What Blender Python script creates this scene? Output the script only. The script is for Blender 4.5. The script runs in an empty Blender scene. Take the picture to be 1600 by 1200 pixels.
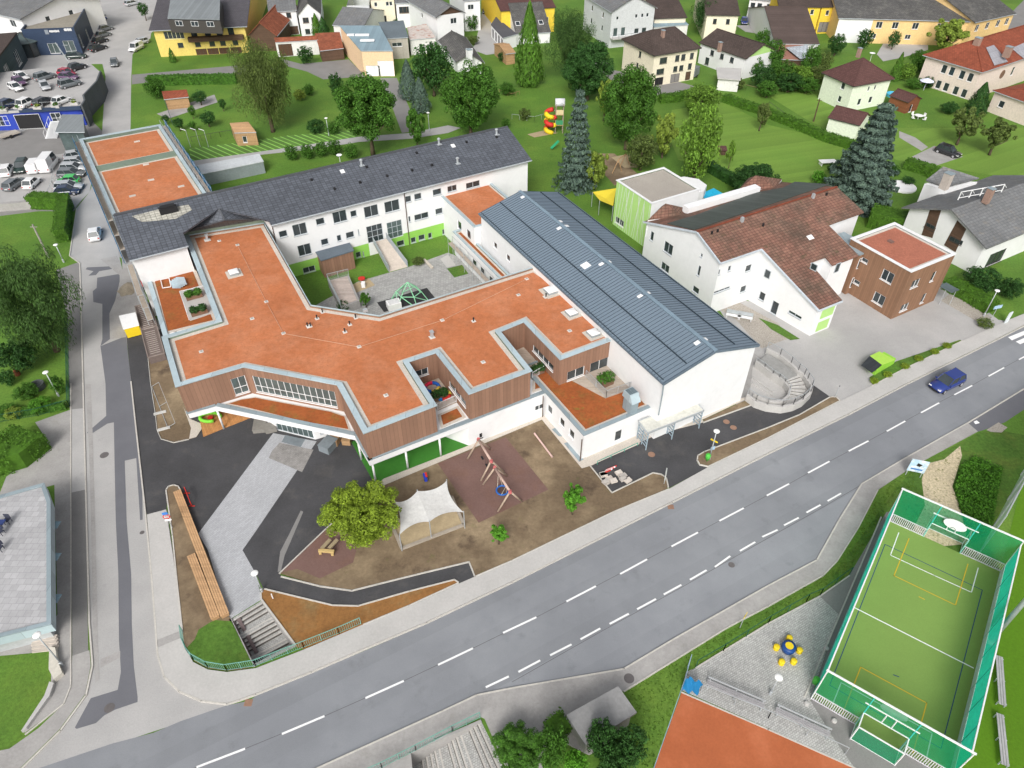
import bpy, bmesh, math, random
from mathutils import Vector, Matrix
from mathutils.geometry import tessellate_polygon
R = math.radians
random.seed(7)
S = bpy.context.scene
COL = S.collection
# ---------------- camera ----------------
FPX, PITCH, CAMH = 1120.0, R(41.5), 56.0
cam = bpy.data.cameras.new('camera'); co = bpy.data.objects.new('camera', cam); COL.objects.link(co)
cam.sensor_fit = 'HORIZONTAL'; cam.sensor_width = 36.0; cam.lens = 36.0*FPX/1600
cam.clip_start = 1; cam.clip_end = 3000
co.location = (0, 0, CAMH); co.rotation_euler = (R(90)-PITCH, 0, 0)
S.camera = co
# ---------------- sky, sun, exposure ----------------
SUN_EL, SUN_AZ = R(40), R(190)          # compass direction the light comes from
w = bpy.data.worlds.new('World'); S.world = w; w.use_nodes = True
nt = w.node_tree; bg = nt.nodes['Background']
sky = nt.nodes.new('ShaderNodeTexSky'); sky.sky_type = 'NISHITA'; sky.sun_disc = False
sky.sun_elevation = SUN_EL; sky.sun_rotation = SUN_AZ; sky.air_density = 1.0; sky.dust_density = 6.0; sky.ozone_density = 0.6
hsv = nt.nodes.new('ShaderNodeHueSaturation'); hsv.inputs['Saturation'].default_value = 0.28
nt.links.new(sky.outputs[0], hsv.inputs['Color']); nt.links.new(hsv.outputs[0], bg.inputs[0])
bg.inputs[1].default_value = 0.15
sl = bpy.data.lights.new('sun', 'SUN'); sl.energy = 1.6; sl.angle = R(18); sl.color = (1, .975, .94)
so = bpy.data.objects.new('sun', sl); COL.objects.link(so)
sd = Vector((math.sin(SUN_AZ)*math.cos(SUN_EL), math.cos(SUN_AZ)*math.cos(SUN_EL), math.sin(SUN_EL)))
so.rotation_euler = sd.to_track_quat('Z', 'Y').to_euler()
S.view_settings.view_transform = 'Standard'; S.view_settings.look = 'None'; S.view_settings.gamma = 1
S.view_settings.exposure = 0.08
# ---------------- survey: photo pixel + known height -> world point ----------------
_cp, _sp = math.cos(PITCH), math.sin(PITCH)
def ray(px, py):
 x = (px-800)/FPX; y = -(py-600)/FPX
 return Vector((x, y*_sp+_cp, y*_cp-_sp))
def G(px, py, z=0.0):
 d = ray(px, py); t = (z-CAMH)/d.z
 return Vector((d.x*t, d.y*t, z))
def GG(pts, z=0.0): return [G(p[0], p[1], z) for p in pts]
def on_wall(A, B, px, py):
 """(distance along the wall A->B, height) of a photo pixel on that wall's plane"""
 A = Vector((A[0], A[1], 0)); B = Vector((B[0], B[1], 0)); u = (B-A).normalized(); n = Vector((u.y, -u.x, 0))
 d = ray(px, py); C = Vector((0, 0, CAMH)); t = (A-C).dot(n)/d.dot(n); p = C+d*t
 return (p-A).dot(u), p.z
def pxscale(p):
 d = p-Vector((0, 0, CAMH)); return FPX/(d.y*_cp-d.z*_sp)
def area2(p): return sum(p[i][0]*p[(i+1) % len(p)][1]-p[(i+1) % len(p)][0]*p[i][1] for i in range(len(p)))
def ccw(p): return list(p) if area2(p) > 0 else list(p)[::-1]
def inset(p, d):
 """offset a CCW polygon inwards, per-edge distances"""
 n = len(p); d = d if isinstance(d, (list, tuple)) else [d]*n; out = []
 for i in range(n):
  a, b, c = Vector(p[i-1][:2]), Vector(p[i][:2]), Vector(p[(i+1) % n][:2])
  e1 = (b-a).normalized(); e2 = (c-b).normalized()
  n1 = Vector((-e1.y, e1.x)); n2 = Vector((-e2.y, e2.x))
  d1, d2 = d[i-1], d[i]; det = n1.x*n2.y-n1.y*n2.x
  if abs(det) < 1e-4: q = b+n1*d1
  else:
   r1 = n1.dot(b)+d1; r2 = n2.dot(b)+d2
   q = Vector(((r1*n2.y-r2*n1.y)/det, (n1.x*r2-n2.x*r1)/det))
  out.append((q.x, q.y))
 return out
# ---------------- materials ----------------
MATS = {}
def N(t, ty, **k):
 n = t.nodes.new(ty)
 for a, b in k.items(): setattr(n, a, b)
 return n
def ramp2(t, fac, c1, c2, lo=.3, hi=.7):
 r = N(t, 'ShaderNodeMapRange'); r.inputs[1].default_value = lo; r.inputs[2].default_value = hi
 t.links.new(fac, r.inputs[0])
 m = N(t, 'ShaderNodeMix', data_type='RGBA'); t.links.new(r.outputs[0], m.inputs[0])
 for s, c in ((6, c1), (7, c2)):
  if isinstance(c, tuple): m.inputs[s].default_value = (*c, 1)
  else: t.links.new(c, m.inputs[s])
 return m.outputs[2]
def mixc(t, fac, c1, c2, mode='MIX'):
 m = N(t, 'ShaderNodeMix', data_type='RGBA', blend_type=mode)
 if isinstance(fac, (int, float)): m.inputs[0].default_value = fac
 else: t.links.new(fac, m.inputs[0])
 for s, c in ((6, c1), (7, c2)):
  if isinstance(c, tuple): m.inputs[s].default_value = (*c, 1)
  else: t.links.new(c, m.inputs[s])
 return m.outputs[2]
def noise(t, vec, scale, detail=4, rough=.6):
 n = N(t, 'ShaderNodeTexNoise'); n.inputs['Scale'].default_value = scale; n.inputs['Detail'].default_value = detail
 n.inputs['Roughness'].default_value = rough; t.links.new(vec, n.inputs['Vector']); return n.outputs[0]
def M(name, col, rough=.85, v1=.12, s1=.25, v2=.12, s2=3.0, bump=0.0, bs=None, pat=None, metal=0.0, spec=.3, patch=None, emit=0, alpha=1, objcol=False, coat=0, island=0, trans=0):
 if name in MATS: return MATS[name]
 m = bpy.data.materials.new(name); m.use_nodes = True; t = m.node_tree; b = t.nodes['Principled BSDF']
 b.inputs['Roughness'].default_value = rough; b.inputs['Metallic'].default_value = metal
 b.inputs['Specular IOR Level'].default_value = spec; b.inputs['Coat Weight'].default_value = coat
 geo = N(t, 'ShaderNodeNewGeometry'); pos = geo.outputs['Position']; uv = N(t, 'ShaderNodeTexCoord').outputs['UV']
 c = tuple(col)
 if objcol:
  oi = N(t, 'ShaderNodeObjectInfo'); cc = oi.outputs['Color']
 else: cc = c
 if patch:           # (second colour, scale, lo, hi)
  for pc, ps, lo, hi in (patch if isinstance(patch, list) else [patch]):
   cc = ramp2(t, noise(t, pos, ps, 6, .65), cc, tuple(pc), lo, hi)
 hb = None
 if pat:
  k = pat[0]
  if k == 'brick':    # w, h, mortar colour, mortar size, tone spread
   _, bw, bh, mc, ms, ton = pat
   bt = N(t, 'ShaderNodeTexBrick'); t.links.new(uv, bt.inputs['Vector']); bt.inputs['Scale'].default_value = 1
   bt.inputs['Brick Width'].default_value = bw; bt.inputs['Row Height'].default_value = bh
   bt.inputs['Mortar Size'].default_value = ms; bt.inputs['Mortar Smooth'].default_value = .2
   bt.inputs['Bias'].default_value = 0
   bt.inputs['Color1'].default_value = (1+ton, 1+ton, 1+ton, 1); bt.inputs['Color2'].default_value = (1-ton, 1-ton, 1-ton, 1)
   bt.inputs['Mortar'].default_value = (*mc, 1)
   cc = mixc(t, 1.0, cc, bt.outputs[0], 'MULTIPLY'); hb = bt.outputs[1]
  elif k == 'bands':   # axis, period, dark, width
   _, ax, per, dark, wd = pat
   sx = N(t, 'ShaderNodeSeparateXYZ'); t.links.new(uv, sx.inputs[0])
   q = N(t, 'ShaderNodeMath', operation='MULTIPLY'); q.inputs[1].default_value = 1/per; t.links.new(sx.outputs[ax], q.inputs[0])
   f = N(t, 'ShaderNodeMath', operation='FRACT'); t.links.new(q.outputs[0], f.inputs[0])
   l = N(t, 'ShaderNodeMath', operation='LESS_THAN'); l.inputs[1].default_value = wd; t.links.new(f.outputs[0], l.inputs[0])
   cc = mixc(t, l.outputs[0], cc, mixc(t, 1.0, cc, (dark, dark, dark), 'MULTIPLY')); hb = l.outputs[0]
   fl = N(t, 'ShaderNodeMath', operation='FLOOR'); t.links.new(q.outputs[0], fl.inputs[0])
   wn = N(t, 'ShaderNodeTexWhiteNoise', noise_dimensions='1D'); t.links.new(fl.outputs[0], wn.inputs['W'])
   cc = mixc(t, 1.0, cc, ramp2(t, wn.outputs[0], (.88, .88, .88), (1.1, 1.1, 1.1), 0, 1), 'MULTIPLY')
  elif k == 'tile':    # roof tiles: width, height, strength
   _, bw, bh, st = pat
   bt = N(t, 'ShaderNodeTexBrick'); t.links.new(uv, bt.inputs['Vector']); bt.inputs['Scale'].default_value = 1
   bt.offset = 0.0 if bw > .5 else .5
   bt.inputs['Brick Width'].default_value = bw; bt.inputs['Row Height'].default_value = bh
   bt.inputs['Mortar Size'].default_value = .05; bt.inputs['Mortar Smooth'].default_value = .6
   bt.inputs['Color1'].default_value = (1+st*.35,)*3+(1,); bt.inputs['Color2'].default_value = (1-st*.35,)*3+(1,)
   bt.inputs['Mortar'].default_value = (1-st, 1-st, 1-st, 1)
   cc = mixc(t, 1.0, cc, bt.outputs[0], 'MULTIPLY'); hb = bt.outputs[1]
 f = noise(t, pos, s1, 5, .6); cc = mixc(t, 1.0, cc, ramp2(t, f, (1-v1,)*3, (1+v1,)*3), 'MULTIPLY')
 f = noise(t, pos, s2, 5, .7); cc = mixc(t, 1.0, cc, ramp2(t, f, (1-v2,)*3, (1+v2,)*3), 'MULTIPLY')
 if island:
  cc = mixc(t, 1.0, cc, ramp2(t, geo.outputs['Random Per Island'], (1-island,)*3, (1+island, 1+island*.9, 1+island*.4), 0, 1), 'MULTIPLY')
 if isinstance(cc, tuple): b.inputs['Base Color'].default_value = (*cc, 1)
 else: t.links.new(cc, b.inputs['Base Color'])
 if bump or (hb is not None and pat[0] != 'bands'):
  bn = N(t, 'ShaderNodeBump'); bn.inputs['Strength'].default_value = max(bump, .25); bn.inputs['Distance'].default_value = .05
  if bump: t.links.new(noise(t, pos, bs or s2*4, 4), bn.inputs['Height'])
  else:
   iv = N(t, 'ShaderNodeMath', operation='SUBTRACT'); iv.inputs[0].default_value = 1; t.links.new(hb, iv.inputs[1]); t.links.new(iv.outputs[0], bn.inputs['Height'])
  t.links.new(bn.outputs[0], b.inputs['Normal'])
 if emit: b.inputs['Emission Color'].default_value = (*c, 1); b.inputs['Emission Strength'].default_value = emit
 if alpha < 1: b.inputs['Alpha'].default_value = alpha
 if trans:
  tb = N(t, 'ShaderNodeBsdfTranslucent'); ms = N(t, 'ShaderNodeMixShader'); ms.inputs[0].default_value = trans
  t.links.new(cc, tb.inputs[0]) if not isinstance(cc, tuple) else None
  t.links.new(b.outputs[0], ms.inputs[1]); t.links.new(tb.outputs[0], ms.inputs[2])
  t.links.new(ms.outputs[0], t.nodes['Material Output'].inputs[0])
 MATS[name] = m; return m
white = M('white_render', (.75, .755, .76), v1=.02, v2=.03, s2=1.5, patch=((.67, .68, .685), .35, .55, .85))
cream = M('cream_render', (.78, .68, .5), v1=.05, v2=.04)
glass = M('window_glass', (.035, .045, .05), rough=.12, spec=.8, v1=.3, s1=.6)
glass_l = M('glazing', (.08, .11, .11), rough=.1, spec=.8, v1=.25, s1=.4)
frame_w = M('white_frame', (.75, .76, .77), rough=.5, v1=0, v2=0)
frame_g = M('grey_frame', (.42, .46, .49), rough=.5, v1=0, v2=0)
frame_d = M('dark_frame', (.06, .055, .05), rough=.5, v1=0, v2=0)
zinc = M('zinc_coping', (.40, .49, .53), rough=.45, v1=.06, s1=.8, v2=.04, pat=('bands', 0, 2.6, .6, .015))
zinc_d = M('zinc_sheet', (.26, .32, .35), rough=.45, v1=.08, v2=.05, pat=('bands', 0, 3.0, .6, .012))
steel = M('galvanised_steel', (.45, .48, .5), rough=.4, metal=.3, v1=.05, v2=.08)
upstand = M('green_grey_upstand', (.17, .22, .17), v1=.1)
gravelw = M('pale_gravel', (.55, .50, .44), v1=.08, v2=.22, s2=9, bump=.4)
gravel = M('grey_gravel', (.36, .33, .29), v1=.1, v2=.35, s2=7, bump=.5)
sedum = M('orange_sedum', (.46, .158, .066), v1=.10, s1=.18, v2=.16, s2=2.2, bump=.5, bs=14, patch=[((.50, .20, .10), .35, .42, .66), ((.36, .12, .04), 5.0, .55, .75)])
sedum2 = M('rusty_sedum', (.31, .09, .026), v1=.15, s1=.5, v2=.2, s2=3, bump=.5, bs=14, patch=[((.23, .11, .03), .7, .5, .7), ((.18, .17, .03), 1.6, .62, .78)])
sedum3 = M('red_sedum', (.38, .14, .09), v1=.1, s1=.5, v2=.25, s2=5, bump=.5, bs=14)
clad = M('brown_wood_cladding', (.27, .155, .105), v1=.05, v2=.05, pat=('bands', 0, .42, .72, .10))
clad2 = M('brown_board_cladding', (.25, .14, .085), v1=.05, v2=.06, pat=('bands', 0, .28, .75, .10))
tile_dk = M('dark_concrete_tiles', (.095, .105, .125), rough=.5, spec=.5, v1=.12, s1=.15, v2=.12, s2=1.5, pat=('tile', .62, .42, .55))
tile_dk2 = M('weathered_dark_tiles', (.10, .098, .095), rough=.7, v1=.2, s1=.2, v2=.18, s2=2, pat=('tile', .5, .4, .45), patch=((.17, .165, .15), .5, .5, .75))
tile_br = M('brown_black_tiles', (.075, .055, .048), rough=.75, v1=.15, v2=.15, pat=('tile', .5, .4, .45))
tile_grey = M('grey_slate_roof', (.16, .165, .17), rough=.7, v1=.15, v2=.15, pat=('tile', .7, .45, .3), patch=((.22, .2, .17), .8, .55, .75))
tile_red = M('red_clay_tiles', (.225, .115, .085), rough=.8, v1=.2, s1=.2, v2=.2, s2=1.2, pat=('tile', .55, .40, .5), patch=[((.15, .10, .075), .28, .42, .66), ((.11, .085, .05), .9, .56, .7)])
tile_red2 = M('terracotta_tiles', (.24, .065, .035), rough=.8, v1=.15, v2=.2, s2=1.2, pat=('tile', .5, .35, .35))
tile_mar = M('maroon_tiles', (.105, .05, .045), rough=.7, v1=.08, v2=.1, pat=('tile', .5, .35, .4))
tile_old = M('old_orange_tiles', (.27, .085, .045), rough=.9, v1=.25, s1=.4, v2=.3, s2=1.5, pat=('tile', .4, .3, .3))
bluemetal = M('blue_grey_sheet_roof', (.165, .215, .265), rough=.45, metal=.0, spec=.5, v1=.06, s1=.1, v2=.04)
bluelight = M('pale_blue_sheet_roof', (.22, .31, .36), rough=.5, v1=.06, v2=.05, pat=('bands', 0, .9, .8, .05))
greymetal = M('grey_sheet_roof', (.2, .22, .23), rough=.5, v1=.08, v2=.05, pat=('bands', 0, .7, .7, .06))
asphalt = M('worn_asphalt', (.215, .226, .245), v1=.07, s1=.12, v2=.07, s2=14, patch=[((.25, .262, .28), .06, .4, .65), ((.18, .188, .203), .5, .58, .78)], pat=('bands', 1, 3.4, .955, .4))
asph_l = M('pale_asphalt', (.37, .365, .36), v1=.08, s1=.15, v2=.1, s2=9, patch=[((.44, .43, .42), .1, .45, .7), ((.30, .295, .29), .6, .62, .8)])
asph_m = M('mid_asphalt', (.22, .215, .21), v1=.08, s1=.4, v2=.1, s2=9)
asph_p = M('asphalt_patch', (.145, .148, .165), v1=.06, s1=.4, v2=.06, s2=10)
asph_d = M('fresh_asphalt', (.062, .062, .066), v1=.2, s1=.25, v2=.12, s2=6, patch=[((.10, .095, .09), .35, .55, .8), ((.08, .078, .075), 1.6, .6, .85)])
concrete = M('pale_concrete', (.46, .45, .435), v1=.07, s1=.3, v2=.08, s2=6)
concrete2 = M('weathered_concrete', (.34, .33, .32), v1=.12, s1=.5, v2=.1, s2=5, patch=((.29, .28, .26), .8, .58, .8))
kerbm = M('kerb_stone', (.50, .48, .44), v1=.05, v2=.15, s2=5)
paver = M('light_pavers', (.40, .41, .43), v1=.06, v2=.08, s2=6, pat=('brick', .4, .2, (.72, .72, .72), .012, .07))
cobble = M('small_cobbles', (.42, .42, .41), v1=.1, v2=.2, s2=5, pat=('brick', .2, .16, (.68, .68, .66), .022, .14))
paverg = M('grey_pavers', (.36, .36, .35), v1=.08, v2=.1, pat=('brick', .4, .4, (.7, .7, .7), .02, .12))
flags = M('large_flagstones', (.40, .40, .41), v1=.1, v2=.06, pat=('brick', .6, .6, (.75, .75, .75), .02, .09))
soil = M('bare_brown_soil', (.165, .12, .075), v1=.12, s1=.15, v2=.16, s2=3.5, bump=.4, patch=[((.30, .23, .145), .16, .47, .68), ((.085, .06, .04), .3, .57, .70), ((.13, .135, .045), .5, .62, .8)])
soil_o = M('ochre_soil', (.26, .125, .04), v1=.12, s1=.4, v2=.2, s2=4, bump=.4, patch=[((.24, .16, .07), .3, .5, .7)])
redmulch = M('reddish_safety_surface', (.175, .105, .09), v1=.1, s1=.25, v2=.12, s2=6, patch=((.17, .095, .07), .35, .5, .75))
grass = M('grass', (.088, .185, .024), v1=.15, s1=.1, v2=.25, s2=3.5, bump=.5, bs=9, patch=[((.125, .215, .03), .12, .45, .7), ((.075, .15, .022), .5, .55, .8)])
grass_d = M('rough_grass', (.075, .16, .022), v1=.2, s1=.25, v2=.3, s2=3.0, bump=.6, bs=8, patch=((.12, .17, .03), .3, .5, .75))
grass_s = M('mown_grass', (.15, .26, .04), v1=.08, s1=.1, v2=.14, s2=4, bump=.3, pat=('bands', 1, 1.4, .965, .5), patch=((.12, .225, .033), .1, .45, .7))
grass_p = M('sports_grass', (.085, .19, .006), v1=.08, s1=.1, v2=.12, s2=4, bump=.3)
turf = M('artificial_turf', (.20, .31, .075), v1=.05, s1=.2, v2=.08, s2=12)
clay = M('clay_court', (.40, .115, .045), v1=.08, s1=.3, v2=.08, s2=5, patch=((.46, .15, .07), .3, .5, .8))
stones = M('pale_stone_rubble', (.55, .47, .32), v1=.1, v2=.35, s2=4.5, bump=.6, patch=((.2, .2, .08), 2.2, .56, .66))
sand = M('sand', (.40, .32, .20), v1=.12, v2=.15, s2=3)
wood = M('timber', (.40, .25, .13), v1=.1, v2=.15, s2=3, pat=('bands', 1, .16, .7, .08))
woodl = M('pale_larch_timber', (.52, .32, .17), v1=.1, v2=.12, s2=3, pat=('bands', 1, .2, .75, .07))
wooddk = M('dark_timber', (.10, .06, .04), v1=.15, v2=.15, pat=('bands', 1, .2, .7, .1))
deck = M('deck_boards', (.50, .24, .09), v1=.15, v2=.15, pat=('bands', 0, .16, .6, .1))
paint = M('road_paint', (.80, .80, .80), v1=.05, v2=.1, s2=8)
greenr = M('green_rubber_floor', (.045, .19, .025), v1=.1, s1=.3, v2=.06)
limeg = M('lime_green_render', (.27, .55, .10), v1=.04, v2=.04)
limep = M('pale_lime_render', (.42, .66, .22), v1=.04, v2=.04)
def plain(name, col, rough=.6, **k):
 k.setdefault('v1', .05); k.setdefault('v2', .05); return M(name, col, rough, **k)
red = plain('red_paint', (.55, .035, .025)); yellow = plain('yellow_paint', (.75, .55, .02)); blue = plain('blue_paint', (.02, .12, .42))
black = plain('black_plastic', (.02, .02, .022)); whitep = plain('white_plastic', (.8, .8, .8)); greenp = plain('green_paint', (.04, .35, .06))
teal = plain('teal_green_paint', (.03, .30, .22)); railg = plain('pale_green_rail', (.16, .36, .30)); brownp = plain('brown_sheet', (.11, .075, .06), pat=('bands', 1, .35, .6, .12))
car_paint = M('car_paint', (.5, .5, .5), rough=.25, spec=.5, v1=.02, v2=.02, objcol=True, coat=.6)
tint = M('tinted_item', (.5, .5, .5), rough=.6, v1=.03, v2=.05, objcol=True)
tyre = plain('tyre', (.02, .02, .02)); rimm = plain('alloy', (.4, .4, .42), .35)
lampw = plain('lamp_glass', (.85, .85, .83), .3); lampr = plain('red_lens', (.4, .02, .02), .3)
bark = plain('bark', (.10, .075, .05), .9, v2=.3)
# ---------------- mesh builder ----------------
class MB:
 def __init__(s): s.v = []; s.f = []; s.m = []
 def add(s, vs, fs, mi=0):
  o = len(s.v); s.v += [tuple(v) for v in vs]; s.f += [tuple(i+o for i in f) for f in fs]; s.m += [mi]*len(fs); return s
 def quad(s, a, b, c, d, mi=0): return s.add([a, b, c, d], [(0, 1, 2, 3)], mi)
 def flat(s, p, z, mi=0):
  p = ccw(p); return s.add([(q[0], q[1], z) for q in p], [tuple(range(len(p)))], mi)
 def prism(s, p, z0, z1, mi=0, bottom=True, top=True):
  p = ccw(p); n = len(p)
  vs = [(q[0], q[1], z0) for q in p]+[(q[0], q[1], z1) for q in p]
  fs = [(i, (i+1) % n, n+(i+1) % n, n+i) for i in range(n)]
  if top: fs.append(tuple(range(n, 2*n)))
  if bottom: fs.append(tuple(range(n-1, -1, -1)))
  return s.add(vs, fs, mi)
 def ring(s, po, pi, z0, z1, mi=0):
  n = len(po); vs = [(q[0], q[1], z) for z in (z0, z1) for q in po]+[(q[0], q[1], z) for z in (z0, z1) for q in pi]
  fs = []
  for i in range(n):
   j = (i+1) % n
   fs += [(i, j, n+j, n+i), (2*n+j, 2*n+i, 3*n+i, 3*n+j), (n+i, n+j, 3*n+j, 3*n+i), (j, i, 2*n+i, 2*n+j)]
  return s.add(vs, fs, mi)
 def box(s, c, sz, rz=0, mi=0, rx=0, ry=0):
  m = Matrix.Rotation(rz, 3, 'Z') @ Matrix.Rotation(ry, 3, 'Y') @ Matrix.Rotation(rx, 3, 'X'); c = Vector(c)
  vs = [c+m @ Vector((x*sz[0]/2, y*sz[1]/2, z*sz[2]/2)) for z in (-1, 1) for x, y in ((-1, -1), (1, -1), (1, 1), (-1, 1))]
  return s.add(vs, [(3, 2, 1, 0), (4, 5, 6, 7), (0, 1, 5, 4), (1, 2, 6, 5), (2, 3, 7, 6), (3, 0, 4, 7)], mi)
 def bar(s, a, b, w, h=None, mi=0):
  a, b = Vector(a), Vector(b); d = b-a; L = d.length
  if L < 1e-5: return s
  h = h or w; d.normalize(); u = d.cross(Vector((0, 0, 1)))
  u = Vector((1, 0, 0)) if u.length < 1e-3 else u.normalized(); n = u.cross(d)
  vs = [p+u*(x*w/2)+n*(y*h/2) for p in (a, b) for x, y in ((-1, -1), (1, -1), (1, 1), (-1, 1))]
  return s.add(vs, [(0, 1, 2, 3), (7, 6, 5, 4), (1, 0, 4, 5), (2, 1, 5, 6), (3, 2, 6, 7), (0, 3, 7, 4)], mi)
 def tube(s, pts, r, n=8, mi=0):
  pts = [Vector(p) for p in pts]; rs = r if isinstance(r, list) else [r]*len(pts); vs = []; fs = []
  for i, p in enumerate(pts):
   d = (pts[min(i+1, len(pts)-1)]-pts[max(i-1, 0)]).normalized()
   u = d.cross(Vector((0, 0, 1))); u = Vector((1, 0, 0)) if u.length < 1e-3 else u.normalized(); v = d.cross(u)
   vs += [p+(u*math.cos(2*math.pi*k/n)+v*math.sin(2*math.pi*k/n))*rs[i] for k in range(n)]
  for i in range(len(pts)-1):
   for k in range(n): fs.append((i*n+k, i*n+(k+1) % n, (i+1)*n+(k+1) % n, (i+1)*n+k))
  fs.append(tuple(range(n-1, -1, -1))); fs.append(tuple(range((len(pts)-1)*n, len(pts)*n)))
  return s.add(vs, fs, mi)
 def lathe(s, c, prof, n=16, mi=0, sx=1, sy=1):
  c = Vector(c); vs = []; fs = []
  for r, z in prof: vs += [c+Vector((r*sx*math.cos(2*math.pi*k/n), r*sy*math.sin(2*math.pi*k/n), z)) for k in range(n)]
  for i in range(len(prof)-1):
   for k in range(n): fs.append((i*n+k, i*n+(k+1) % n, (i+1)*n+(k+1) % n, (i+1)*n+k))
  fs.append(tuple(range(n-1, -1, -1))); fs.append(tuple(range((len(prof)-1)*n, len(prof)*n)))
  return s.add(vs, fs, mi)
 def slab(s, polys, t, mi=0):
  """polygons (3D, sharing corners) thickened downwards by t"""
  keys = {}; vs = []
  def idx(p):
   k = (round(p[0], 3), round(p[1], 3), round(p[2], 3))
   if k not in keys: keys[k] = len(vs); vs.append(Vector(p))
   return keys[k]
  fs = [tuple(idx(p) for p in q) for q in polys]; n = len(vs); ed = {}
  out = []
  for f in fs:
   out.append(f); out.append(tuple(i+n for i in f[::-1]))
   for i in range(len(f)): ed[(f[i], f[(i+1) % len(f)])] = 1
  for a, b in ed:
   if (b, a) not in ed: out.append((b, a, a+n, b+n))
  return s.add(vs+[v-Vector((0, 0, t)) for v in vs], out, mi)
 def build(s, name, mats, parent=None, smooth=False, rot=0.0):
  mats = mats if isinstance(mats, (list, tuple)) else [mats]
  org = Vector(ORG.get(parent.name, (0, 0, 0))) if parent else Vector((0, 0, 0))
  me = bpy.data.meshes.new(name); me.from_pydata([Vector(v)-org for v in s.v], [], s.f)
  for m in mats: me.materials.append(m)
  if len(mats) > 1: me.polygons.foreach_set('material_index', s.m)
  if smooth: me.polygons.foreach_set('use_smooth', [True]*len(s.f))
  me.update(); uvl = me.uv_layers.new(name='UVMap').data
  cr, sr = math.cos(rot), math.sin(rot)
  for p in me.polygons:
   nn = p.normal
   if abs(nn.z) > .97: tg = Vector((cr, sr, 0)); bt = Vector((-sr, cr, 0))
   else: tg = Vector((-nn.y, nn.x, 0)).normalized(); bt = nn.cross(tg)
   for li in p.loop_indices:
    c = me.vertices[me.loops[li].vertex_index].co+org; uvl[li].uv = (c.dot(tg), c.dot(bt))
  o = bpy.data.objects.new(name, me); COL.objects.link(o)
  if parent: o.parent = parent; ORG[o.name] = tuple(org)
  return o
ORG = {}
def tag(o, label=None, cat=None, group=None, kind=None):
 if label: o['label'] = label
 if cat: o['category'] = cat
 if group: o['group'] = group
 if kind: o['kind'] = kind
 return o
def thing(name, label, cat, loc, group=None):
 o = bpy.data.objects.new(name, None); COL.objects.link(o); o.location = loc; o.empty_display_size = .2
 ORG[o.name] = tuple(loc); return tag(o, label, cat, group)
def struct(name, mb, mat, label=None, rot=0.0):
 return tag(mb.build(name, mat, rot=rot), label, None, None, 'structure')
def solo(name, mb, mat, label, cat, group=None, smooth=False, rot=0.0):
 """a thing that is one mesh; its origin is moved to the middle of its base"""
 xs = [v[0] for v in mb.v]; ys = [v[1] for v in mb.v]; zs = [v[2] for v in mb.v]
 c = Vector(((min(xs)+max(xs))/2, (min(ys)+max(ys))/2, min(zs)))
 o = mb.build(name, mat, smooth=smooth, rot=rot); o.data.transform(Matrix.Translation(-c)); o.location = c
 return tag(o, label, cat, group)
def dup(root, loc, rz=0, sc=None, label=None, group=None, color=None):
 r = root.copy(); COL.objects.link(r); r.location = loc; r.rotation_euler = (0, 0, rz)
 if sc is not None: r.scale = sc if hasattr(sc, '__len__') else (sc, sc, sc)
 if label: r['label'] = label
 if group: r['group'] = group
 if color: r.color = (*color, 1)
 for ch in list(root.children):
  c = ch.copy(); COL.objects.link(c); c.parent = r
  if color: c.color = (*color, 1)
  for g in list(ch.children):
   d = g.copy(); COL.objects.link(d); d.parent = c
   if color: d.color = (*color, 1)
 return r
# ======================= GROUND, ROADS, PATHS =======================
CA = R(29.5)     # bearing of the school's long walls
LZ = .004
def sheet(name, px, layer, mat, rot=0.0, label=None):
 LAYN[layer] = LAYN.get(layer, -1)+1
 return struct(name, MB().flat(GG(px), layer*LZ+LAYN[layer]*.0004), mat, label, rot)
LAYN = {}
def rslab(name, px, z, mat, rot=0.0):
 return struct(name, MB().prism(GG(px), -.02, z, bottom=False), mat, None, rot)
def kerb(px, z=.13, w=.14, close=False):
 p = GG(px+([px[0]] if close else [])); mb = MB()
 for a, b in zip(p, p[1:]):
  d = (b-a).normalized()*.03
  mb.bar(a-d+Vector((0, 0, z/2-.02)), b+d+Vector((0, 0, z/2-.02)), w, z+.04)
 return struct('kerb', mb, kerbm)
H1 = [(360, 968), (409, 938), (461.5, 1009), (396, 1041)]
H2 = [(640, 1176), (752, 1127), (800, 1226), (650, 1288)]
outer = [Vector(p) for p in ((-420, -60, 0), (420, -60, 0), (700, 900, 0), (-700, 900, 0))]
loops = [outer]+[[Vector((p.x, p.y, 0)) for p in GG(h)] for h in (H1, H2)]
allv = [v for l in loops for v in l]; tri = tessellate_polygon(loops)
mb = MB(); mb.add(allv, [tuple(t) if (allv[t[1]]-allv[t[0]]).cross(allv[t[2]]-allv[t[0]]).z > 0 else tuple(t)[::-1] for t in tri])
struct('ground', mb, grass)
N_EDGE = [(-120, 1230), (62, 1200), (175, 1162), (240, 1145), (282, 1127), (355, 1102), (390, 1095), (400, 1087), (487, 1052), (577.5, 1013.5), (667, 975), (800, 912), (825, 899.5), (950, 836.5), (1050, 786.5), (1200, 710.5), (1325, 649.5), (1417, 602), (1557, 532.5), (1600, 510.5), (1690, 462)]
S_EDGE = [(1760, 520), (1600, 607), (1510, 661), (1417, 714), (1345, 756), (1310, 812), (1275, 875), (1200, 915), (1050, 1000), (975, 1045), (800, 1075), (745, 1086), (692, 1111), (499, 1199), (300, 1290), (-120, 1480)]
sheet('road', N_EDGE+S_EDGE, 3, asphalt, R(29.6))
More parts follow.
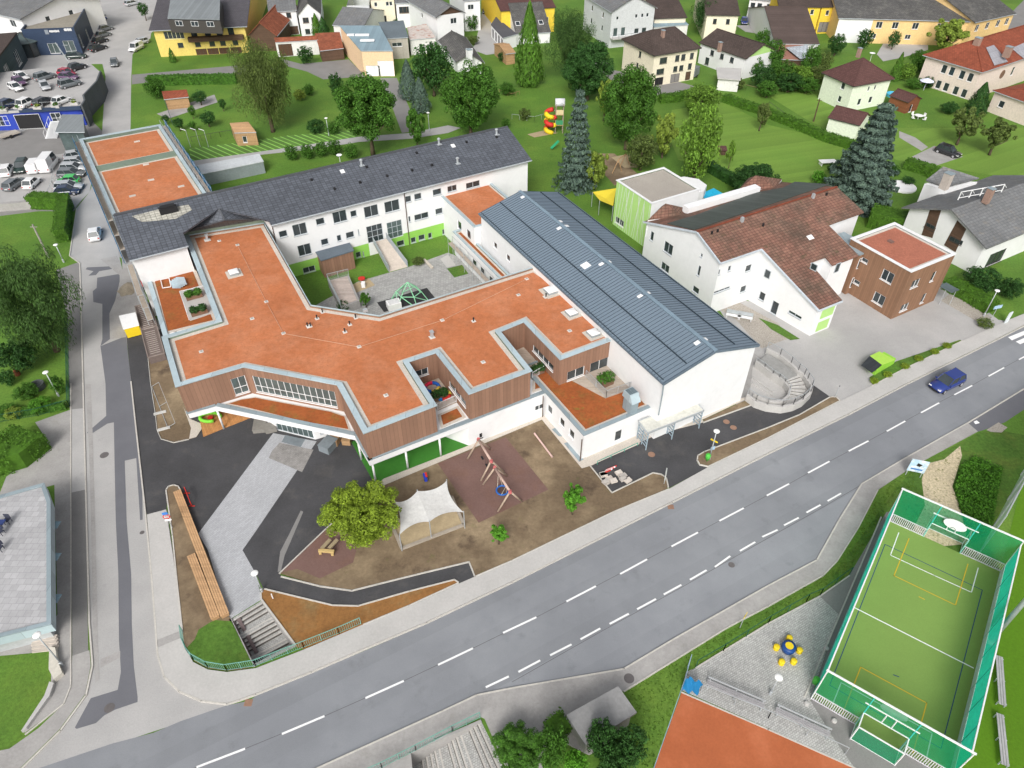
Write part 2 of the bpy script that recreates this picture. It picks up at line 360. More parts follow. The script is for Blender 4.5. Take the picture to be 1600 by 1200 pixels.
sheet('side_street', [(35, 1199), (-60, 1212), (-120, 1240), (62, 1202), (282, 1129), (357, 1103), (315, 1097), (280, 1082), (257, 1060), (246, 1025), (236, 897), (226, 787), (212, 662), (205, 597), (197, 525), (196, 440), (186, 400), (180, 340), (204, 200), (205, 120), (207, 85), (230, 60), (250, 35), (250, 12), (255, -60), (120, -60), (110, 20), (150, 60), (165, 120), (160, 200), (158, 250), (140, 300), (120, 325), (109, 400), (125, 410), (129, 597), (134, 750), (137, 897), (139, 975), (144, 1040), (135, 1085), (95, 1140)], 2, asph_l)
sheet('car_lot', [(-250, -60), (250, -60), (235, 60), (165, 100), (110, 100), (-60, 150), (-250, 150)], 1, asph_l)
sheet('workshop_yard', [(-60, 195), (130, 175), (160, 205), (158, 250), (130, 310), (115, 330), (60, 330), (-60, 345)], 1, asph_m)
sheet('customer_lot', [(-60, 290), (60, 245), (100, 240), (150, 250), (140, 300), (115, 326), (70, 324), (-60, 330)], 3, asph_l)
sheet('road_patch', [(152, 434), (187, 428), (187, 445), (180, 470), (180, 490), (173, 520), (172, 530), (157, 541), (160, 530), (160, 475), (146, 472), (145, 455), (151, 450)], 4, asph_p)
sheet('road_patch', [(157, 541), (197, 525), (205, 600), (212, 655), (222, 745), (223, 812), (219, 813), (213, 716), (195, 720), (198, 815), (205, 897), (206, 975), (209, 1040), (215, 1090), (215, 1097), (180, 1109), (163, 1118), (150, 1130), (120, 1139), (117, 1137), (142, 1091), (184, 1078), (189, 1050), (186, 1000), (185, 897), (181, 815), (179, 720), (178, 660), (168, 662), (140, 680), (136, 676), (166, 650), (165, 600)], 4, asph_p)
sheet('road_patch', [(136, 418), (177, 416), (178, 420), (155, 424), (150, 430), (138, 431), (146, 424), (134, 421)], 5, asph_p)
sheet('gutter_strip', [(133, 600), (142, 600), (145, 680), (150, 850), (153, 1000), (156, 1062), (149, 1067), (146, 1020), (144, 900), (142, 800), (139, 700)], 5, concrete2)
sheet('trench_patch', [(157, 1030), (188, 1017), (188, 1027), (157, 1044)], 4, concrete2)
sheet('pavement', [(88, 422), (125, 409), (126, 597), (111, 640), (109, 600), (106, 500)], 4, asph_m)
sheet('pavement', [(104, 500), (127, 500), (131, 640), (109, 640)], 3, asph_m)
sheet('yard_strip', [(176, 330), (212, 325), (216, 412), (186, 402)], 3, concrete2)
sheet('driveway', [(0, 770), (10, 745), (55, 715), (75, 690), (55, 660), (111, 640), (131, 638), (134, 765), (111, 770), (111, 750), (70, 762), (0, 775)], 5, concrete2)
sheet('pavement', [(111, 770), (134, 765), (138, 1017), (113, 1025)], 6, asph_m)
sheet('pavement', [(112, 640), (131, 638), (134, 765), (111, 770)], 6, asph_l)
sheet('pavement', [(113, 1025), (140, 1016), (142, 1040), (133, 1085), (93, 1140), (33, 1199), (-60, 1220), (-60, 1185), (15, 1170), (60, 1138), (100, 1100), (110, 1075)], 6, concrete2)
sheet('path', [(85, 756), (111, 748), (111, 1075), (100, 1100), (38, 1146), (42, 1138), (80, 1070), (80, 1018), (0, 1025), (-40, 1030), (-40, 1000), (75, 985), (90, 960)], 5, concrete2)
kerb([(111, 600), (111, 750), (111, 1072), (100, 1100), (40, 1148)], .08, .1)
kerb([(120, 326), (109, 400), (125, 412), (130, 597), (134, 750), (138, 897), (140, 975), (145, 1040), (135, 1087), (95, 1142), (34, 1202)], .1)
rslab('pavement', [(230, 805), (260, 797), (275, 897), (285, 990), (287, 1007), (302, 1035), (325, 1047), (355, 1051), (400, 1045), (475, 1016), (567, 977), (640, 948), (712, 915), (742, 902), (800, 877), (960, 800), (1045, 765), (1106, 731), (1200, 686), (1312, 628), (1405, 582), (1504, 533), (1575, 501), (1602, 490), (1690, 444), (1690, 460), (1600, 508), (1557, 530), (1417, 599), (1325, 647), (1200, 708), (1050, 784), (950, 834), (825, 897), (667, 972), (577, 1010), (487, 1049), (400, 1084), (375, 1093), (355, 1099), (315, 1095), (281, 1080), (259, 1059), (248, 1025), (238, 897)], .11, concrete)
kerb([(205, 597), (212, 662), (226, 787), (237, 897), (247, 1025), (257, 1058), (280, 1081), (315, 1096), (355, 1101), (375, 1095), (400, 1086), (487, 1051), (577, 1012), (667, 974), (800, 911), (950, 836), (1050, 786), (1200, 710), (1325, 649), (1417, 601), (1557, 532), (1600, 510), (1690, 462)], .12)
sheet('pavement_strip', [(246, 1001), (284, 986), (285, 997), (247, 1013)], 30, concrete2)
rslab('pavement', [(499, 1201), (692, 1113), (745, 1088), (800, 1077), (975, 1047), (1050, 1002), (1200, 917), (1277, 877), (1312, 813), (1347, 758), (1417, 716), (1512, 662), (1527, 675), (1425, 730), (1370, 767), (1340, 825), (1307, 877), (1285, 899), (1200, 947), (1137, 981), (975, 1080), (960, 1084), (987, 1112), (960, 1160), (920, 1180), (860, 1150), (840, 1230), (800, 1222), (757, 1123), (750, 1120), (707, 1141), (597, 1199), (540, 1226), (440, 1230)], .11, concrete2)
kerb([(300, 1292), (499, 1200), (692, 1112), (745, 1087), (800, 1076), (975, 1046), (1050, 1001), (1200, 916), (1276, 876), (1311, 813), (1346, 757), (1417, 715), (1511, 662), (1600, 608), (1700, 554)], .12)
kerb([(975, 1081), (1137, 981), (1200, 948), (1286, 900), (1308, 877), (1341, 825), (1371, 767)], .16, .1)
sheet('side_road', [(1512, 662), (1600, 608), (1760, 521), (1760, 560), (1600, 640), (1570, 660), (1540, 671), (1527, 675)], 4, asph_p)
sheet('gravel_patch', [(1541, 672), (1560, 660), (1574, 668), (1565, 676), (1548, 675)], 5, gravel)
sheet('school_yard', [(197, 520), (232, 520), (300, 500), (620, 560), (600, 740), (590, 757), (510, 827), (437, 897), (412, 921), (400, 897), (330, 900), (282, 767), (264, 760), (260, 797), (230, 806), (226, 787), (212, 662), (205, 597)], 6, asph_d)
sheet('yard_concrete', [(157, 405), (183, 400), (195, 430), (260, 520), (262, 560), (232, 575), (205, 581), (197, 527), (172, 530), (171, 490), (180, 470), (189, 432)], 5, concrete2)
sheet('yard_strip', [(205, 581), (232, 574), (237, 600), (244, 650), (212, 662)], 7, asph_d)
kerb([(232, 561), (236, 600), (244, 650), (246, 672), (252, 686), (272, 692), (295, 687)], .1, .12)
sheet('entrance_path', [(427, 677), (495, 690), (400, 830), (379, 860), (400, 897), (409, 937), (361, 967), (355, 962), (325, 860), (310, 834)], 9, paver, CA+.4)
sheet('path_dirt', [(437, 692), (490, 703), (472, 738), (420, 716), (425, 705)], 10, M('dirty_pavers', (.27, .26, .25), v1=.2, s1=.8, v2=.15, pat=('brick', .4, .2, (.72, .72, .72), .012, .07)), CA+.4)
sheet('dust_trail', [(470, 798), (474, 800), (457, 840), (445, 868), (439, 893), (434, 894), (438, 862), (452, 835)], 10, asph_m)
sheet('entrance_mat', [(446, 680), (477, 687), (470, 699), (440, 691)], 11, M('mat_grey', (.19, .22, .24)))
sheet('yard_concrete', [(231, 805), (261, 798), (273, 880), (237, 890)], 12, concrete2)
rslab('soil_bed', [(232, 560), (256, 553), (300, 640), (296, 655), (320, 665), (308, 683), (295, 687), (272, 692), (252, 686), (246, 672), (244, 650), (236, 600)], .10, soil)
rslab('bench_bed', [(260, 767), (267, 760), (277, 760), (282, 767), (310, 834), (330, 880), (358, 964), (362, 970), (396, 1041), (378, 1046), (355, 1048), (325, 1044), (303, 1032), (288, 1005), (285, 990), (276, 897), (270, 837)], .12, soil)
sheet('grass_patch', [(311, 985), (335, 970), (362, 972), (396, 1041), (378, 1045), (355, 1047), (325, 1043), (303, 1031), (293, 1013), (305, 1000)], 33, grass_d)
kerb([(286, 990), (276, 897), (270, 837), (260, 767), (264, 761), (272, 759), (279, 761), (283, 768)], .18, .12)
rslab('play_ground_soil', [(437, 896), (510, 827), (590, 757), (640, 735), (700, 710), (846, 656), (909, 732), (922, 729), (956, 771), (1020, 740), (1038, 745), (1044, 756), (1042, 764), (960, 799), (800, 876), (742, 901), (733, 879), (650, 898), (550, 922), (500, 916)], .09, soil)
kerb([(590, 757), (510, 827), (437, 897)], .15, .12)
kerb([(922, 729), (956, 771), (1020, 740), (1033, 742), (1041, 748), (1044, 762)], .16, .12)
kerb([(440, 902), (500, 917), (550, 924), (650, 899), (733, 879), (742, 902)], .15, .12)
kerb([(742, 902), (800, 877), (960, 800), (1045, 765)], .15, .1)
sheet('ramp_path', [(412, 920), (437, 897), (440, 902), (500, 918), (550, 924), (650, 899), (733, 879), (742, 903), (716, 912), (640, 924), (560, 948), (520, 947)], 13, asph_d)
rslab('soil_bank', [(409, 925), (414, 920), (520, 947), (560, 948), (640, 926), (710, 907), (716, 912), (640, 946), (567, 977), (475, 1014), (463, 1011), (410, 940)], .11, soil_o)
kerb([(409, 938), (408, 928), (412, 921), (520, 947), (560, 948), (640, 925), (710, 907), (716, 911)], .17, .13)
kerb([(409, 938), (462, 1009)], .2, .14)
kerb([(716, 912), (640, 947), (568, 977)], .16, .1)
sheet('play_surface', [(684, 725), (790, 684), (857, 766), (748, 818)], 26, redmulch, 0)
sheet('play_surface', [(437, 896), (510, 828), (560, 850), (552, 880), (500, 905), (465, 890)], 26, redmulch)
sheet('forecourt', [(922, 729), (999, 692), (1030, 678), (1100, 660), (1172, 634), (1268, 600), (1298, 621), (1249, 649), (1200, 669), (1100, 707), (1089, 717), (1090, 725), (1106, 731), (1045, 763), (1043, 750), (1020, 740), (956, 771)], 8, asph_d)
rslab('soil_bed', [(1090, 722), (1089, 715), (1100, 707), (1200, 670), (1249, 650), (1297, 622), (1305, 621), (1311, 627), (1200, 684), (1106, 729), (1095, 728)], .10, soil)
kerb([(1106, 730), (1093, 727), (1089, 720), (1090, 713), (1100, 707), (1200, 669), (1249, 649), (1297, 621), (1306, 621), (1312, 627)], .16, .12)
kerb([(1312, 627), (1200, 685), (1106, 730)], .15, .1)
rslab('soil_bed', [(1099, 656), (1165, 626), (1174, 632), (1100, 660)], .08, soil)
kerb([(1099, 661), (1176, 633)], .13, .12)
sheet('kindergarten_lot', [(1105, 455), (1200, 478), (1300, 470), (1340, 430), (1470, 440), (1520, 470), (1560, 500), (1575, 502), (1504, 533), (1405, 582), (1312, 628), (1298, 621), (1268, 600), (1190, 560), (1160, 540)], 7, asph_l)
sheet('gravel_path', [(1100, 440), (1150, 470), (1215, 505), (1235, 528), (1190, 545), (1150, 500), (1095, 465)], 9, gravel)
sheet('lawn_strip', [(1185, 497), (1215, 508), (1250, 530), (1235, 532), (1205, 515)], 11, grass_d)
sheet('planted_strip', [(1358, 590), (1400, 565), (1500, 531), (1503, 534), (1405, 580), (1365, 603)], 11, grass_d)
kerb([(1362, 604), (1405, 581), (1504, 533)], .13, .12)
sheet('gravel_path', [(1470, 470), (1490, 455), (1550, 497), (1530, 505)], 9, gravel)
for px in ([(590, 757), (600, 749), (733, 697), (850, 650), (851, 655), (735, 703), (594, 762)], [(850, 650), (858, 650), (924, 726), (909, 733), (846, 656)],
     [(909, 733), (913, 722), (999, 687), (999, 695), (922, 729)], [(1030, 668), (1168, 620), (1175, 632), (1165, 625), (1099, 656), (1030, 678)],
     [(287, 637), (296, 655), (320, 665), (307, 684), (296, 687), (299, 670)]):
 sheet('gravel_margin', px, 29, gravelw)
for px in ([(862, 672), (873, 683), (881, 683), (869, 669)], [(881, 694), (905, 723), (912, 719), (889, 691)]): sheet('door_slab', px, 31, zinc_d)
sheet('courtyard_paving', [(478, 500), (492, 478), (560, 440), (637, 418), (700, 395), (790, 430), (690, 470), (590, 495), (560, 500)], 8, paverg, CA)
sheet('rubber_mat', [(589, 473), (667, 450), (680, 466), (600, 488)], 10, M('black_rubber', (.035, .035, .037)))
for px in ([(548, 446), (576, 435), (586, 446), (556, 458)], ): sheet('sand_patch', px, 10, sand)
sheet('lawn_strip', [(698, 420), (722, 414), (732, 428), (710, 434)], 10, grass_d)
sheet('concrete_patch', [(688, 405), (700, 398), (712, 415), (698, 418)], 10, concrete)
sheet('concrete_patch', [(1150, 560), (1182, 543), (1215, 560), (1185, 640), (1150, 632)], 4, concrete2); sheet('gravel_margin', [(905, 735), (1100, 660), (1090, 640), (900, 715)], 4, gravelw); sheet('pavement', [(500, 1245), (640, 1178), (655, 1290), (480, 1300)], 4, concrete2); sheet('yard_strip', [(190, 400), (215, 410), (240, 520), (232, 560), (200, 540)], 4, concrete2)
sheet('path', [(300, 262), (380, 245), (500, 232), (560, 222), (640, 217), (700, 208), (720, 200), (700, 196), (640, 208), (560, 214), (400, 236), (300, 248)], 6, asph_l)
for i in range(2): pass
sheet('grass_grid_lot', [(296, 232), (298, 252), (400, 238), (470, 228), (560, 214), (560, 203), (450, 212), (380, 222)], 7, M('grass_pavers', (.10, .20, .04), pat=('bands', 0, 1.1, 2.6, .22)), .9)
sheet('track', [(594, 122), (620, 122), (640, 170), (645, 205), (628, 208), (612, 165)], 6, asph_m)
sheet('driveway', [(440, 92), (470, 100), (545, 93), (572, 120), (505, 124), (480, 112), (450, 104)], 6, asph_m)
sheet('driveway', [(206, 117), (400, 100), (430, 108), (395, 118), (330, 116), (240, 128), (206, 132)], 6, asph_m)
sheet('driveway', [(745, 60), (755, 10), (770, 10), (775, 50), (790, 82), (760, 86), (738, 78)], 6, asph_l)
sheet('driveway', [(925, 75), (960, 110), (1050, 125), (1085, 135), (1060, 145), (1020, 150), (960, 130), (920, 95)], 6, asph_m)
sheet('driveway', [(1385, 60), (1450, 62), (1450, 78), (1410, 90), (1380, 96), (1370, 85)], 6, asph_l)
sheet('village_street', [(1560, 40), (1600, 0), (1700, 0), (1700, 90), (1560, 75)], 6, asph_m)
sheet('village_street', [(-100, -20), (1700, -20), (1700, -10), (-100, -5)], 5, asph_l)
sheet('driveway', [(1425, 245), (1460, 228), (1505, 245), (1450, 263)], 6, concrete2)
sheet('garden_path', [(1405, 205), (1430, 215), (1450, 230), (1440, 236), (1405, 215)], 6, concrete2)
sheet('driveway', [(1150, 40), (1190, 38), (1205, 55), (1165, 50)], 6, asph_l)
sheet('lawn', [(1050, 172), (1130, 160), (1200, 195), (1320, 225), (1320, 280), (1270, 285), (1190, 290), (1060, 250), (1040, 200)], 6, grass_s, .3)
sheet('lawn', [(1200, 150), (1290, 140), (1330, 200), (1600, 200), (1650, 290), (1400, 250), (1360, 230), (1330, 215), (1265, 190)], 5, grass_s, .5)
sheet('play_sand', [(824, 210), (850, 204), (872, 208), (835, 215)], 6, sand)
sheet('play_sand', [(955, 246), (985, 240), (1000, 262), (975, 262)], 6, sand)
sheet('bare_ground', [(915, 240), (960, 240), (1000, 275), (960, 290)], 5, soil)
sheet('garden_paving', [(245, 178), (335, 148), (340, 160), (262, 186)], 6, concrete2)
sheet('seating_paving', [(1087, 1044), (1200, 976), (1281, 932), (1310, 960), (1266, 1095), (1300, 1150), (1335, 1200), (1200, 1138), (1065, 1079), (1072, 1050)], 6, cobble, R(31))
sheet('court_apron', [(1281, 932), (1327, 899), (1385, 800), (1395, 800), (1400, 830), (1345, 1130), (1500, 1230), (1330, 1260), (1262, 1110), (1310, 960)], 5, asph_m)
kerb([(1087, 1044), (1200, 975), (1281, 932), (1327, 900)], .1, .1)
sheet('clay_court', [(1065, 1082), (1200, 1140), (1337, 1201), (1520, 1290), (1000, 1320), (1022, 1200)], 7, clay)
kerb([(1065, 1082), (1200, 1140), (1337, 1201), (1400, 1230)], .05, .12)
sheet('sports_grass', [(1566, 880), (1600, 740), (1720, 690), (1720, 1300), (1480, 1300), (1500, 1190), (1560, 905)], 4, grass_p)
sheet('rough_grass', [(1280, 930), (1395, 770), (1425, 735), (1530, 675), (1560, 672), (1700, 700), (1600, 760), (1500, 870), (1400, 830), (1340, 910)], 3, grass_d)
sheet('stone_path', [(1447, 725), (1475, 718), (1500, 697), (1503, 712), (1488, 760), (1502, 800), (1512, 850), (1460, 855), (1425, 830), (1445, 790), (1440, 750)], 7, stones)
sheet('grass_verge', [(-60, 1030), (0, 1028), (80, 1016), (80, 1060), (74, 1090), (45, 1135), (15, 1168), (-60, 1180)], 7, grass)
CL = [((307, 1199), (383, 1170)), ((440.5, 1147), (507, 1119)), ((571, 1091), (631, 1064)), ((684.5, 1039), (739, 1013)), ((786, 989), (838, 964.5)), ((885, 940), (931, 916)), ((969, 897), (1011, 874)), ((1049, 854), (1090.5, 832)), ((1124, 814), (1162, 794)), ((1198, 774.5), (1233, 756)), ((1262.5, 739), (1296, 721)), ((1326, 705), (1357, 689)), ((1385.5, 674), (1414.5, 658)), ((1439, 645), (1467.5, 629.5)), ((1491, 617), (1519, 602.5)), ((1544.5, 588), (1569, 574.5)), ((1592, 562), (1616, 549)),
   ((759, 1074), (795, 1057)), ((810, 1050), (844, 1032)), ((859.5, 1024), (893, 1007)), ((907, 999), (938, 982)), ((952.5, 975), (982.5, 959)), ((995.5, 952), (1025, 936)), ((1037, 929), (1064.5, 914)), ((1078, 906), (1104, 891)), ((1117, 886), (1141, 869)), ((1156, 861), (1180, 847)), ((1191, 839), (1215, 828)), ((1225, 821), (1248, 809)), ((1260, 801), (1282, 789)), ((1293, 783), (1314, 771))]
for a, b in CL:
 mb = MB(); A, B = G(*a), G(*b); u = (B-A).normalized(); n = Vector((-u.y, u.x, 0))*.085
 mb.quad(A-n+Vector((0, 0, 4.6*LZ)), B-n+Vector((0, 0, 4.6*LZ)), B+n+Vector((0, 0, 4.6*LZ)), A+n+Vector((0, 0, 4.6*LZ))); struct('lane_marking', mb, paint)
for px in ([(1575, 527), (1600, 517), (1606, 521), (1581, 532)], [(1587, 534), (1612, 523), (1619, 527), (1594, 538)], [(1600, 541), (1625, 530), (1632, 534), (1608, 545)], [(1521, 659), (1526, 657), (1531, 661), (1524, 663)]):
 sheet('crossing_marking', px, 4.6, paint)
mb = MB(); sp = [(250, 1221), (383, 1170), (507, 1119), (631, 1064), (739, 1013), (838, 964.5), (931, 916), (1011, 874), (1090, 832), (1162, 794), (1233, 756), (1296, 721), (1357, 689), (1414, 658), (1467, 629), (1519, 602), (1569, 574), (1660, 525)]
for a, b in zip(sp, sp[1:]):
 A, B = G(*a), G(*b); u = (B-A).normalized(); n = Vector((-u.y, u.x, 0))*.02; z = Vector((0, 0, 4*LZ)); mb.quad(A-n+z, B-n+z, B+n+z, A+n+z)
for a, b in zip([(800, 1062), (938, 984), (1064, 915), (1180, 849), (1285, 790)], [(938, 984), (1064, 915), (1180, 849), (1285, 790), (1340, 758)]):
 A, B = G(*a)-Vector((0, .2, 0)), G(*b)-Vector((0, .2, 0)); u = (B-A).normalized(); n = Vector((-u.y, u.x, 0))*.02; z = Vector((0, 0, 4*LZ)); mb.quad(A-n+z, B-n+z, B+n+z, A+n+z)
struct('road_seam', mb, M('bitumen', (.09, .09, .095)))
def cover(px, py, r, lay, label, mat=None):
 p = G(px, py, lay*LZ); mb = MB(); mb.lathe(p, [(r, 0), (r, .004), (r*.86, .004), (r*.86, .001), (r*.8, .006)], 20)
 for k in range(-2, 3): mb.box(p+Vector((0, k*r*.28, .007)), (r*1.1, .04, .004))
 solo('manhole_cover', mb, mat or M('cast_iron', (.13, .12, .12)), label, 'manhole cover')
cover(163, 711, .45, 4, 'round manhole cover in pale street beside the narrow driveway')
cover(171, 1106, .4, 5, 'round manhole cover in the dark patch at the street mouth')
cover(983, 1060, .42, 30, 'large round cover on the pavement corner of the south footway')
rusty = M('rusty_iron', (.28, .17, .12))
cover(1018, 710, .38, 9, 'rusty brown cover in the forecourt near the steel canopy', rusty)
cover(1135, 659, .36, 9, 'rusty brown cover in front of the hall, nearer the soil bed', rusty)
cover(1146, 668, .36, 9, 'rusty brown cover in front of the hall, nearer the road', rusty)
cover(1143, 882.5, .3, 5, 'small dark drain cover in the carriageway by the turning lane')
cover(222, 832, .22, 5, 'small oval drain lid beside the street kerb')
for px, py, lb in ((1048, 792, 'brown gully grate at the road edge below the soil corner'), (388, 1098, 'slotted rust red gully grate at the street corner')):
 p = G(px, py, 4*LZ); mb = MB()
 for k in range(5): mb.box(p+Vector((-.25+k*.12, 0, .01)), (.06, .5, .02))
 mb.box(p, (.62, .56, .008)); solo('drain_grate', mb, rusty, lb, 'drain grate')
def stairs(name, px4, n_flights, drop, label):
 A, B, C_, D = GG(px4); t = thing(name, label, 'stairs', (A+B)/2); mb = MB(); L = []; tot = sum(k+2.2 for k in n_flights); f = 0; z = 0; dz = drop/sum(n_flights)
 for k in n_flights:
  for i in range(k): L.append((f, f+1/tot, z, True)); f += 1/tot; z -= dz
  L.append((f, f+2.2/tot, z, False)); f += 2.2/tot
 edge = MB(); dark = MB()
 for f0, f1, zz, st in L:
  p = [A.lerp(D, f0), B.lerp(C_, f0), B.lerp(C_, f1), A.lerp(D, f1)]
  mb.prism(p, -drop-.4, zz-.01); e = (p[3]-p[0]).normalized()*.13
  edge.prism([p[3]-e, p[2]-e, p[2], p[3]], zz-.1, zz+.012)
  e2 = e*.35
  if st: dark.prism([p[3]+e2*.1, p[2]+e2*.1, p[2]+e2, p[3]+e2], zz-dz-.05, zz-.02)  # shade of each riser put in as a thin dark strip
 mb.build('treads', cobble, t, rot=CA); edge.build('step_edges', M('step_stone', (.50, .48, .45)), t); dark.build('riser_shade', M('riser_shade_dark', (.13, .12, .11)), t)
 wl = MB()
 for a, b in ((B, C_), (A, D), (D, C_)):
  u = (b-a).normalized(); n = Vector((u.y, -u.x, 0))*.1
  wl.prism([a-n, b-n, b+n, a+n], -drop-.5, .12)
 wl.build('side_wall', concrete2, t); return t
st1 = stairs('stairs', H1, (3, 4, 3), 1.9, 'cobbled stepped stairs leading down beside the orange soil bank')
A, B, C_, D = GG(H1); rm = MB()
for f0, f1, z in ((.06, .26, -.25), (.36, .66, -.85), (.74, .95, -1.5)):
 for s in (.03, .2): rm.bar(A.lerp(B, s).lerp(D.lerp(C_, s), f0)+Vector((0, 0, z+.25)), A.lerp(B, s).lerp(D.lerp(C_, s), f1)+Vector((0, 0, z-.35)), .3, .12)
rm.build('pram_ramp', M('brown_steel', (.13, .10, .10)), st1)
A2, B2, C2, D2 = G(700, 1152), G(757, 1126), G(798, 1222), G(690, 1270)
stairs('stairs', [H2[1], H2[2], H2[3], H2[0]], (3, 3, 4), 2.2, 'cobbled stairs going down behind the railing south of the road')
# ======================= BUILDING KIT =======================
dn = lambda v: (v[0], v[1])
V3 = lambda p, z: Vector((p[0], p[1], z))
def wall_mesh(mb, A, B, z0, z1, holes=(), depth=.16, mi=0, uz=(), matfn=None):
 """wall A->B (outside on the right hand) with real openings"""
 A = Vector((A[0], A[1], 0)); B = Vector((B[0], B[1], 0)); L = (B-A).length; u = (B-A)/L; n = Vector((u.y, -u.x, 0))
 us = sorted({0, L, *[x for h in holes for x in (h[0], h[2])], *[q[1] for q in uz if q[0] == 'u']}); zs = sorted({z0, z1, *[x for h in holes for x in (h[1], h[3])], *[q[1] for q in uz if q[0] == 'z']})
 us = [x for x in us if -1e-6 <= x <= L+1e-6]; zs = [x for x in zs if z0-1e-6 <= x <= z1+1e-6]
 P = lambda a, z, d=0: A+u*a-n*d+Vector((0, 0, z))
 for i in range(len(us)-1):
  for j in range(len(zs)-1):
   cu, cz = (us[i]+us[i+1])/2, (zs[j]+zs[j+1])/2
   if any(h[0] < cu < h[2] and h[1] < cz < h[3] for h in holes): continue
   mb.quad(P(us[i], zs[j]), P(us[i+1], zs[j]), P(us[i+1], zs[j+1]), P(us[i], zs[j+1]), matfn(cu, cz) if matfn else mi)
 for h in holes:
  a, b, c, d = h[:4]; dd = h[4] if len(h) > 4 else depth; k = matfn((a+c)/2, (b+d)/2) if matfn else mi
  mb.quad(P(a, b), P(c, b), P(c, b, dd), P(a, b, dd), k); mb.quad(P(a, d, dd), P(c, d, dd), P(c, d), P(a, d), k)
  mb.quad(P(a, b, dd), P(a, d, dd), P(a, d), P(a, b), k); mb.quad(P(c, b), P(c, d), P(c, d, dd), P(c, b, dd), k)
def window(par, A, B, u0, z0, u1, z1, fr=None, gl=None, d=.12, kind='window', sill=True, fw=.07, cols=None, rows=1, zs=None):
 A = Vector((A[0], A[1], 0)); B = Vector((B[0], B[1], 0)); u = (B-A).normalized(); n = Vector((u.y, -u.x, 0))
 fr = fr or frame_w; gl = gl or glass; P = lambda a, z, dd=0: A+u*a-n*dd+Vector((0, 0, z))
 cols = cols or max(1, round((u1-u0)/1.0)); mb = MB(); t = .06
 def bx(a, b, c, e, d0, d1):
  vs = [P(a, b, d0), P(c, b, d0), P(c, e, d0), P(a, e, d0), P(a, b, d1), P(c, b, d1), P(c, e, d1), P(a, e, d1)]
  mb.add(vs, [(0, 1, 2, 3), (7, 6, 5, 4), (4, 5, 1, 0), (3, 2, 6, 7), (4, 0, 3, 7), (1, 5, 6, 2)])
 e = .004
 bx(u0+e, z0+e, u1-e, z0+fw, d-t, d); bx(u0+e, z1-fw, u1-e, z1-e, d-t, d)
 bx(u0+e, z0+fw, u0+fw, z1-fw, d-t, d); bx(u1-fw, z0+fw, u1-e, z1-fw, d-t, d)
 for k in range(1, cols): x = u0+(u1-u0)*k/cols; bx(x-fw*.45, z0+fw, x+fw*.45, z1-fw, d-t, d)
 hs = zs or [z0+(z1-z0)*k/rows for k in range(1, rows)]
 for z in hs: bx(u0+fw, z-fw*.4, u1-fw, z+fw*.4, d-t+.004, d-.004)
 if sill and kind == 'window': bx(u0-.04, z0-.06, u1+.04, z0-.003, -.1, d)
 o = mb.build(kind, fr, par)
 g = MB()
 if kind == 'garage_door':
  g.quad(P(u0, z0, d-.02), P(u1, z0, d-.02), P(u1, z1, d-.02), P(u0, z1, d-.02)); g.build('door_panel', gl, o)
 else:
  g.quad(P(u0, z0, d-.02), P(u1, z0, d-.02), P(u1, z1, d-.02), P(u0, z1, d-.02)); g.build('pane' if kind != 'door' or gl in (glass, glass_l) else 'door_leaf', gl, o)
 return o
def parse_wins(wl, A, B):
 """('g', [u fractions], z, w, h, opts) or ('p', x0,y0,x1,y1, opts) -> (u0,z0,u1,z1,opts)"""
 L = (Vector(B[:2])-Vector(A[:2])).length; out = []
 for q in wl:
  o = q[-1] if isinstance(q[-1], dict) else {}
  if q[0] == 'g':
   fr = [(k+.5)/q[1] for k in range(q[1])] if isinstance(q[1], int) else q[1]
   for f in fr: out.append((f*L-q[3]/2, q[2], f*L+q[3]/2, q[2]+q[4], o))
  else:
   a = on_wall(A, B, q[1], q[2]); b = on_wall(A, B, q[3], q[4])
   u0, u1 = sorted((a[0], b[0])); z0, z1 = sorted((a[1], b[1]))
   if 'w' in o: c = (u0+u1)/2; u0, u1 = c-o['w']/2, c+o['w']/2
   if 'h' in o: c = (z0+z1)/2; z0, z1 = c-o['h']/2, c+o['h']/2
   out.append((max(.05, u0), max(.02, z0), min(L-.05, u1), z1, {k: v for k, v in o.items() if k not in 'wh'}))
 return out
def walls(par, poly, z0, z1, mat, wins={}, name='wall', uz={}, matfn=None, skip=(), fr=None, gl=None, depth=.16):
 """all walls of a CCW footprint as one part, windows as parts of the building"""
 mb = MB(); n = len(poly); made = []
 for i in range(n):
  if i in skip: continue
  A, B = poly[i], poly[(i+1) % n]; ws = parse_wins(wins.get(i, []), A, B)
  H = [w for w in ws if w[3] < z1-.03]
  wall_mesh(mb, A, B, z0, z1, [w[:4] for w in H], depth, uz=uz.get(i, ()), matfn=(matfn(i) if matfn else None))
  for w in ws:
   o = dict(w[4]); o.setdefault('fr', fr); o.setdefault('gl', gl)
   if w not in H: o['d'] = -.02; o['sill'] = False
   window(par, A, B, *w[:4], **o)
 return mb
def rect(A, B, D):
 """world rectangle from near edge A-B and far-left point D, squared up"""
 A, B, D = (Vector(p[:2]) for p in (A, B, D)); u = (B-A).normalized(); n = Vector((-u.y, u.x)); d = (D-A).dot(n)
 return [A, B, B+n*d, A+n*d]
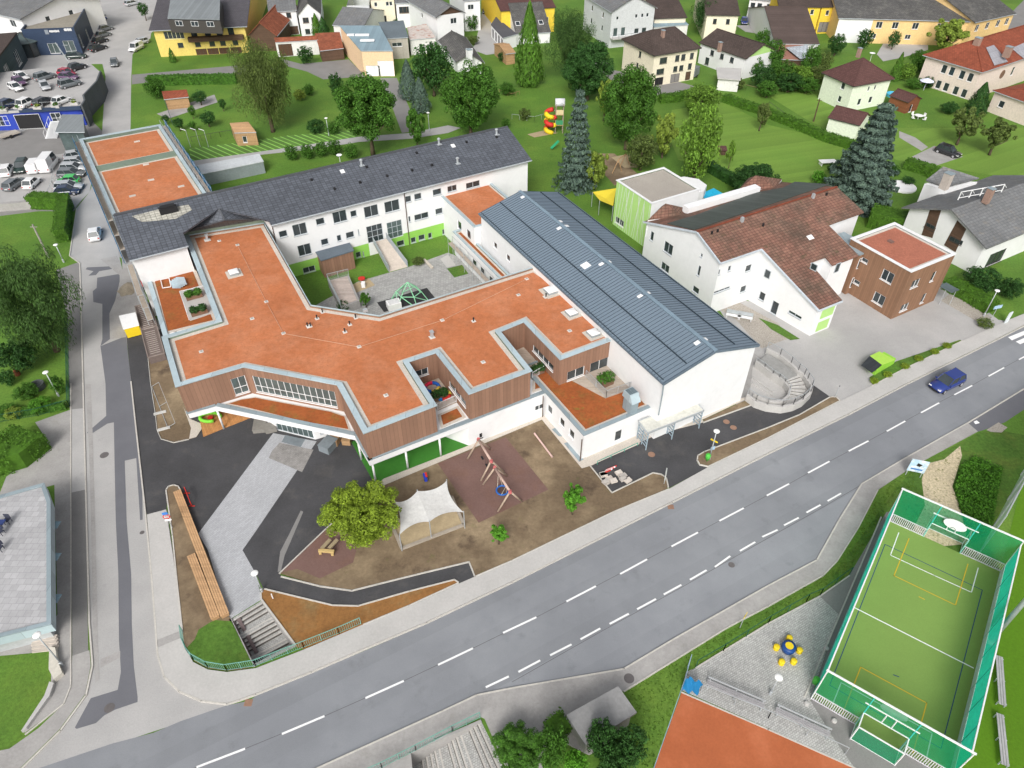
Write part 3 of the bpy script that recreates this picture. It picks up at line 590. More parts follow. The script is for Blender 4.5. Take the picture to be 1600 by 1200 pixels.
def house(label, eave, ze, roof, zr, wm, rm, wins={}, oh=.5, name='house', cat='house', group=None, base=0, fr=None, rt=.18, gable=None, world=False, z0=None, hipf=1.0, gl=None, off=.5):
 Q = eave if world else [G(*p, ze) for p in eave]
 r = rect(*Q) if len(Q) == 3 else [Vector(q[:2]) for q in Q]; c = (r[0]+r[1]+r[2]+r[3])/4; t = thing(name, label, cat, (c.x, c.y, base), group)
 w = [Vector(p) for p in inset(r, oh)]; V = lambda p, z: Vector((p[0], p[1], z))
 L0, L1 = (r[1]-r[0]).length, (r[3]-r[0]).length
 k = roof; sl = 0
 if k in ('gable0', 'hip0'): sl = (zr-ze)/(L1/2)
 elif k in ('gable1', 'hip1'): sl = (zr-ze)/(L0/2)
 zw = ze+oh*sl-.12*(k != 'flat')
 if k == 'shed0': zw = ze
 mb = walls(t, w, z0 or base, zw, wm, wins, fr=fr, gl=gl)
 A, B, C_, D = r; a, b, c_, d = w
 if k == 'gable0':
  m1 = A.lerp(D, off); m2 = B.lerp(C_, off); polys = [[V(A, ze), V(B, ze), V(m2, zr), V(m1, zr)], [V(m1, zr), V(m2, zr), V(C_, ze), V(D, ze)]]
  for p, q in ((b, c_), (d, a)): mb.add([V(p, zw), V(q, zw), V(p.lerp(q, off if p == b else 1-off), zr-.15)], [(0, 1, 2)], 1 if gable else 0)
 elif k == 'gable1':
  m1 = A.lerp(B, off); m2 = D.lerp(C_, off); polys = [[V(A, ze), V(m1, zr), V(m2, zr), V(D, ze)], [V(m1, zr), V(B, ze), V(C_, ze), V(m2, zr)]]
  for p, q in ((a, b), (c_, d)): mb.add([V(p, zw), V(q, zw), V(p.lerp(q, off if p == a else 1-off), zr-.15)], [(0, 1, 2)], 1 if gable else 0)
 elif k in ('hip0', 'hip1'):
  if k == 'hip0':
   f = min(.5, L1/2/L0*hipf); e1, e2 = A.lerp(D, .5), B.lerp(C_, .5); m1, m2 = V(e1.lerp(e2, f), zr), V(e2.lerp(e1, f), zr)
   q = [[A, B, m2, m1], [B, C_, m2], [C_, D, m1, m2], [D, A, m1]]
  else:
   f = min(.5, L0/2/L1*hipf); e1, e2 = A.lerp(B, .5), D.lerp(C_, .5); m1, m2 = V(e1.lerp(e2, f), zr), V(e2.lerp(e1, f), zr)
   q = [[A, B, m1], [B, C_, m2, m1], [C_, D, m2], [D, A, m1, m2]]
  if f >= .499: q = [[p for i, p in enumerate(x) if not (i == 3 and (p-x[2]).length < .05)] if len(x) == 4 else x for x in q];
  polys = [[p if len(p) == 3 else V(p, ze) for p in x] for x in q]
  if f >= .499: polys = [x[:3] for x in polys] if True else polys
 elif k == 'shed0':     # low at near edge, high at far edge
  polys = [[V(A, ze), V(B, ze), V(C_, zr), V(D, zr)]]; z1 = ze+(zr-ze)
  mb.add([V(b, ze), V(c_, ze), V(c_, zr-.2)], [(0, 1, 2)]); mb.add([V(d, ze), V(a, ze), V(d, zr-.2)], [(0, 1, 2)]); mb.quad(V(c_, ze), V(d, ze), V(d, zr-.2), V(c_, zr-.2))
 else: polys = None
 mb.build('wall', [wm, gable or wm], t)
 if polys:
  ro = MB().slab(polys, rt).build('roof', rm, t)
  if k.startswith('gable') or k.startswith('hip'):
   rg = MB(); rg.bar(V(m1, zr+.02) if len(m1) == 2 else m1+Vector((0, 0, .02)), V(m2, zr+.02) if len(m2) == 2 else m2+Vector((0, 0, .02)), .26, .12)
   if k.startswith('hip'):
    for p, q in ((A, m1), (D, m1), (B, m2), (C_, m2)) if k == 'hip0' else ((A, m1), (B, m1), (C_, m2), (D, m2)): rg.bar(V(p, ze+.03), q+Vector((0, 0, .03)), .2, .1)
   rg.build('ridge_cap', rm, t)
  gt = MB()
  es = {'gable0': ((A, B), (C_, D)), 'gable1': ((B, C_), (D, A)), 'shed0': ((A, B),)}.get(k, ((A, B), (B, C_), (C_, D), (D, A)))
  for p, q in es: MB().bar(V(p, ze-.1), V(q, ze-.1), .14, .12).build('gutter', frame_g if rm not in (tile_br, tile_mar) else frame_d, t)
 t['_r'] = 0; del t['_r']
 t_roof = (r, w)
 return t, r, w
def flat_roof(t, poly, z, cop, mat, cw=.5, gm=.45, up=.35, ins=None, cmat=None, gmat=None):
 """parapet coping, upstand, gravel margin and green roof on a CCW outline"""
 poly = ccw(poly); n = len(poly); cw = cw if isinstance(cw, list) else [cw]*n
 p1 = inset(poly, cw); p2 = inset(poly, [c+.02 for c in cw]); p3 = inset(poly, [c+gm for c in cw])
 MB().ring(poly, p1, z-.12, z).build('coping', cop, t)
 MB().ring(inset(poly, [c*.55 for c in cw]), inset(poly, [c-.02 for c in cw]), z-up-.3, z-.121).build('parapet', cmat or upstand, t)
 MB().ring(p2, p3, z-up-.2, z-up+.02).build('gravel_margin', gmat or gravelw, t)
 mb = MB().prism(inset(poly, [c+gm-.02 for c in cw]), z-up-.2, z-up, bottom=False); return mb.build('green_roof', mat, t)
def box_part(name, t, c, sz, rz, mat, rx=0): return MB().box(c, sz, rz, rx=rx).build(name, mat, t)
def chimney(t, px, py, z, w=.6, h=1.0, mat=None, down=1.2, rz=CA):
 p = G(px, py, z); mb = MB(); mb.box((p.x, p.y, z+(h-down)/2-.0), (w, w*1.2, h+down), rz); mb.box((p.x, p.y, z+h+.04), (w+.14, w*1.2+.14, .08), rz, 1); return mb.build('chimney', [mat or M('chimney_brick', (.3, .2, .16)), zinc_d], t)
def skylight(t, A, B, ze, zr_pt, px, py, w=.8, h=1.0, mat=None):
 """roof window on the plane through eave A-B and a higher point"""
 A, B, C_ = Vector(A), Vector(B), Vector(zr_pt); n = (B-A).cross(C_-A).normalized(); n = n if n.z > 0 else -n
 d = ray(px, py); O = Vector((0, 0, CAMH)); p = O+d*((A-O).dot(n)/d.dot(n)); u = (B-A).normalized(); v = n.cross(u); mb = MB()
 for s, q, k in ((1, .06, 0), (.82, .075, 1)):
  c = [p+u*(x*w*s/2)+v*(y*h*s/2) for x, y in ((-1, -1), (1, -1), (1, 1), (-1, 1))]
  mb.add([x-n*.1 for x in c]+[x+n*q for x in c], [(0, 1, 5, 4), (1, 2, 6, 5), (2, 3, 7, 6), (3, 0, 4, 7), (4, 5, 6, 7)], k)
 return mb.build('roof_window', [frame_w, mat or glass], t)
def downpipe(t, x, y, z0, z1, mat=None): return MB().tube([(x, y, z0), (x, y, z1)], .06, 8).build('downpipe', mat or zinc_d, t)
def rail(name, t, pts, h=1.0, n=None, mat=None, step=.14, top=.05, post=None, zs=None, bars=True):
 """railing along 3D points: top rail, bottom rail and uprights in one part"""
 mb = MB()
 for a, b in zip(pts, pts[1:]):
  a, b = Vector(a), Vector(b); L = (b-a).length; k = max(1, int(L/step)) if bars else 0
  mb.bar(a+Vector((0, 0, h)), b+Vector((0, 0, h)), top, top)
  if bars: mb.bar(a+Vector((0, 0, .12)), b+Vector((0, 0, .12)), .03, .03)
  for i in range(k+1): p = a.lerp(b, i/max(1, k)); mb.bar(p+Vector((0, 0, .1)), p+Vector((0, 0, h)), .022)
  m = max(1, round(L/(post or 1.6)))
  for i in range(m+1): p = a.lerp(b, i/m); mb.bar(p, p+Vector((0, 0, h)), .05)
 return mb.build(name, mat or steel, t) if t else mb
def auto_wins(poly, rects, zmax=20):
 """put every photo rectangle on the camera-facing wall it lies on"""
 out = {}; n = len(poly); cam2 = Vector((0, 0))
 for q in rects:
  best = None
  for i in range(n):
   A, B = Vector(poly[i]), Vector(poly[(i+1) % n]); u = (B-A).normalized(); nn = Vector((u.y, -u.x))
   if (cam2-A).dot(nn) <= 0: continue
   a, b = on_wall(A, B, (q[0]+q[2])/2, (q[1]+q[3])/2); L = (B-A).length
   if 0 <= a <= L and 0 < b < zmax:
    dd = (A+u*a).length
    if best is None or dd < best[0]: best = (dd, i)
  if best: out.setdefault(best[1], []).append(('p', *q))
 return out
def plane_hit(P0, n, px, py):
 d = ray(px, py); O = Vector((0, 0, CAMH)); return O+d*((P0-O).dot(n)/d.dot(n))
def walls_under(par, poly, topfn, mat, rects=(), name='wall', fr=None, z0=-.05, **k):
 poly = ccw(poly); W = auto_wins(poly, rects); mb = MB(); n = len(poly)
 for i in range(n):
  A, B = Vector(poly[i]), Vector(poly[(i+1) % n]); za, zb = topfn(A), topfn(B); zm = min(za, zb)
  ws = parse_wins(W.get(i, []), A, B); H = [w for w in ws if w[3] < zm-.03]
  wall_mesh(mb, A, B, z0, zm, [w[:4] for w in H])
  if abs(za-zb) > .01:
   hi = A if za > zb else B; mb.add([(A.x, A.y, zm), (B.x, B.y, zm), (hi.x, hi.y, max(za, zb))], [(0, 1, 2)])
  for w in ws:
   o = dict(w[4]); o.setdefault('fr', fr)
   if w not in H: o['d'] = -.02; o['sill'] = False
   window(par, A, B, *w[:4], **o)
 return mb.build(name, mat, par)
# ======================= THE SCHOOL =======================
ZR, ZL = 7.4, 3.5
UPX = [(287.5, 367.5), (337.5, 500), (252, 526), (273.6, 604.5), (380, 573), (526, 601), (567.5, 677.5), (683, 633), (639, 565), (680.4, 551), (732, 616), (832, 579), (782.5, 517.5), (818, 503), (875, 562), (989, 519), (980, 516), (835, 416), (592.5, 492.5), (486, 476), (412.5, 347.5)]
UP = [tuple(G(*p, ZR)[:2]) for p in UPX]
assert area2(UP) > 0
cx = sum(p[0] for p in UP)/len(UP); cy = sum(p[1] for p in UP)/len(UP)
sch = thing('school_building', 'large school block with orange planted flat roof and brown timber upper storey', 'school building', (cx, cy, 0))
cwid = [.6, .5, .6, .55, .5, .6, .55, .55, .5, .55, .55, .55, .5, .5, .55, .1, .1, .1, .1, .1, .1]
flat_roof(sch, UP, ZR, zinc, sedum, cw=cwid, gm=.55)
UW = inset(UP, .16); up_w = {
 4: [('p', 357, 595, 391, 612, dict(fr=frame_w, gl=glass_l))],
 8: [('g', [.45], ZL+1.2, 1.5, .95, dict(fr=frame_w, cols=2))],
 9: [('g', [.62], ZL+1.0, 3.9, .9, dict(fr=frame_w, cols=3))], 13: [('g', [.55], ZL+1.0, 4.4, .9, dict(fr=frame_w, cols=4))],
 14: [('p', 887, 577, 912, 590, dict(fr=frame_w, h=1.3)), ('p', 923, 566, 949, 582, dict(fr=frame_w, h=2.15, kind='door', gl=glass, cols=2))],
 12: [('g', [.25], ZL+1.0, .8, .9, dict(fr=frame_w))]}
up_w[4] = [('g', [.5], ZL+.35, 9.6, 2.3, dict(fr=frame_w, gl=glass_l, cols=13, zs=[ZL+1.25]))]
up_w[3] = [('g', [.86], ZL+.35, 1.5, 2.3, dict(fr=frame_w, gl=glass_l, cols=2, zs=[ZL+1.25]))]
mb = walls(sch, UW, ZL-.1, ZR-.13, clad, up_w); mb.build('wall', clad, sch)
MB().flat(UW, ZR-.6).build('ceiling_slab', concrete, sch)
ANG = Vector((math.cos(CA), math.sin(CA))); PER = Vector((-ANG.y, ANG.x))
hallA = G(1187, 539, 8.3); hallB = G(1037, 600, 8.3); hallC = G(747, 335, 8.3)
m0 = Vector(UP[0]); m2 = Vector(UP[2]); m3 = Vector(UP[3]); m6 = Vector(UP[6])
k1 = G(337.5, 636, 3.4); k2 = G(554, 682, 3.4); w1 = G(851, 615, ZL); ZW = 5.0; tnw = G(227.5, 432.5, ZW); tne = G(304, 412, ZW)
LO = [tuple(p[:2]) for p in (Vector(UP[1])+ANG*3, tne, tnw, m2+Vector((.15, 0)), m3+Vector((.1, .0)), k1, k2, m6+Vector((.02, .05)), w1, w1+Vector((*(PER*4), 0)), )]
LO2 = [tuple(p[:2]) for p in (tnw, Vector(UP[2])+Vector((.2, .05)), m3+Vector((.12, .05)), k1, k2, m6+Vector((.05, .0)), w1, Vector((*w1[:2],))+PER*6.5, Vector(UP[17])-ANG*.3-PER*.3, Vector(UP[18])+Vector((.1, -.4)), Vector(UP[19])+Vector((-.1, -.4)), Vector(UP[20])+Vector((-.3, -.3)), tne)]
LO2 = ccw(LO2)
MB().prism(LO2, 2.85, ZL-.05).build('floor_slab', white, sch)
def cop_line(pts, z, w=.45, mat=zinc_d, par=sch):
 mb = MB(); pts = [Vector((p[0], p[1], 0)) for p in pts]
 for a, b in zip(pts, pts[1:]):
  u = (b-a).normalized(); n = Vector((-u.y, u.x, 0))*w; mb.prism([a, b, b+n-u*.0, a+n], z-.1, z)
 return mb.build('coping', mat, par)
cop_line([m3, k1, k2, m6], ZL+.12); cop_line([m6, w1], ZL+.12)
W1b = m2.lerp(tnw.to_2d(), .02); MB().prism([dn(tnw), dn(m2+Vector((.2, .05))), dn(UP[1]), dn(Vector(UP[0])-ANG*.1), dn(tne)], 2.9, ZW-.15).build('terrace_block', white, sch); cop_line([tnw, m2], ZW+.05, .55, zinc)
def bed(px, z, mat=sedum2, margin=.3, par=sch):
 p = ccw([tuple(q[:2]) for q in GG(px, z)]); MB().prism(p, z-.1, z, bottom=False).build('gravel_margin', gravelw, par)
 MB().prism(inset(p, margin), z-.1, z+.03, bottom=False).build('green_roof', mat, par)
bed([(352, 631), (378, 623), (399.5, 620), (517, 642), (540, 650), (548, 673), (470, 659), (380, 637)], ZL+.03, margin=.16)
bed([(684, 648), (716, 634), (728, 652), (689, 669)], ZL+.03)
bed([(832, 596), (848, 582), (866, 601), (832, 613)], ZL+.03)
bed([(234, 433), (304, 416), (338, 497), (339, 502), (257, 522)], ZW-.12, margin=.45)
def terrace(px, z=ZL+.08, mat=None):
 MB().prism([tuple(q[:2]) for q in GG(px, z)], z-.1, z, bottom=False).build('terrace_floor', mat or M('terrace_boards', (.42, .36, .30), pat=('bands', 1, .15, .8, .08)), sch)
terrace([(640, 592), (690, 575), (716, 627), (684, 641)])
terrace([(788, 545), (822, 530), (849, 580), (832, 592)])
terrace([(870, 582), (958, 568), (1000, 603), (946, 622)], z=ZL+.1)
terrace([(280, 456), (320, 444), (335, 488), (297, 501)], z=ZW-.03, mat=concrete)
def shrubmesh(c, r, n=500, leaf=.12, flat=.8):
 mb = MB(); rn = random.Random(int(c[0]*100))
 for i in range(n):
  d = Vector((rn.gauss(0, 1), rn.gauss(0, 1), rn.gauss(0, 1))).normalized()*rn.uniform(.55, 1)*r; d.z *= flat
  p = Vector(c)+d; a = Vector((rn.uniform(-1, 1), rn.uniform(-1, 1), rn.uniform(-.4, .4))).normalized()*leaf; b = a.cross(d.normalized()+Vector((rn.uniform(-.6, .6), rn.uniform(-.6, .6), rn.uniform(0, .6)))).normalized()*leaf*.7
  mb.quad(p-a, p-b, p+a, p+b)
 return mb
leaf_m = M('shrub_leaves', (.06, .17, .02), rough=.6, v1=.1, v2=.15, island=.35, trans=.25)
leaf_dk = M('dark_shrub_leaves', (.03, .09, .02), rough=.6, v1=.1, v2=.15, island=.35, trans=.2)
leaf_y = M('yellow_green_leaves', (.20, .27, .03), rough=.6, v1=.1, v2=.15, island=.3, trans=.25)
def planter(px, py, z, L, W, label, rz=CA, leaf=leaf_m, r=.6):
 p = G(px, py, z); t = thing('planter', label, 'planter', p, 'plant boxes on the school terraces')
 mb = MB(); hw = [(x*L/2*math.cos(rz)-y*W/2*math.sin(rz)+p.x, x*L/2*math.sin(rz)+y*W/2*math.cos(rz)+p.y) for x, y in ((-1, -1), (1, -1), (1, 1), (-1, 1))]
 mb.ring(hw, inset(hw, .06), z, z+.55); mb.flat(inset(hw, .05), z+.48, 1); mb.build('box', [M('brown_planter', (.2, .12, .08)), soil], t)
 k = max(1, round(L/.8)); m2_ = MB()
 for i in range(k):
  f = (i+.5)/k-.5; q = shrubmesh((p.x+f*L*math.cos(rz), p.y+f*L*math.sin(rz), z+.75), r, 380, .11); m2_.add(q.v, q.f)
 m2_.build('shrub', leaf, t); return t
planter(304, 465, ZW, 1.9, .7, 'brown plant box with green shrubs on the roof terrace beside the white table')
planter(312, 490, ZW, 1.9, .7, 'brown plant box at the roof terrace corner, nearer the front', leaf=leaf_dk)
planter(688, 622, ZL+.1, 1.6, .7, 'plant box in the roof notch with the colourful play rings', leaf=leaf_dk)
planter(840, 583, ZL+.1, 1.4, .7, 'plant box with dark shrubs in the narrow roof notch', leaf=leaf_dk)
planter(946, 598, ZL+.12, 1.3, 1.3, 'square plant box with a round bright green shrub on the glass railed terrace', r=.85)
rl = [G(320, 446, ZW+.95), G(280.5, 455, ZW+.95), G(292, 490, ZW+.95)]
rail('terrace_rail', sch, [Vector((p.x, p.y, ZW)) for p in rl], .95, mat=frame_w, bars=False, top=.05)
rail('terrace_rail', sch, [G(684, 641, ZL+.1), G(713, 628, ZL+.1)], .95, mat=frame_w)
rail('terrace_rail', sch, [G(832, 592, ZL+.1), G(849, 582, ZL+.1)], .95, mat=frame_w)
rail('terrace_rail', sch, [G(915, 589, ZL+.1), G(947, 621, ZL+.1), G(1000, 602, ZL+.1)], 1.0, mat=steel)
for px, py, cols, lb in ((675, 605, [(.02, .12, .5), (.7, .03, .08), (.02, .12, .5), (.8, .6, .1)], 'blue and red foam ring on the notch terrace, farther one'), (692, 617, [(.75, .6, .1), (.8, .65, .2), (.02, .2, .55), (.6, .04, .03)], 'yellow foam ring on the notch terrace, nearer the plant box')):
 p = G(px, py, ZL+.25); t = thing('play_ring', lb, 'play ring', p, 'foam play rings'); k = 8
 for i in range(4):
  mb = MB(); mb.tube([p+Vector((math.cos(a)*.75, math.sin(a)*.75, 0)) for a in [2*math.pi*(i*3+j)/12+.02 for j in range(4)]], .2, 8); mb.build('segment', plain('foam_%d_%d' % (i, int(px)), cols[i]), t, True)
g = lambda *a: tuple(G(*a)[:2])
dn = lambda v: (v[0], v[1])
W_ne = Vector(LO2[0]) if False else None
u_w = (m3-m2).normalized()
P0 = m3-u_w*6.5
gf = ccw([dn(tnw.to_2d()+Vector((.1, -.1))), dn(P0+Vector((.15, .05))), dn(P0+ANG*3.5), g(432, 672), g(493, 687), g(560, 668), g(640, 662), g(733, 697), dn(w1.to_2d()+PER*.02-ANG*.05), dn(w1.to_2d()+PER*6), dn(Vector(UP[17])-ANG*.8-PER*.8), dn(Vector(UP[18])+Vector((.1, -1.0))), dn(Vector(UP[19])+Vector((-.2, -1.0))), dn(Vector(UP[20])+Vector((-.6, -.6))), dn(tne.to_2d())])
gi = {}
for i in range(len(gf)):
 a, b = Vector(gf[i]), Vector(gf[(i+1) % len(gf)])
 if (a-Vector(g(432, 672))).length < .01: ie = i
 if (a-Vector(g(733, 697))).length < .01: iw = i
def gmat(i): return (lambda u, z: 0)
dk_wall = M('dark_recess_wall', (.055, .05, .05))
L_e = (Vector(gf[(ie+1) % len(gf)])-Vector(gf[ie])).length
mb = walls(sch, gf, -.05, 2.84, white, {ie: [('g', [.5], .05, L_e-.3, 2.6, dict(kind='glass_front', fr=frame_g, gl=glass_l, cols=7, sill=False))],
 (ie-1) % len(gf): [('g', [.7], .6, 2.5, 1.6, dict(fr=frame_g))], (ie+1) % len(gf): [('g', [.3, .7], .6, 1.6, 1.6, dict(fr=frame_g))],
 iw: [('p', 749, 678, 754, 683, dict(gl=black, fr=frame_d))]})
mb.build('ground_floor_wall', [white], sch)
MB().prism([g(549, 691), g(585, 755.5), g(734, 696.5), g(700, 672), g(640, 662)], .0, .06, bottom=False).build('green_floor', greenr, sch)
MB().prism([g(312, 655), g(340, 640), g(400, 645), g(395, 652), g(347, 671), g(318, 683)], .0, .12, bottom=False).build('timber_deck', deck, sch, rot=CA)
MB().prism([tuple(G(*p)[:2]) for p in ((549, 691), (553, 690), (588, 753), (585, 756))], .061, .09).build('edge_strip', greenr, sch)
for px, py in ((587, 752), (637.5, 732), (689, 712), (565, 718), (350, 670)):
 p = G(px, py); MB().lathe(p, [(.11, 0), (.11, 2.86)], 14).build('pillar', frame_w, sch, True)
def vent(px, py, label, s=.45, kind='pipe', z=ZR-.35):
 p = G(px, py, z); t = thing('roof_vent', label, 'roof vent', p, 'small vents on the orange roof')
 MB().box(p+Vector((0, 0, .02)), (s, s, .05), CA).build('plate', M('vent_plate', (.62, .6, .56)), t)
 if kind == 'pipe': MB().lathe(p, [(.07, .03), (.07, .42), (.1, .42), (.1, .5)], 10).build('pipe', black, t)
 elif kind == 'two':
  for dx in (-.16, .18): MB().lathe(p+Vector((dx, 0, 0)), [(.07, .03), (.07, .42), (.1, .42), (.1, .5)], 10).build('pipe', black, t)
 elif kind == 'drain': MB().lathe(p, [(.13, .04), (.13, .09), (.05, .12)], 12).build('drain_dome', M('drain_grey', (.35, .35, .33)), t)
 elif kind == 'duct':
  mb = MB(); mb.box(p+Vector((0, 0, .35)), (.3, .3, .7), CA); mb.box(p+Vector((0, .1, .72)), (.42, .5, .08), CA); mb.build('duct', steel, t)
VN = [(342.5, 376.5, 'drain', 'beyond the square dome on the long wing'), (371, 383, 'drain', 'nearest the inner edge of the long wing'), (416, 471.5, 'drain', 'between the long wing and the pipe group'), (394, 498, 'drain', 'by the terrace corner'), (443, 521, 'drain', 'left of the pipe group'), (504, 488, 'pipe', 'farthest left in the pipe group'), (495.5, 498, 'pipe', 'second in the left row of pipes'), (483, 510, 'two', 'twin black pipes, nearest in the left row'), (556, 497, 'pipe', 'farthest in the right row of pipes'), (546.5, 507.5, 'pipe', 'middle of the right row of pipes'), (539, 519, 'pipe', 'nearest in the right row of pipes'), (561, 542, 'drain', 'alone in front of the pipe group'), (691, 500.5, 'drain', 'left of the lone black pipe'), (740, 502, 'pipe', 'lone black pipe near the narrow notch'), (755, 566, 'drain', 'on the roof block between the two notches'), (603, 618, 'drain', 'on the front corner roof block'), (314.5, 549.5, 'drain', 'on the roof block nearest the street'), (823, 436, 'drain', 'farthest by the blue roof'), (810, 461, 'drain', 'beside the big dome'), (890, 517, 'drain', 'between the two nearest domes'), (369, 425, 'drain', 'beside the square dome')]
for px, py, k, lb in VN: vent(px, py, 'pale roof %s, %s' % ('drain plate' if k == 'drain' else 'plate with black pipe' if k == 'pipe' else 'plate', lb), s=.62 if k == 'two' else .45, kind=k)
vent(675, 527, 'pale roof plate with a grey metal duct near the front notch', .6, 'duct')
vent(324, 375, 'pale roof plate with a square grey duct at the far end of the long wing', .8, 'duct'); vent(853, 464, 'small pale plate with a black pipe beside the first dome', .6)
def dome(px, py, label, s=1.15, z=ZR-.35):
 p = G(px, py, z); t = thing('skylight_dome', label, 'skylight', p, 'white skylight domes on the school roof')
 MB().box(p+Vector((0, 0, .03)), (s*1.6, s*1.6, .06), CA).build('gravel_pad', gravelw, t); MB().box(p+Vector((0, 0, .2)), (s, s, .3), CA).build('curb', M('curb_grey', (.3, .33, .34)), t)
 MB().lathe(p+Vector((0, 0, .36)), [(s*.7, 0), (s*.7, .05), (s*.55, .12), (s*.2, .17)], 4).build('lid', whitep, t).rotation_euler = (0, 0, 0)
 t.children[-1].data.transform(Matrix.Rotation(R(45)+CA, 4, 'Z')); return t
dome(366, 428, 'square white skylight dome alone on the long wing of the roof'); dome(861, 456, 'white skylight dome farthest of three along the blue roof', 1.4); dome(893, 491, 'white skylight dome in the middle of three along the blue roof'); dome(927, 523, 'white skylight dome nearest the front edge by the blue roof')
lc = [(371, 383), (416, 471.5), (443, 521), (561, 542), (691, 500.5), (823, 436)]
for a, b in zip(lc, lc[1:]): MB().tube([G(*a, ZR-.27), G(*b, ZR-.27)], .022, 5).build('lightning_wire', M('pale_wire', (.55, .36, .25)), sch)
p = G(571, 488, ZR+.1); mb = MB(); mb.box(p+Vector((0, 0, .3)), (.5, .35, .3), CA); mb.tube([p-Vector((0, 0, .2)), p+Vector((0, 0, .3))], .05); solo('roof_camera_box', mb, steel, 'small grey unit on the roof edge above the courtyard', 'roof unit')
# ---------- low white block and corridor ----------
lw = thing('low_wing', 'low white wing with rusty planted roof between the timber block and the hall', 'building', (w1.x, w1.y, 0))
wa = w1.to_2d(); wb = G(909.5, 682, 3.7).to_2d(); Lb = (wb-wa).length; hb = hallB.to_2d()
wb = wa-PER*Lb; wc = wb+ANG*((G(1027.5, 637.5, 3.7).to_2d()-wb).dot(ANG))
wall_h = Vector(hb); wd = wc+PER*20; LW = [dn(wb), dn(wc), dn(wc+PER*((wall_h-wc).dot(PER)+6.4)), dn(wa+PER*0+ANG*0.02+PER*((wall_h-wc).dot(PER)+6.4-0+0)-PER*((wa-wb).dot(PER))), ]
LW = [dn(wb), dn(wc), dn(wc+PER*(Lb+4.2)), dn(wb+PER*(Lb+4.2)), dn(wa)]
LW = [dn(wb), dn(wc), dn(wc+PER*(Lb+5)), dn(wb+PER*(Lb+5))]
flat_roof(lw, LW, 3.75, zinc_d, sedum2, cw=[.45, .35, .2, .45], gm=.35, up=.2)
mb = walls(lw, inset(LW, .1), -.05, 3.64, white, {0: [('p', 962, 675, 971, 686, {})], 3: [('p', x-4, y-5, x+4, y+5, dict(w=.95, h=1.1)) for x, y in ((859, 640), (878, 660), (893, 678))]})
mb.build('wall', white, lw)
for px, py, w_, h_ in ((838, 628, 0, 0),):
 pass
iww = iw
pp = Vector(gf[iw]); qq = Vector(gf[(iw+1) % len(gf)])
a = on_wall(pp, qq, 842, 636); window(sch, pp, qq, a[0]-.55, a[1]-.35, a[0]+.55, a[1]+.4, d=.01, cols=2)
for q, s in ((wa, (-.1, .1)), (wb, (-.1, .35))): MB().tube([(q.x+s[0]-.05, q.y-.15, 0), (q.x+s[0]-.05, q.y-.15, 3.3)], .055).build('downpipe', brownp, lw)
for k, (px, py) in enumerate(((866, 613), (915, 669))): pass
p = G(984, 640, 3.6); t = thing('ventilation_tower', 'grey sheet metal air intake tower on the rusty low roof', 'ventilation unit', p)
mb = MB(); mb.box(p+Vector((0, 0, .8)), (1.0, 1.3, 1.6), CA); mb.build('shaft', zinc_d, t)
mb = MB(); h_ = [Vector((x*math.cos(CA)-y*math.sin(CA)+p.x, x*math.sin(CA)+y*math.cos(CA)+p.y, 0)) for x, y in ((-.55, -.9), (.55, -.9), (.55, .9), (-.55, .9))]
tp = [Vector((x*math.cos(CA)-y*math.sin(CA)+p.x, x*math.sin(CA)+y*math.cos(CA)+p.y, 0)) for x, y in ((-.55, -.35), (.55, -.35), (.55, .7), (-.55, .7))]
mb.add([v+Vector((0, 0, p.z+1.6)) for v in h_]+[v+Vector((0, 0, p.z+2.5)) for v in tp], [(0, 1, 5, 4), (1, 2, 6, 5), (2, 3, 7, 6), (3, 0, 4, 7), (4, 5, 6, 7), (3, 2, 1, 0)]); mb.build('hood', zinc, t)
mb = MB(); c = sum(tp, Vector())/4
for k in range(2): mb.box((c.x+(k-.5)*.5*ANG.x, c.y+(k-.5)*.5*ANG.y, p.z+2.515), (.46, .85, .03), CA)
mb.build('grille', M('grille_dark', (.12, .16, .18)), t)
def flatwing(label, A, L, Wd, z, cop, matr, wins={}, cw=.3):
 r = [A, A-PER*L, A-PER*L+ANG*Wd, A+ANG*Wd]; r = ccw([dn(q) for q in r]); c = sum((Vector(q) for q in r), Vector((0, 0)))/4
 t = thing('corridor_wing', label, 'building', (c.x, c.y, 0)); flat_roof(t, r, z, cop, matr, cw=cw, gm=.3, up=.2)
 r2 = inset(r, .1); w2 = {}
 for i in range(4):
  a, b = Vector(r2[i]), Vector(r2[(i+1) % 4])
  if abs(((b-a).normalized()+PER).length) < .1 and 'w' in wins: w2[i] = wins['w']
  if abs(((b-a).normalized()-ANG).length) < .1 and 's' in wins: w2[i] = wins['s']
 walls(t, r2, -.05, z-.12, white, w2).build('wall', white, t); return t
hx = hallC.to_2d(); LE = G(831, 250, 8.9).to_2d(); LWt = G(202, 407, 8.9).to_2d(); ld = (LE-LWt).normalized();
a1 = G(697.5, 314, 6.5).to_2d(); wdt = (hb-a1).dot(ANG)-.15
lk1 = a1-PER*8.8; hN = lk1.dot(PER); HC2 = hallC.to_2d()
dH = HC2.dot(PER)-hN+.3
lk = [dn(lk1), dn(lk1+ANG*(wdt+8)), dn(lk1+ANG*(wdt+8)+PER*15), dn(lk1+PER*13)] if dH < 1 else [dn(lk1), dn(lk1+ANG*wdt), dn(lk1+ANG*wdt+PER*(HC2.dot(PER)-hN+.3)), dn(lk1+ANG*(wdt+8)+PER*(HC2.dot(PER)-hN+.3)), dn(lk1+ANG*(wdt+8)+PER*15), dn(lk1+PER*13)]
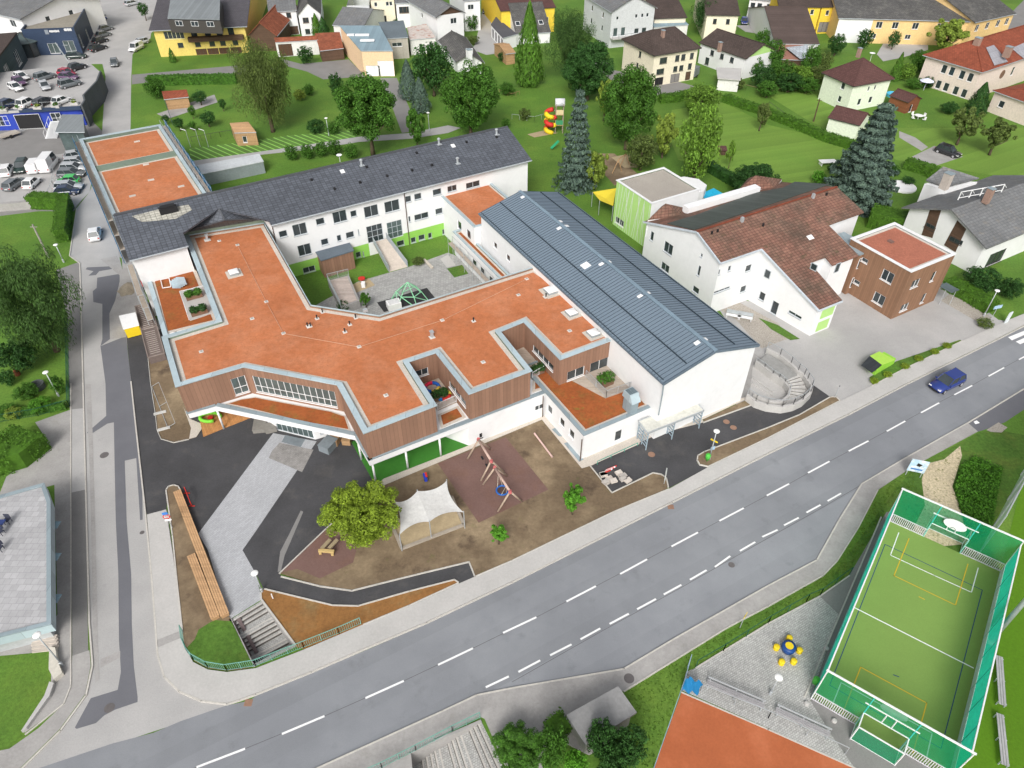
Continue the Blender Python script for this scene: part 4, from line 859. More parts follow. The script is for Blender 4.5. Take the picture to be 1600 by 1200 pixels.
lt = thing('link_wing', 'white two storey link with orange planted roof where hall and long school meet', 'building', (lk1.x+3, lk1.y+3, 0)); flat_roof(lt, lk, 6.5, zinc, sedum, cw=.35, gm=.3, up=.2)
walls(lt, inset(lk, .1), -.05, 6.38, white, {len(lk)-1: [('g', [.62, .85], 3.6, 1.3, 1.4, {}), ('g', [.62, .85], .9, 1.3, 1.2, {})]}).build('wall', white, lt)
a2 = G(707, 361, 3.8).to_2d(); flatwing('low white corridor with a narrow rusty planted roof along the hall', a2-ANG*0, 14.5, (hb-a2).dot(ANG)-.15, 3.8, zinc, sedum2, {'w': [('g', [.45, .62, .80], 1.0, 1.3, 1.5, {})]})
# ---------- sports hall with blue-grey metal roof ----------
HA = hallA.to_2d(); HB = hallB.to_2d(); HW = (HB-HA).length; HL = 40.6
HR = [HB, HB+ANG*0+(HA-HB), HA+PER*HL, HB+PER*HL]
e_ = (HA-HB).normalized(); pr_ = Vector((-e_.y, e_.x)); HR = [HB, HA, HA+pr_*HL, HB+pr_*HL]
hc = (HR[0]+HR[2])/2
hall = thing('sports_hall', 'white sports hall under a long blue grey standing seam metal roof', 'hall', (hc.x, hc.y, 0))
V3 = lambda p, z: Vector((p[0], p[1], z)); ZE, ZT = 8.3, 10.0
M1, M2 = (HR[0]+HR[1])/2, (HR[3]+HR[2])/2
MB().slab([[V3(HR[0], ZE), V3(M1, ZT), V3(M2, ZT), V3(HR[3], ZE)], [V3(M1, ZT), V3(HR[1], ZE), V3(HR[2], ZE), V3(M2, ZT)]], .28).build('roof', bluemetal, hall)
mb = MB(); n = 84
for i in range(n+1):
 o = pr_*(HL*(i+.25)/(n+.5))
 for a, b in ((HR[0], M1), (HR[1], M1)): mb.bar(V3(a+o, ZE+.02), V3(b+o, ZT+.02), .028, .08)
mb.build('standing_seams', M('seam_dark', (.07, .095, .125), rough=.4), hall)
mb = MB()
for f in (.5,):
 for a in (HR[0], HR[1]):
  q = a.lerp(M1, f); z = ZE+(ZT-ZE)*f; mb.bar(V3(q+pr_*.6, z+.1), V3(q+pr_*(HL-.3), z+.1), .09, .1)
for a in (HR[0], HR[1]): mb.bar(V3(a.lerp(M1, .04)+pr_*.4, ZE+.15), V3(a.lerp(M1, .04)+pr_*(HL-.3), ZE+.15), .06, .08)
mb.build('snow_guard', M('guard_dark', (.03, .045, .06)), hall)
mb = MB(); mb.bar(V3(M1, ZT+.06), V3(M2, ZT+.06), .45, .1); mb.build('ridge_cap', M('ridge_blue', (.19, .26, .32), .4), hall)
hw = inset([dn(q) for q in HR], .25)
walls(hall, hw, -.05, ZE-.02, white, {3: [('g', [.10, .19, .30, .42], 4.9, 1.0, .9, {})]}).build('wall', white, hall)
mb = MB(); m1, m2 = (Vector(hw[0])+Vector(hw[1]))/2, (Vector(hw[2])+Vector(hw[3]))/2
mb.add([V3(hw[0], ZE-.02), V3(hw[1], ZE-.02), V3(m1, ZT-.25)], [(0, 1, 2)]); mb.build('gable', white, hall); MB().add([V3(hw[2], ZE-.02), V3(hw[3], ZE-.02), V3(m2, ZT-.25)], [(0, 1, 2)]).build('gable', white, hall)
mb = MB()
for a, b in ((HR[0], HR[3]), (HR[1], HR[2])): mb.bar(V3(a, ZE-.06), V3(b, ZE-.06), .16, .14)
for a in (HR[0], HR[1]): mb.bar(V3(a, ZE-.08), V3(M1, ZT-.08), .08, .3)
mb.build('gutter', M('gutter_blue', (.12, .16, .2), .4), hall)
q = Vector(hw[0]); MB().tube([(q.x+.0, q.y-.25, 3.9), (q.x, q.y-.25, 6.8), (HB.x, HB.y, 8.1)], .07).build('downpipe', zinc_d, hall)
A3, B3 = V3(HR[0], ZE), V3(HR[3], ZE)
for px, py in ((817, 308), (873.5, 357), (939.5, 413), (1000, 463), (1089, 536), (875, 346), (885, 353), (951, 409), (1012.5, 458), (1101, 530)):
 west = px in (817, 873.5, 939.5, 1000, 1089); b0, b1 = (V3(HR[0], ZE), V3(HR[3], ZE)) if west else (V3(HR[1], ZE), V3(HR[2], ZE))
 skylight(hall, b0, b1, ZE, V3(M1, ZT), px, py, .45, .6, whitep).name = 'roof_light'
skylight(hall, A3, B3, ZE, V3(M1, ZT), 915, 415, 1.0, 1.0, whitep)
# ---------- long tiled school ----------
lz, lr = 8.9, 11.5
E0 = LWt; E1 = LE; ud = (E1-E0).normalized(); nd = Vector((-ud.y, ud.x)); half = 7.5
r4 = [E0, E1, E1+nd*half*1.75, E0+nd*half*1.75]
lsc = thing('long_school', 'long white school wing with dark tiled roof and lime green plinth', 'school building', ((E0+E1)/2).to_3d())
MR0, MR1 = E0+nd*half, E1+nd*half
PL0, PL1, PLR = V3(E0, lz), V3(E1, lz), V3(MR0, lr); nn = (PL1-PL0).cross(PLR-PL0).normalized(); nn = nn if nn.z > 0 else -nn
n0, n1 = plane_hit(PL0, nn, 286, 364), plane_hit(PL0, nn, 420, 345); A0 = plane_hit(PL0, nn, 342, 326); v0, v1 = (n0.to_2d()-E0).dot(ud), (n1.to_2d()-E0).dot(ud)
MB().slab([[V3(E0, lz), V3(E0+ud*v0, lz), n0, A0, n1, V3(E0+ud*v1, lz), V3(E1, lz), V3(MR1, lr), V3(MR0, lr)], [V3(MR0, lr), V3(MR1, lr), V3(r4[2], lz+.3), V3(r4[3], lz+.3)]], .2).build('roof', tile_dk, lsc)
mb = MB(); mb.bar(V3(MR0, lr+.03), V3(MR1, lr+.03), .28, .12); mb.build('ridge_cap', M('ridge_dark', (.08, .085, .095)), lsc)
lw4 = inset([dn(q) for q in r4], [.6, .35, .6, .35]); q0_, q3_ = Vector(lw4[0]), Vector(lw4[1]); dp = max((n0.to_2d()-q0_).dot(nd), (n1.to_2d()-q0_).dot(nd))+.15
cy0 = G(639, 390).to_2d()
D0, D1 = Vector(lw4[0]), Vector(lw4[1])
def U(px, py): return on_wall(D0, D1, px, py)
LWIN = []
def lw_(x0, y0, x1, y1, **k): LWIN.append(('p', x0, y0, x1, y1, dict(fr=frame_g, **k)))
for q in ((435, 362, 450, 369), (456, 353, 481, 364), (493, 343, 508, 349), (519, 334, 543, 343), (547, 331, 558, 337), (568, 325, 592, 335), (600, 317, 625, 327), (633, 308, 643, 314), (647, 304, 659, 310), (676, 298, 690, 302), (699, 293, 714, 296), (728, 285, 750, 292), (432, 385, 452, 398), (464, 384, 488, 397), (501, 375, 514, 381), (526, 369, 534, 375), (540, 364, 554, 370), (559, 360, 562, 366), (638, 340, 642, 345), (647, 335, 670, 341), (680, 327, 692, 333), (706, 322, 718, 326)):
 x0, y0, x1, y1 = q; a = U(x0, y0); b = U(x1, y1)
 zc = U((x0+x1)/2, (y0+y1)/2)[1]; big = (x1-x0) > 22 or y1-y0 > 11; hh = 1.7 if big and y1-y0 > 8 else .95
 L_ = (D1-D0).length; u0, u1 = a[0]/L_, b[0]/L_
 LWIN.append(('g', [(u0+u1)/2], zc-hh/2, b[0]-a[0], hh, dict(fr=frame_g)))
for x0, y0, x1, y1, c_ in ((572, 352, 600, 377, 3), (604, 346, 630, 371, 3)):
 a = U(x0, y0+4); b = U(x1, y1-3); zc = (U((x0+x1)/2, y0)[1]+U((x0+x1)/2, y1)[1])/2
 LWIN.append(('g', [((a[0]+b[0])/2)/((D1-D0).length)], zc-1.35, b[0]-a[0], 2.7, dict(fr=frame_g, gl=glass_l if x0 > 600 else glass, cols=c_, rows=3, kind='glass_front')))
for x0, x1, y in ((473, 493, 421), (556, 564, 398), (567, 569, 397), (620, 632, 380), (642, 650, 375), (654, 664, 371), (669, 675, 368), (691, 697, 362)):
 a = U(x0, y); b = U(x1, y); zc = U((x0+x1)/2, y)[1]; LWIN.append(('g', [((a[0]+b[0])/2)/((D1-D0).length)], zc-.45, b[0]-a[0], .9, dict(fr=frame_g)))
keep = []
for w_ in parse_wins(LWIN, D0, D1):
 if all(w_[2] < k[0]-.1 or w_[0] > k[2]+.1 or w_[3] < k[1]-.1 or w_[1] > k[3]+.1 for k in keep): keep.append(w_)
LL = (D1-D0).length
s0_, s1_ = (n0.to_2d()-D0).dot(ud)-.2, (n1.to_2d()-D0).dot(ud)+.2; keep = [k for k in keep if k[0] > s1_+.3]; LS_ = LL-s1_
LW0 = [('g', [((w_[0]+w_[2])/2-s1_)/LS_], w_[1], w_[2]-w_[0], w_[3]-w_[1], w_[4]) for w_ in keep]
ug = [U(462, 418)[0], U(575, 376)[0], U(628, 372)[0], U(706, 352)[0]]; zg = U(660, 357)[1]
ug = [k-s1_ for k in ug]
def lfn(i): return (lambda u, z: 1 if (i == 4 and z < zg and (ug[0]-8 < u < ug[1] or ug[2]-2.4 < u < ug[3]+3)) else 0)
lp = [lw4[0], dn(D0+ud*s0_), dn(Vector(UP[0])+PER*.3-ANG*.1), dn(Vector(UP[20])+PER*.3+ANG*.1), dn(D0+ud*s1_), *lw4[1:]]
mb = walls(lsc, lp, -.05, lz-.05, white, {4: LW0, 7: [('g', [.3, .7], 5.2, 1.4, 1.4, {})]}, uz={4: (('z', zg), ('u', max(.01, ug[0]-8)), ('u', ug[1]), ('u', ug[2]-2.4), ('u', ug[3]+3))}, matfn=lfn)
c0, c1 = Vector(lw4[1]), Vector(lw4[2]); f_ = half/(half*1.75)
for p_, q_, ff in ((Vector(lw4[1]), Vector(lw4[2]), f_), (Vector(lw4[3]), Vector(lw4[0]), 1-f_)): mb.add([V3(p_, lz-.05), V3(q_, lz-.05), V3(p_.lerp(q_, ff), lr-.25)], [(0, 1, 2)])
mb.build('wall', [white, limeg], lsc)
for a_, b_ in ((E0, E0+ud*v0), (E0+ud*v1, E1)): MB().bar(V3(a_, lz-.08), V3(b_, lz-.08), .15, .14).build('gutter', frame_g, lsc)
for px, py in ((632, 304), (425, 352)):
 a, z_ = U(px, py); q = D0+(D1-D0).normalized()*a; MB().tube([(q.x, q.y-.1, 0), (q.x, q.y-.1, lz-.2)], .06).build('downpipe', brownp, lsc)
for px, py in ((535, 268), (708, 228)): skylight(lsc, PL0, PL1, lz, PLR, px, py, .6, .7, whitep)
for px, py in ((729, 223), (651, 240), (644, 267), (675, 259), (563, 286), (605, 276), (487, 282), (523, 296), (573, 262), (776, 215)):
 d = ray(px, py); O = Vector((0, 0, CAMH)); p = O+d*((PL0-O).dot(nn)/d.dot(nn)); mb = MB(); mb.box(p+Vector((0, 0, .12)), (.3, .3, .3), CA); mb.build('roof_vent', black, lsc)
for px, py in ((686, 225), (565, 258), (715, 255), (776, 210)):
 d = ray(px, py); p = O+d*((PL0-O).dot(nn)/d.dot(nn)); mb = MB(); mb.lathe(p-Vector((0, 0, .1)), [(.16, 0), (.16, .8), (.26, .8), (.26, .95), (.1, 1.05)], 12); mb.box(p, (.7, .9, .06), CA); mb.build('metal_flue', steel, lsc)
p = G(531, 250, lr-.2); mb = MB(); mb.tube([p-Vector((0, 0, .3)), p+Vector((0, 0, .5))], .03); mb.lathe(p+Vector((0, 0, .5)), [(.05, .1), (.3, .14), (.42, .25), (.42, .27), (.05, .15)], 16);
t_ = mb.build('satellite_dish', whitep, lsc)
d = ray(264, 330); p = O+d*((PL0-O).dot(nn)/d.dot(nn)); mb = MB(); mb.box(p+Vector((0, 0, .2)), (2.2, .9, .8), CA); mb.box(p+Vector((0, 0, .7)), (1.8, .6, .25), CA); mb.build('chimney', black, lsc)
q = [];
for px, py in ((206, 338), (248, 327), (295, 320), (300, 328), (275, 342), (222, 347)): d = ray(px, py); q.append(O+d*((PL0-O).dot(nn)/d.dot(nn))+nn*.02)
MB().add(q, [tuple(range(len(q)))]).build('stained_tiles', M('pale_stained_tiles', (.42, .41, .36), v1=.2, v2=.3, pat=('tile', .62, .42, .5)), lsc)
hp = [G(288, 366, 7.5), G(297, 364, 8.0), G(345, 328, 10.4), G(412, 347, 8.0)]
cr = thing('link_roof', 'small hipped dark tiled roof where the long school meets the orange roof', 'building', (hp[2].x, hp[2].y, 0))
mbr = MB(); A1 = G(351, 344, 9.6); F0, F1 = V3(UP[0], 7.9)-Vector((*ANG, 0))*.3, V3(UP[20], 7.9)+Vector((*ANG, 0))*.3; K0, K1 = n0, n1
mbr.slab([[F0, A1, A0], [K0, F0, A0], [F1, K1, A0], [A1, F1, A0], [F0, F1, A1]], .12); mbr.build('roof', tile_dk, cr); m9 = MB()
for p_, q_ in ((A0, A1), (F0, A1), (F1, A1)): m9.bar(p_+Vector((0, 0, .04)), q_+Vector((0, 0, .04)), .22, .1)
m9.build('ridge_cap', M('ridge_dark', (.08, .085, .095)), cr); MB().add([F0, F1, Vector((F1.x, F1.y, 6.8)), Vector((F0.x, F0.y, 6.8))], [(0, 3, 2, 1)]).build('upstand', upstand, cr)
# ---------- new annex with two orange roofs and scaffolding ----------
ZA = 7.5; an = rect(G(176, 333, ZA)+Vector((*(-PER*3), 0)), G(321, 298, ZA)+Vector((*(-PER*3), 0)), G(149, 212, ZA))
b1 = G(265, 191, ZA).to_2d(); aA = an[0]; aB = aA+ANG*((b1-aA).dot(ANG)); aD = an[3]
AN = [dn(q) for q in (aA, aB, aB+(aD-aA), aD)]; c = (Vector(AN[0])+Vector(AN[2]))/2
anx = thing('annex_building', 'new school annex with two orange planted roofs and blue netted scaffolding', 'building', (c.x, c.y, 0))
MB().ring(AN, inset(AN, .5), ZA-.12, ZA).build('coping', zinc, anx); MB().ring(inset(AN, .05), inset(AN, .45), ZA-.7, ZA-.121).build('parapet', upstand, anx)
a0, a1_, a2_, a3_ = [Vector(q) for q in inset(AN, .5)]; fdiv = (G(165, 257, ZA).to_2d()-aA).dot((aD-aA).normalized())/(aD-aA).length
for f0, f1, nm in ((.02, fdiv-.03, 'near'), (fdiv+.03, .985, 'far')):
 rr = [dn(a0.lerp(a3_, f0)), dn(a1_.lerp(a2_, f0)), dn(a1_.lerp(a2_, f1)), dn(a0.lerp(a3_, f1))]
 MB().prism(rr, ZA-.6, ZA-.42, bottom=False).build('gravel_margin', gravelw, anx); MB().prism(inset(rr, .55), ZA-.6, ZA-.38, bottom=False).build('green_roof', sedum, anx)
MB().prism([dn(a0.lerp(a3_, fdiv-.03)), dn(a1_.lerp(a2_, fdiv-.03)), dn(a1_.lerp(a2_, fdiv+.03)), dn(a0.lerp(a3_, fdiv+.03))], ZA-.7, ZA-.25).build('roof_divider', upstand, anx)
walls(anx, inset(AN, .12), 0, ZA-.13, white, {3: [('g', 5, 4.4, 1.6, 1.5, {}), ('g', 5, 1.2, 1.6, 1.5, {})], 1: [('g', 5, 4.4, 1.6, 1.5, {})]}).build('wall', white, anx)
for px, py in ((214, 221), (228, 257), (236, 281), (207, 306), (283, 291)):
 MB().box(G(px, py, ZA-.34), (.9, .5, .08), CA).build('roof_plate', gravelw, anx)
def scaffold(label, A, B, H, net=True, lifts=3, w=.8, mat=None):
 A, B = Vector((*A[:2], 0)), Vector((*B[:2], 0)); u = (B-A).normalized(); n = Vector((u.y, -u.x, 0)); L = (B-A).length; t = thing('scaffold', label, 'scaffolding', (A+B)/2); mb = MB(); k = max(2, round(L/2.5)); bd = MB()
 for i in range(k+1):
  p = A+u*(L*i/k)
  for o in (.1, w): mb.tube([p+n*o, p+n*o+Vector((0, 0, H))], .03, 6)
  for j in range(1, lifts+1): mb.bar(p+n*.1+Vector((0, 0, H*j/(lifts+.5))), p+n*w+Vector((0, 0, H*j/(lifts+.5))), .05)
 for j in range(1, lifts+1):
  z = H*j/(lifts+.5)
  for o in (.1, w): mb.bar(A+n*o+Vector((0, 0, z)), B+n*o+Vector((0, 0, z)), .05); mb.bar(A+n*o+Vector((0, 0, z+1)), B+n*o+Vector((0, 0, z+1)), .04)
  c = (A+B)/2+n*(w+.1)/2+Vector((0, 0, z+.05)); bd.box(c, (L, w-.15, .05), math.atan2(u.y, u.x))
 mb.build('frame', steel, t); bd.build('boards', M('scaffold_boards', (.35, .3, .25)), t)
 if net:
  nb = MB(); rn = random.Random(3); m = k*3
  for i in range(m):
   a, b = L*i/m, L*(i+1)/m; s = (.06*math.sin(i*1.7), .06*math.sin((i+1)*1.7))
   for j in range(4):
    z0_, z1_ = H*j/4, H*(j+1)/4; nb.quad(A+u*a+n*(w+.08+s[0])+Vector((0, 0, z0_)), A+u*b+n*(w+.08+s[1])+Vector((0, 0, z0_)), A+u*b+n*(w+.08+s[1])+Vector((0, 0, z1_)), A+u*a+n*(w+.08+s[0])+Vector((0, 0, z1_)))
  nb.build('net', M('blue_net', (.015, .14, .30), alpha=.82, v1=.3, s1=1.5), t)
 return t
sl_ = (aD-aA).normalized()
scaffold('blue netted scaffolding on the street side of the annex', aD+sl_*.3, aA+sl_*2, ZA+.6)
scaffold('blue netted scaffolding on the garden side of the annex', aB+sl_*3, Vector(AN[2])+sl_*.3, ZA+.6)
scaffold('red and white scaffold at the street gable of the long school', E0+nd*5+ud*.2, E0-nd*3+ud*.2, 6.5, False)
scaffold('bare white scaffold along the low corridor wall in the courtyard', a2-ANG*.1-PER*.2, a2-PER*13-ANG*.1, 3.2, False, 1)
# ======================= KINDERGARTEN =======================
dirA, dirP = ANG, PER
def along(P, d, px, py):
 a, z = on_wall(P, Vector(P[:2])+d, px, py); q = Vector(P[:2])+d*a; return Vector((q.x, q.y, z))
E_ = G(1126, 411, 8.2); Rg = along(E_, dirP, 1089, 362); Lk = along(E_, dirP, 1005, 346)
kn = (Rg-E_).cross(Vector((*dirA, 0))); kn = kn.normalized(); kn = kn if kn.z > 0 else -kn
R1 = plane_hit(E_, kn, 1306, 290); R1 = Rg+Vector((*(dirA*((R1-Rg).to_2d().dot(dirA))), 0))
kg = thing('kindergarten', 'white kindergarten with large mossy red tiled roof sweeping down at the front', 'kindergarten', (Rg.x, Rg.y, 0))
FP = [Rg, R1]+[plane_hit(E_, kn, *p) for p in ((1350, 331), (1294, 351), (1342, 399), (1301, 414), (1290, 401), (1265, 410), (1317, 470), (1280, 485), (1190, 389))]+[E_]
def snapline(P, Q, d):      # move Q so that P->Q runs along d in plan, staying on the front plane
 v = (Q-P).to_2d(); q = P.to_2d()+d*v.dot(d); z = P.z-((q-P.to_2d()).dot(kn.to_2d()))/kn.z; return Vector((q.x, q.y, z))
MB().slab([FP[::-1] if area2(FP) < 0 else FP], .2).build('roof', tile_red, kg)
bz = Lk.z; backn = Lk; vb = (Lk-Rg); BP = [Rg, R1, R1+vb, Lk]
MB().slab([ccw([BP[0], BP[3], BP[2], BP[1]])], .2).build('roof', tile_red, kg)
mb = MB(); mb.bar(Rg+Vector((0, 0, .03)), R1+Vector((0, 0, .03)), .28, .12); mb.build('ridge_cap', tile_red2, kg)
bn = (R1-Rg).cross(Lk-Rg).normalized(); bn = bn if bn.z > 0 else -bn
pv = [plane_hit(Rg, bn, *p)+bn*.12 for p in ((1043, 350), (1085, 360), (1296, 289), (1242, 285), (1224, 294), (1180, 302), (1090, 336))]
MB().slab([ccw(pv)], .1).build('solar_panels', M('black_solar_sheet', (.075, .09, .08), rough=.6, pat=('bands', 0, 1.0, .6, .06)), kg)
def ktop(p):
 z1 = Rg.z-((Vector(p)-Rg.to_2d()).dot(kn.to_2d()))/kn.z; z2 = Rg.z-((Vector(p)-Rg.to_2d()).dot(bn.to_2d()))/bn.z; return min(z1, z2)-.22
KP = [p.to_2d() for p in FP[1:]]+[(Rg).to_2d(), Lk.to_2d(), (R1+vb).to_2d()]
KP = ccw([dn(p) for p in KP]); ki = inset(KP, .35)
krects = [(a-3, b-4, a+3, b+4, dict(w=c, h=d)) for a, b, c, d in ((1199.5, 428, .9, 1.2), (1190.5, 463, .9, 1.2), (1242, 492, 2.0, .45), (1210, 481, 1.0, 1.9), (1123, 425.5, .5, .8), (1140, 419.5, .5, .8), (1169.5, 419, 1.0, 1.0), (1161.5, 451.5, 1.0, 1.0), (1126, 454, 3.2, .35), (1018.5, 369, .7, 1.4), (1044, 388, 1.8, 1.6), (1039, 418, 1.7, 1.2), (1092, 423, .5, 1.5), (1087, 453, 1.2, .9), (1096, 399, .4, .5), (1272, 417, .9, .9), (1308, 418, .8, 1.3))]
walls_under(kg, ki, ktop, white, krects, fr=frame_g)
def panel(par, A, B, px0, py0, px1, py1, mat, name='panel', d=-.03):
 a = on_wall(A, B, px0, py0); b = on_wall(A, B, px1, py1); A = Vector((A[0], A[1], 0)); B = Vector((B[0], B[1], 0)); u = (B-A).normalized(); n = Vector((u.y, -u.x, 0))
 u0, u1 = sorted((a[0], b[0])); z0, z1 = sorted((a[1], b[1])); P = lambda x, z: A+u*x-n*d+Vector((0, 0, z)); Q = lambda x, z: A+u*x+Vector((0, 0, z))
 return MB().add([P(u0, z0), P(u1, z0), P(u1, z1), P(u0, z1), Q(u0, z0), Q(u1, z0), Q(u1, z1), Q(u0, z1)], [(0, 1, 2, 3), (4, 5, 1, 0), (3, 2, 6, 7), (4, 0, 3, 7), (1, 5, 6, 2)]).build(name, mat, par)
for i in range(len(ki)):
 a, b = Vector(ki[i]), Vector(ki[(i+1) % len(ki)]); m = (a+b)/2; f9 = ((FP[8]+FP[9])/2).to_2d()
 if (m-f9).length < 1.2:
  L = (b-a).length
  for x0, x1, z0, z1 in ((.9, L-.5, .3, 1.8), (.9, L-.3, 2.3, 3.9)):
   A3_ = V3(a, 0); u = ((b-a)/L).to_3d(); n_ = Vector((u.y, -u.x, 0))*.03; P = lambda x, z: A3_+u*x+n_+Vector((0, 0, z)); MB().quad(P(x0, z0), P(x1, z0), P(x1, z1), P(x0, z1)).build('green_panel', limep, kg)
mb = MB(); vv = Vector((*(-dirP*.0), 0))
for a, b in ((FP[9], FP[10]), (FP[11], FP[10]), (FP[8], FP[9]), (E_, Rg), (Rg, Lk)): mb.bar(a-Vector((0, 0, .1)), b-Vector((0, 0, .1)), .12, .25)
mb.build('verge_trim', M('verge_blue_grey', (.5, .55, .6)), kg)
q0, q1 = plane_hit(Rg, bn, 1070, 333), plane_hit(Rg, bn, 1182, 300); mb = MB(); mb.bar(q0+Vector((0, 0, .5)), q1+Vector((0, 0, .5)), 1.2, 1.0); mb.build('clerestory', white, kg)
def pyramid(par, pts, ztop_px, z, mat):
 b = [G(*p, z) for p in pts]; top = G(*ztop_px); MB().add(b+[top], [(i, (i+1) % len(b), len(b)) for i in range(len(b))] if area2(b) > 0 else [((i+1) % len(b), i, len(b)) for i in range(len(b))]).build('dormer_roof', mat, par)
 MB().prism([(p.x, p.y) for p in b], 4.4, z-.02).build('dormer_wall', white, par)
pyramid(kg, [(1012, 344), (1066, 338), (1076, 326), (1034, 322)], (1040, 318, 9.0), 7.0, tile_red)
pyramid(kg, [(1152, 298), (1212, 294), (1222, 280), (1170, 278)], (1181, 274, 9.2), 7.2, tile_red)
for px, py in ((1159, 346), (1270, 309), (1121, 363), (1192, 354), (1291, 306), (1112, 366)):
 p = plane_hit(E_, kn, px, py); mb = MB(); mb.box(p+Vector((0, 0, .25)), (.35, .35, .7) if px in (1159, 1270) else (.2, .2, .4), CA); mb.build('roof_vent', steel if px in (1159, 1270) else black, kg)
p0 = plane_hit(E_, kn, 1266, 371); skylight(kg, E_, E_+Vector((*dirA, 0)), 8.2, Rg, 1266, 371, .9, .7, whitep)
# ---------- lime green box ----------
gb = rect(G(962, 281, 7.4), G(1018, 318, 7.4), G(1033, 258, 7.4));
g0 = G(1018, 318, 7.4).to_2d(); ga = (G(962, 281, 7.4).to_2d()-g0); gl_ = abs(ga.dot(PER)); gw = (G(1091, 293, 7.4).to_2d()-g0).dot(ANG)
GB = [dn(g0), dn(g0+ANG*gw), dn(g0+ANG*gw+PER*gl_), dn(g0+PER*gl_)]
gbx = thing('green_gym_box', 'lime green box with white diagonal stripes and a grey gravel roof', 'building', (g0.x+3, g0.y+3, 0))
flat_roof(gbx, GB, 7.4, frame_w, gravel, cw=.35, gm=.1, up=.25, gmat=gravel)
gi_ = inset(GB, .12); mb = walls(gbx, gi_, -.05, 7.28, white, {3: [('p', 962, 337, 974, 356, {})]}, matfn=lambda i: (lambda u, z: 1 if i == 3 else 0)); mb.build('wall', [white, limep], gbx)
a, b = Vector(gi_[3]), Vector(gi_[0]); u = (b-a).normalized().to_3d(); n_ = Vector((u.y, -u.x, 0))*.02; L = (b-a).length; mb = MB(); rn = random.Random(5)
for k in range(15):
 x = .4+k*(L-.8)/14; x2 = min(L-.2, max(.2, x+rn.uniform(-1.3, 1.3))); P = lambda x, z: V3(a, z)+u*x+n_
 mb.quad(P(x, .1), P(x+.07, .1), P(x2+.07, 7.1), P(x2, 7.1))
mb.build('white_stripes', frame_w, gbx)
p = G(1068, 325, 4.0); mb = MB(); mb.lathe(p, [(3.2, 0), (3.0, .5), (1.6, 1.3), (.2, 1.7)], 8); t = thing('glass_rooflight', 'pale faceted glass rooflight between the lime box and the kindergarten', 'skylight', G(1068, 325)); mb.build('glass', M('pale_glass', (.55, .58, .58), rough=.2), t); MB().lathe(G(1068, 325), [(3.1, 0), (3.1, 4.0)], 8).build('drum', white, t)
# ---------- brown box with red roof ----------
b0 = G(1424.5, 425, 7.4).to_2d(); bl = abs((G(1328, 372, 7.4).to_2d()-b0).dot(PER)); bw = (G(1494.5, 396, 7.4).to_2d()-b0).dot(ANG)
BB = [dn(b0), dn(b0+ANG*bw), dn(b0+ANG*bw+PER*bl), dn(b0+PER*bl)]
bb = thing('brown_annex', 'brown board clad two storey box with white rimmed red planted roof', 'building', (b0.x+3, b0.y+3, 0))
flat_roof(bb, BB, 7.4, frame_w, sedum3, cw=.42, gm=.4, up=.25, cmat=zinc_d)
bi = inset(BB, .1); rc = [(a-4, b-5, a+4, b+5, dict(w=c, h=d)) for a, b, c, d in ((1386.5, 432, 1.7, 1.5), (1373, 467, 1.7, 1.5), (1430, 443, 1.5, 1.2), (1458, 432, .7, 1.5), (1413, 480, 1.5, 1.1), (1442.5, 466, .7, 1.5), (1351, 407, 1.0, .6), (1338.5, 441, 1.0, .6))]
W_ = auto_wins(bi, rc); walls(bb, bi, -.05, 7.28, clad2, W_).build('wall', clad2, bb)
MB().box(G(1391, 379, 7.1), (.5, .7, .6), CA).build('vent_hood', M('vent_brown', (.2, .12, .1)), bb)
p = G(1472, 472); t = thing('entrance_canopy', 'small glass entrance canopy at the corner of the brown box', 'canopy', p); MB().box(p+Vector((0, 0, 2.3)), (1.6, 2.0, .06), CA).build('glass', glass_l, t)
for s in (-.7, .7): MB().tube([p+Vector((s, -.6, 0)), p+Vector((s, -.6, 2.3))], .04).build('post', steel, t)
MB_ = thing('link_block', 'narrow glazed link between kindergarten and brown box', 'building', G(1330, 450)); q = G(1343, 399, 6.2).to_2d()+PER*5
MB().prism([dn(q-PER*5), dn(q-PER*5+ANG*2.6), dn(q+ANG*2.6), dn(q)], 0, 6.2).build('wall', clad2, MB_); MB().prism([dn(q-PER*5.1-ANG*.1), dn(q-PER*5.1+ANG*2.8), dn(q+ANG*2.8+PER*.1), dn(q-ANG*.1+PER*.1)], 6.2, 6.4).build('roof', zinc_d, MB_)
for z in (1.0, 4.0): window(MB_, q-PER*5, q-PER*5+ANG*2.6, .3, z, 2.3, z+1.6, d=-.01, sill=False)
# ---------- chalet house at the right edge ----------
E2_ = G(1542, 388, 4.8); ap = along(E2_, dirP, 1487, 327); lt_ = along(E2_, dirP, 1409, 324)
ch = thing('chalet', 'white chalet with wide dark grey roof and dark timber window bays at the right edge', 'house', (ap.x, ap.y, 0))
dA = Vector((*dirA, 0)); Lc = 22
MB().slab([[E2_, E2_+dA*Lc, ap+dA*Lc, ap], [ap, ap+dA*Lc, lt_+dA*Lc, lt_]], .22).build('roof', tile_grey, ch)
def ctop(p):
 p = Vector(p)-E2_.to_2d(); x = p.dot(dirP); w1_ = (ap-E2_).to_2d().dot(dirP); w2_ = (lt_-E2_).to_2d().dot(dirP)
 return (E2_.z+(ap.z-E2_.z)*x/w1_ if x < w1_ else ap.z+(lt_.z-ap.z)*(x-w1_)/(w2_-w1_))-.25
e2 = E2_.to_2d(); w2_ = (lt_-E2_).to_2d().dot(dirP); w1_ = (ap-E2_).to_2d().dot(dirP)
cp = [dn(e2+dirP*.8+dirA*.9), dn(e2+dirP*.8+dirA*(Lc-1)), dn(e2+dirP*(w2_-.8)+dirA*(Lc-1)), dn(e2+dirP*(w2_-.8)+dirA*.9), dn(e2+dirP*w1_+dirA*.9)]
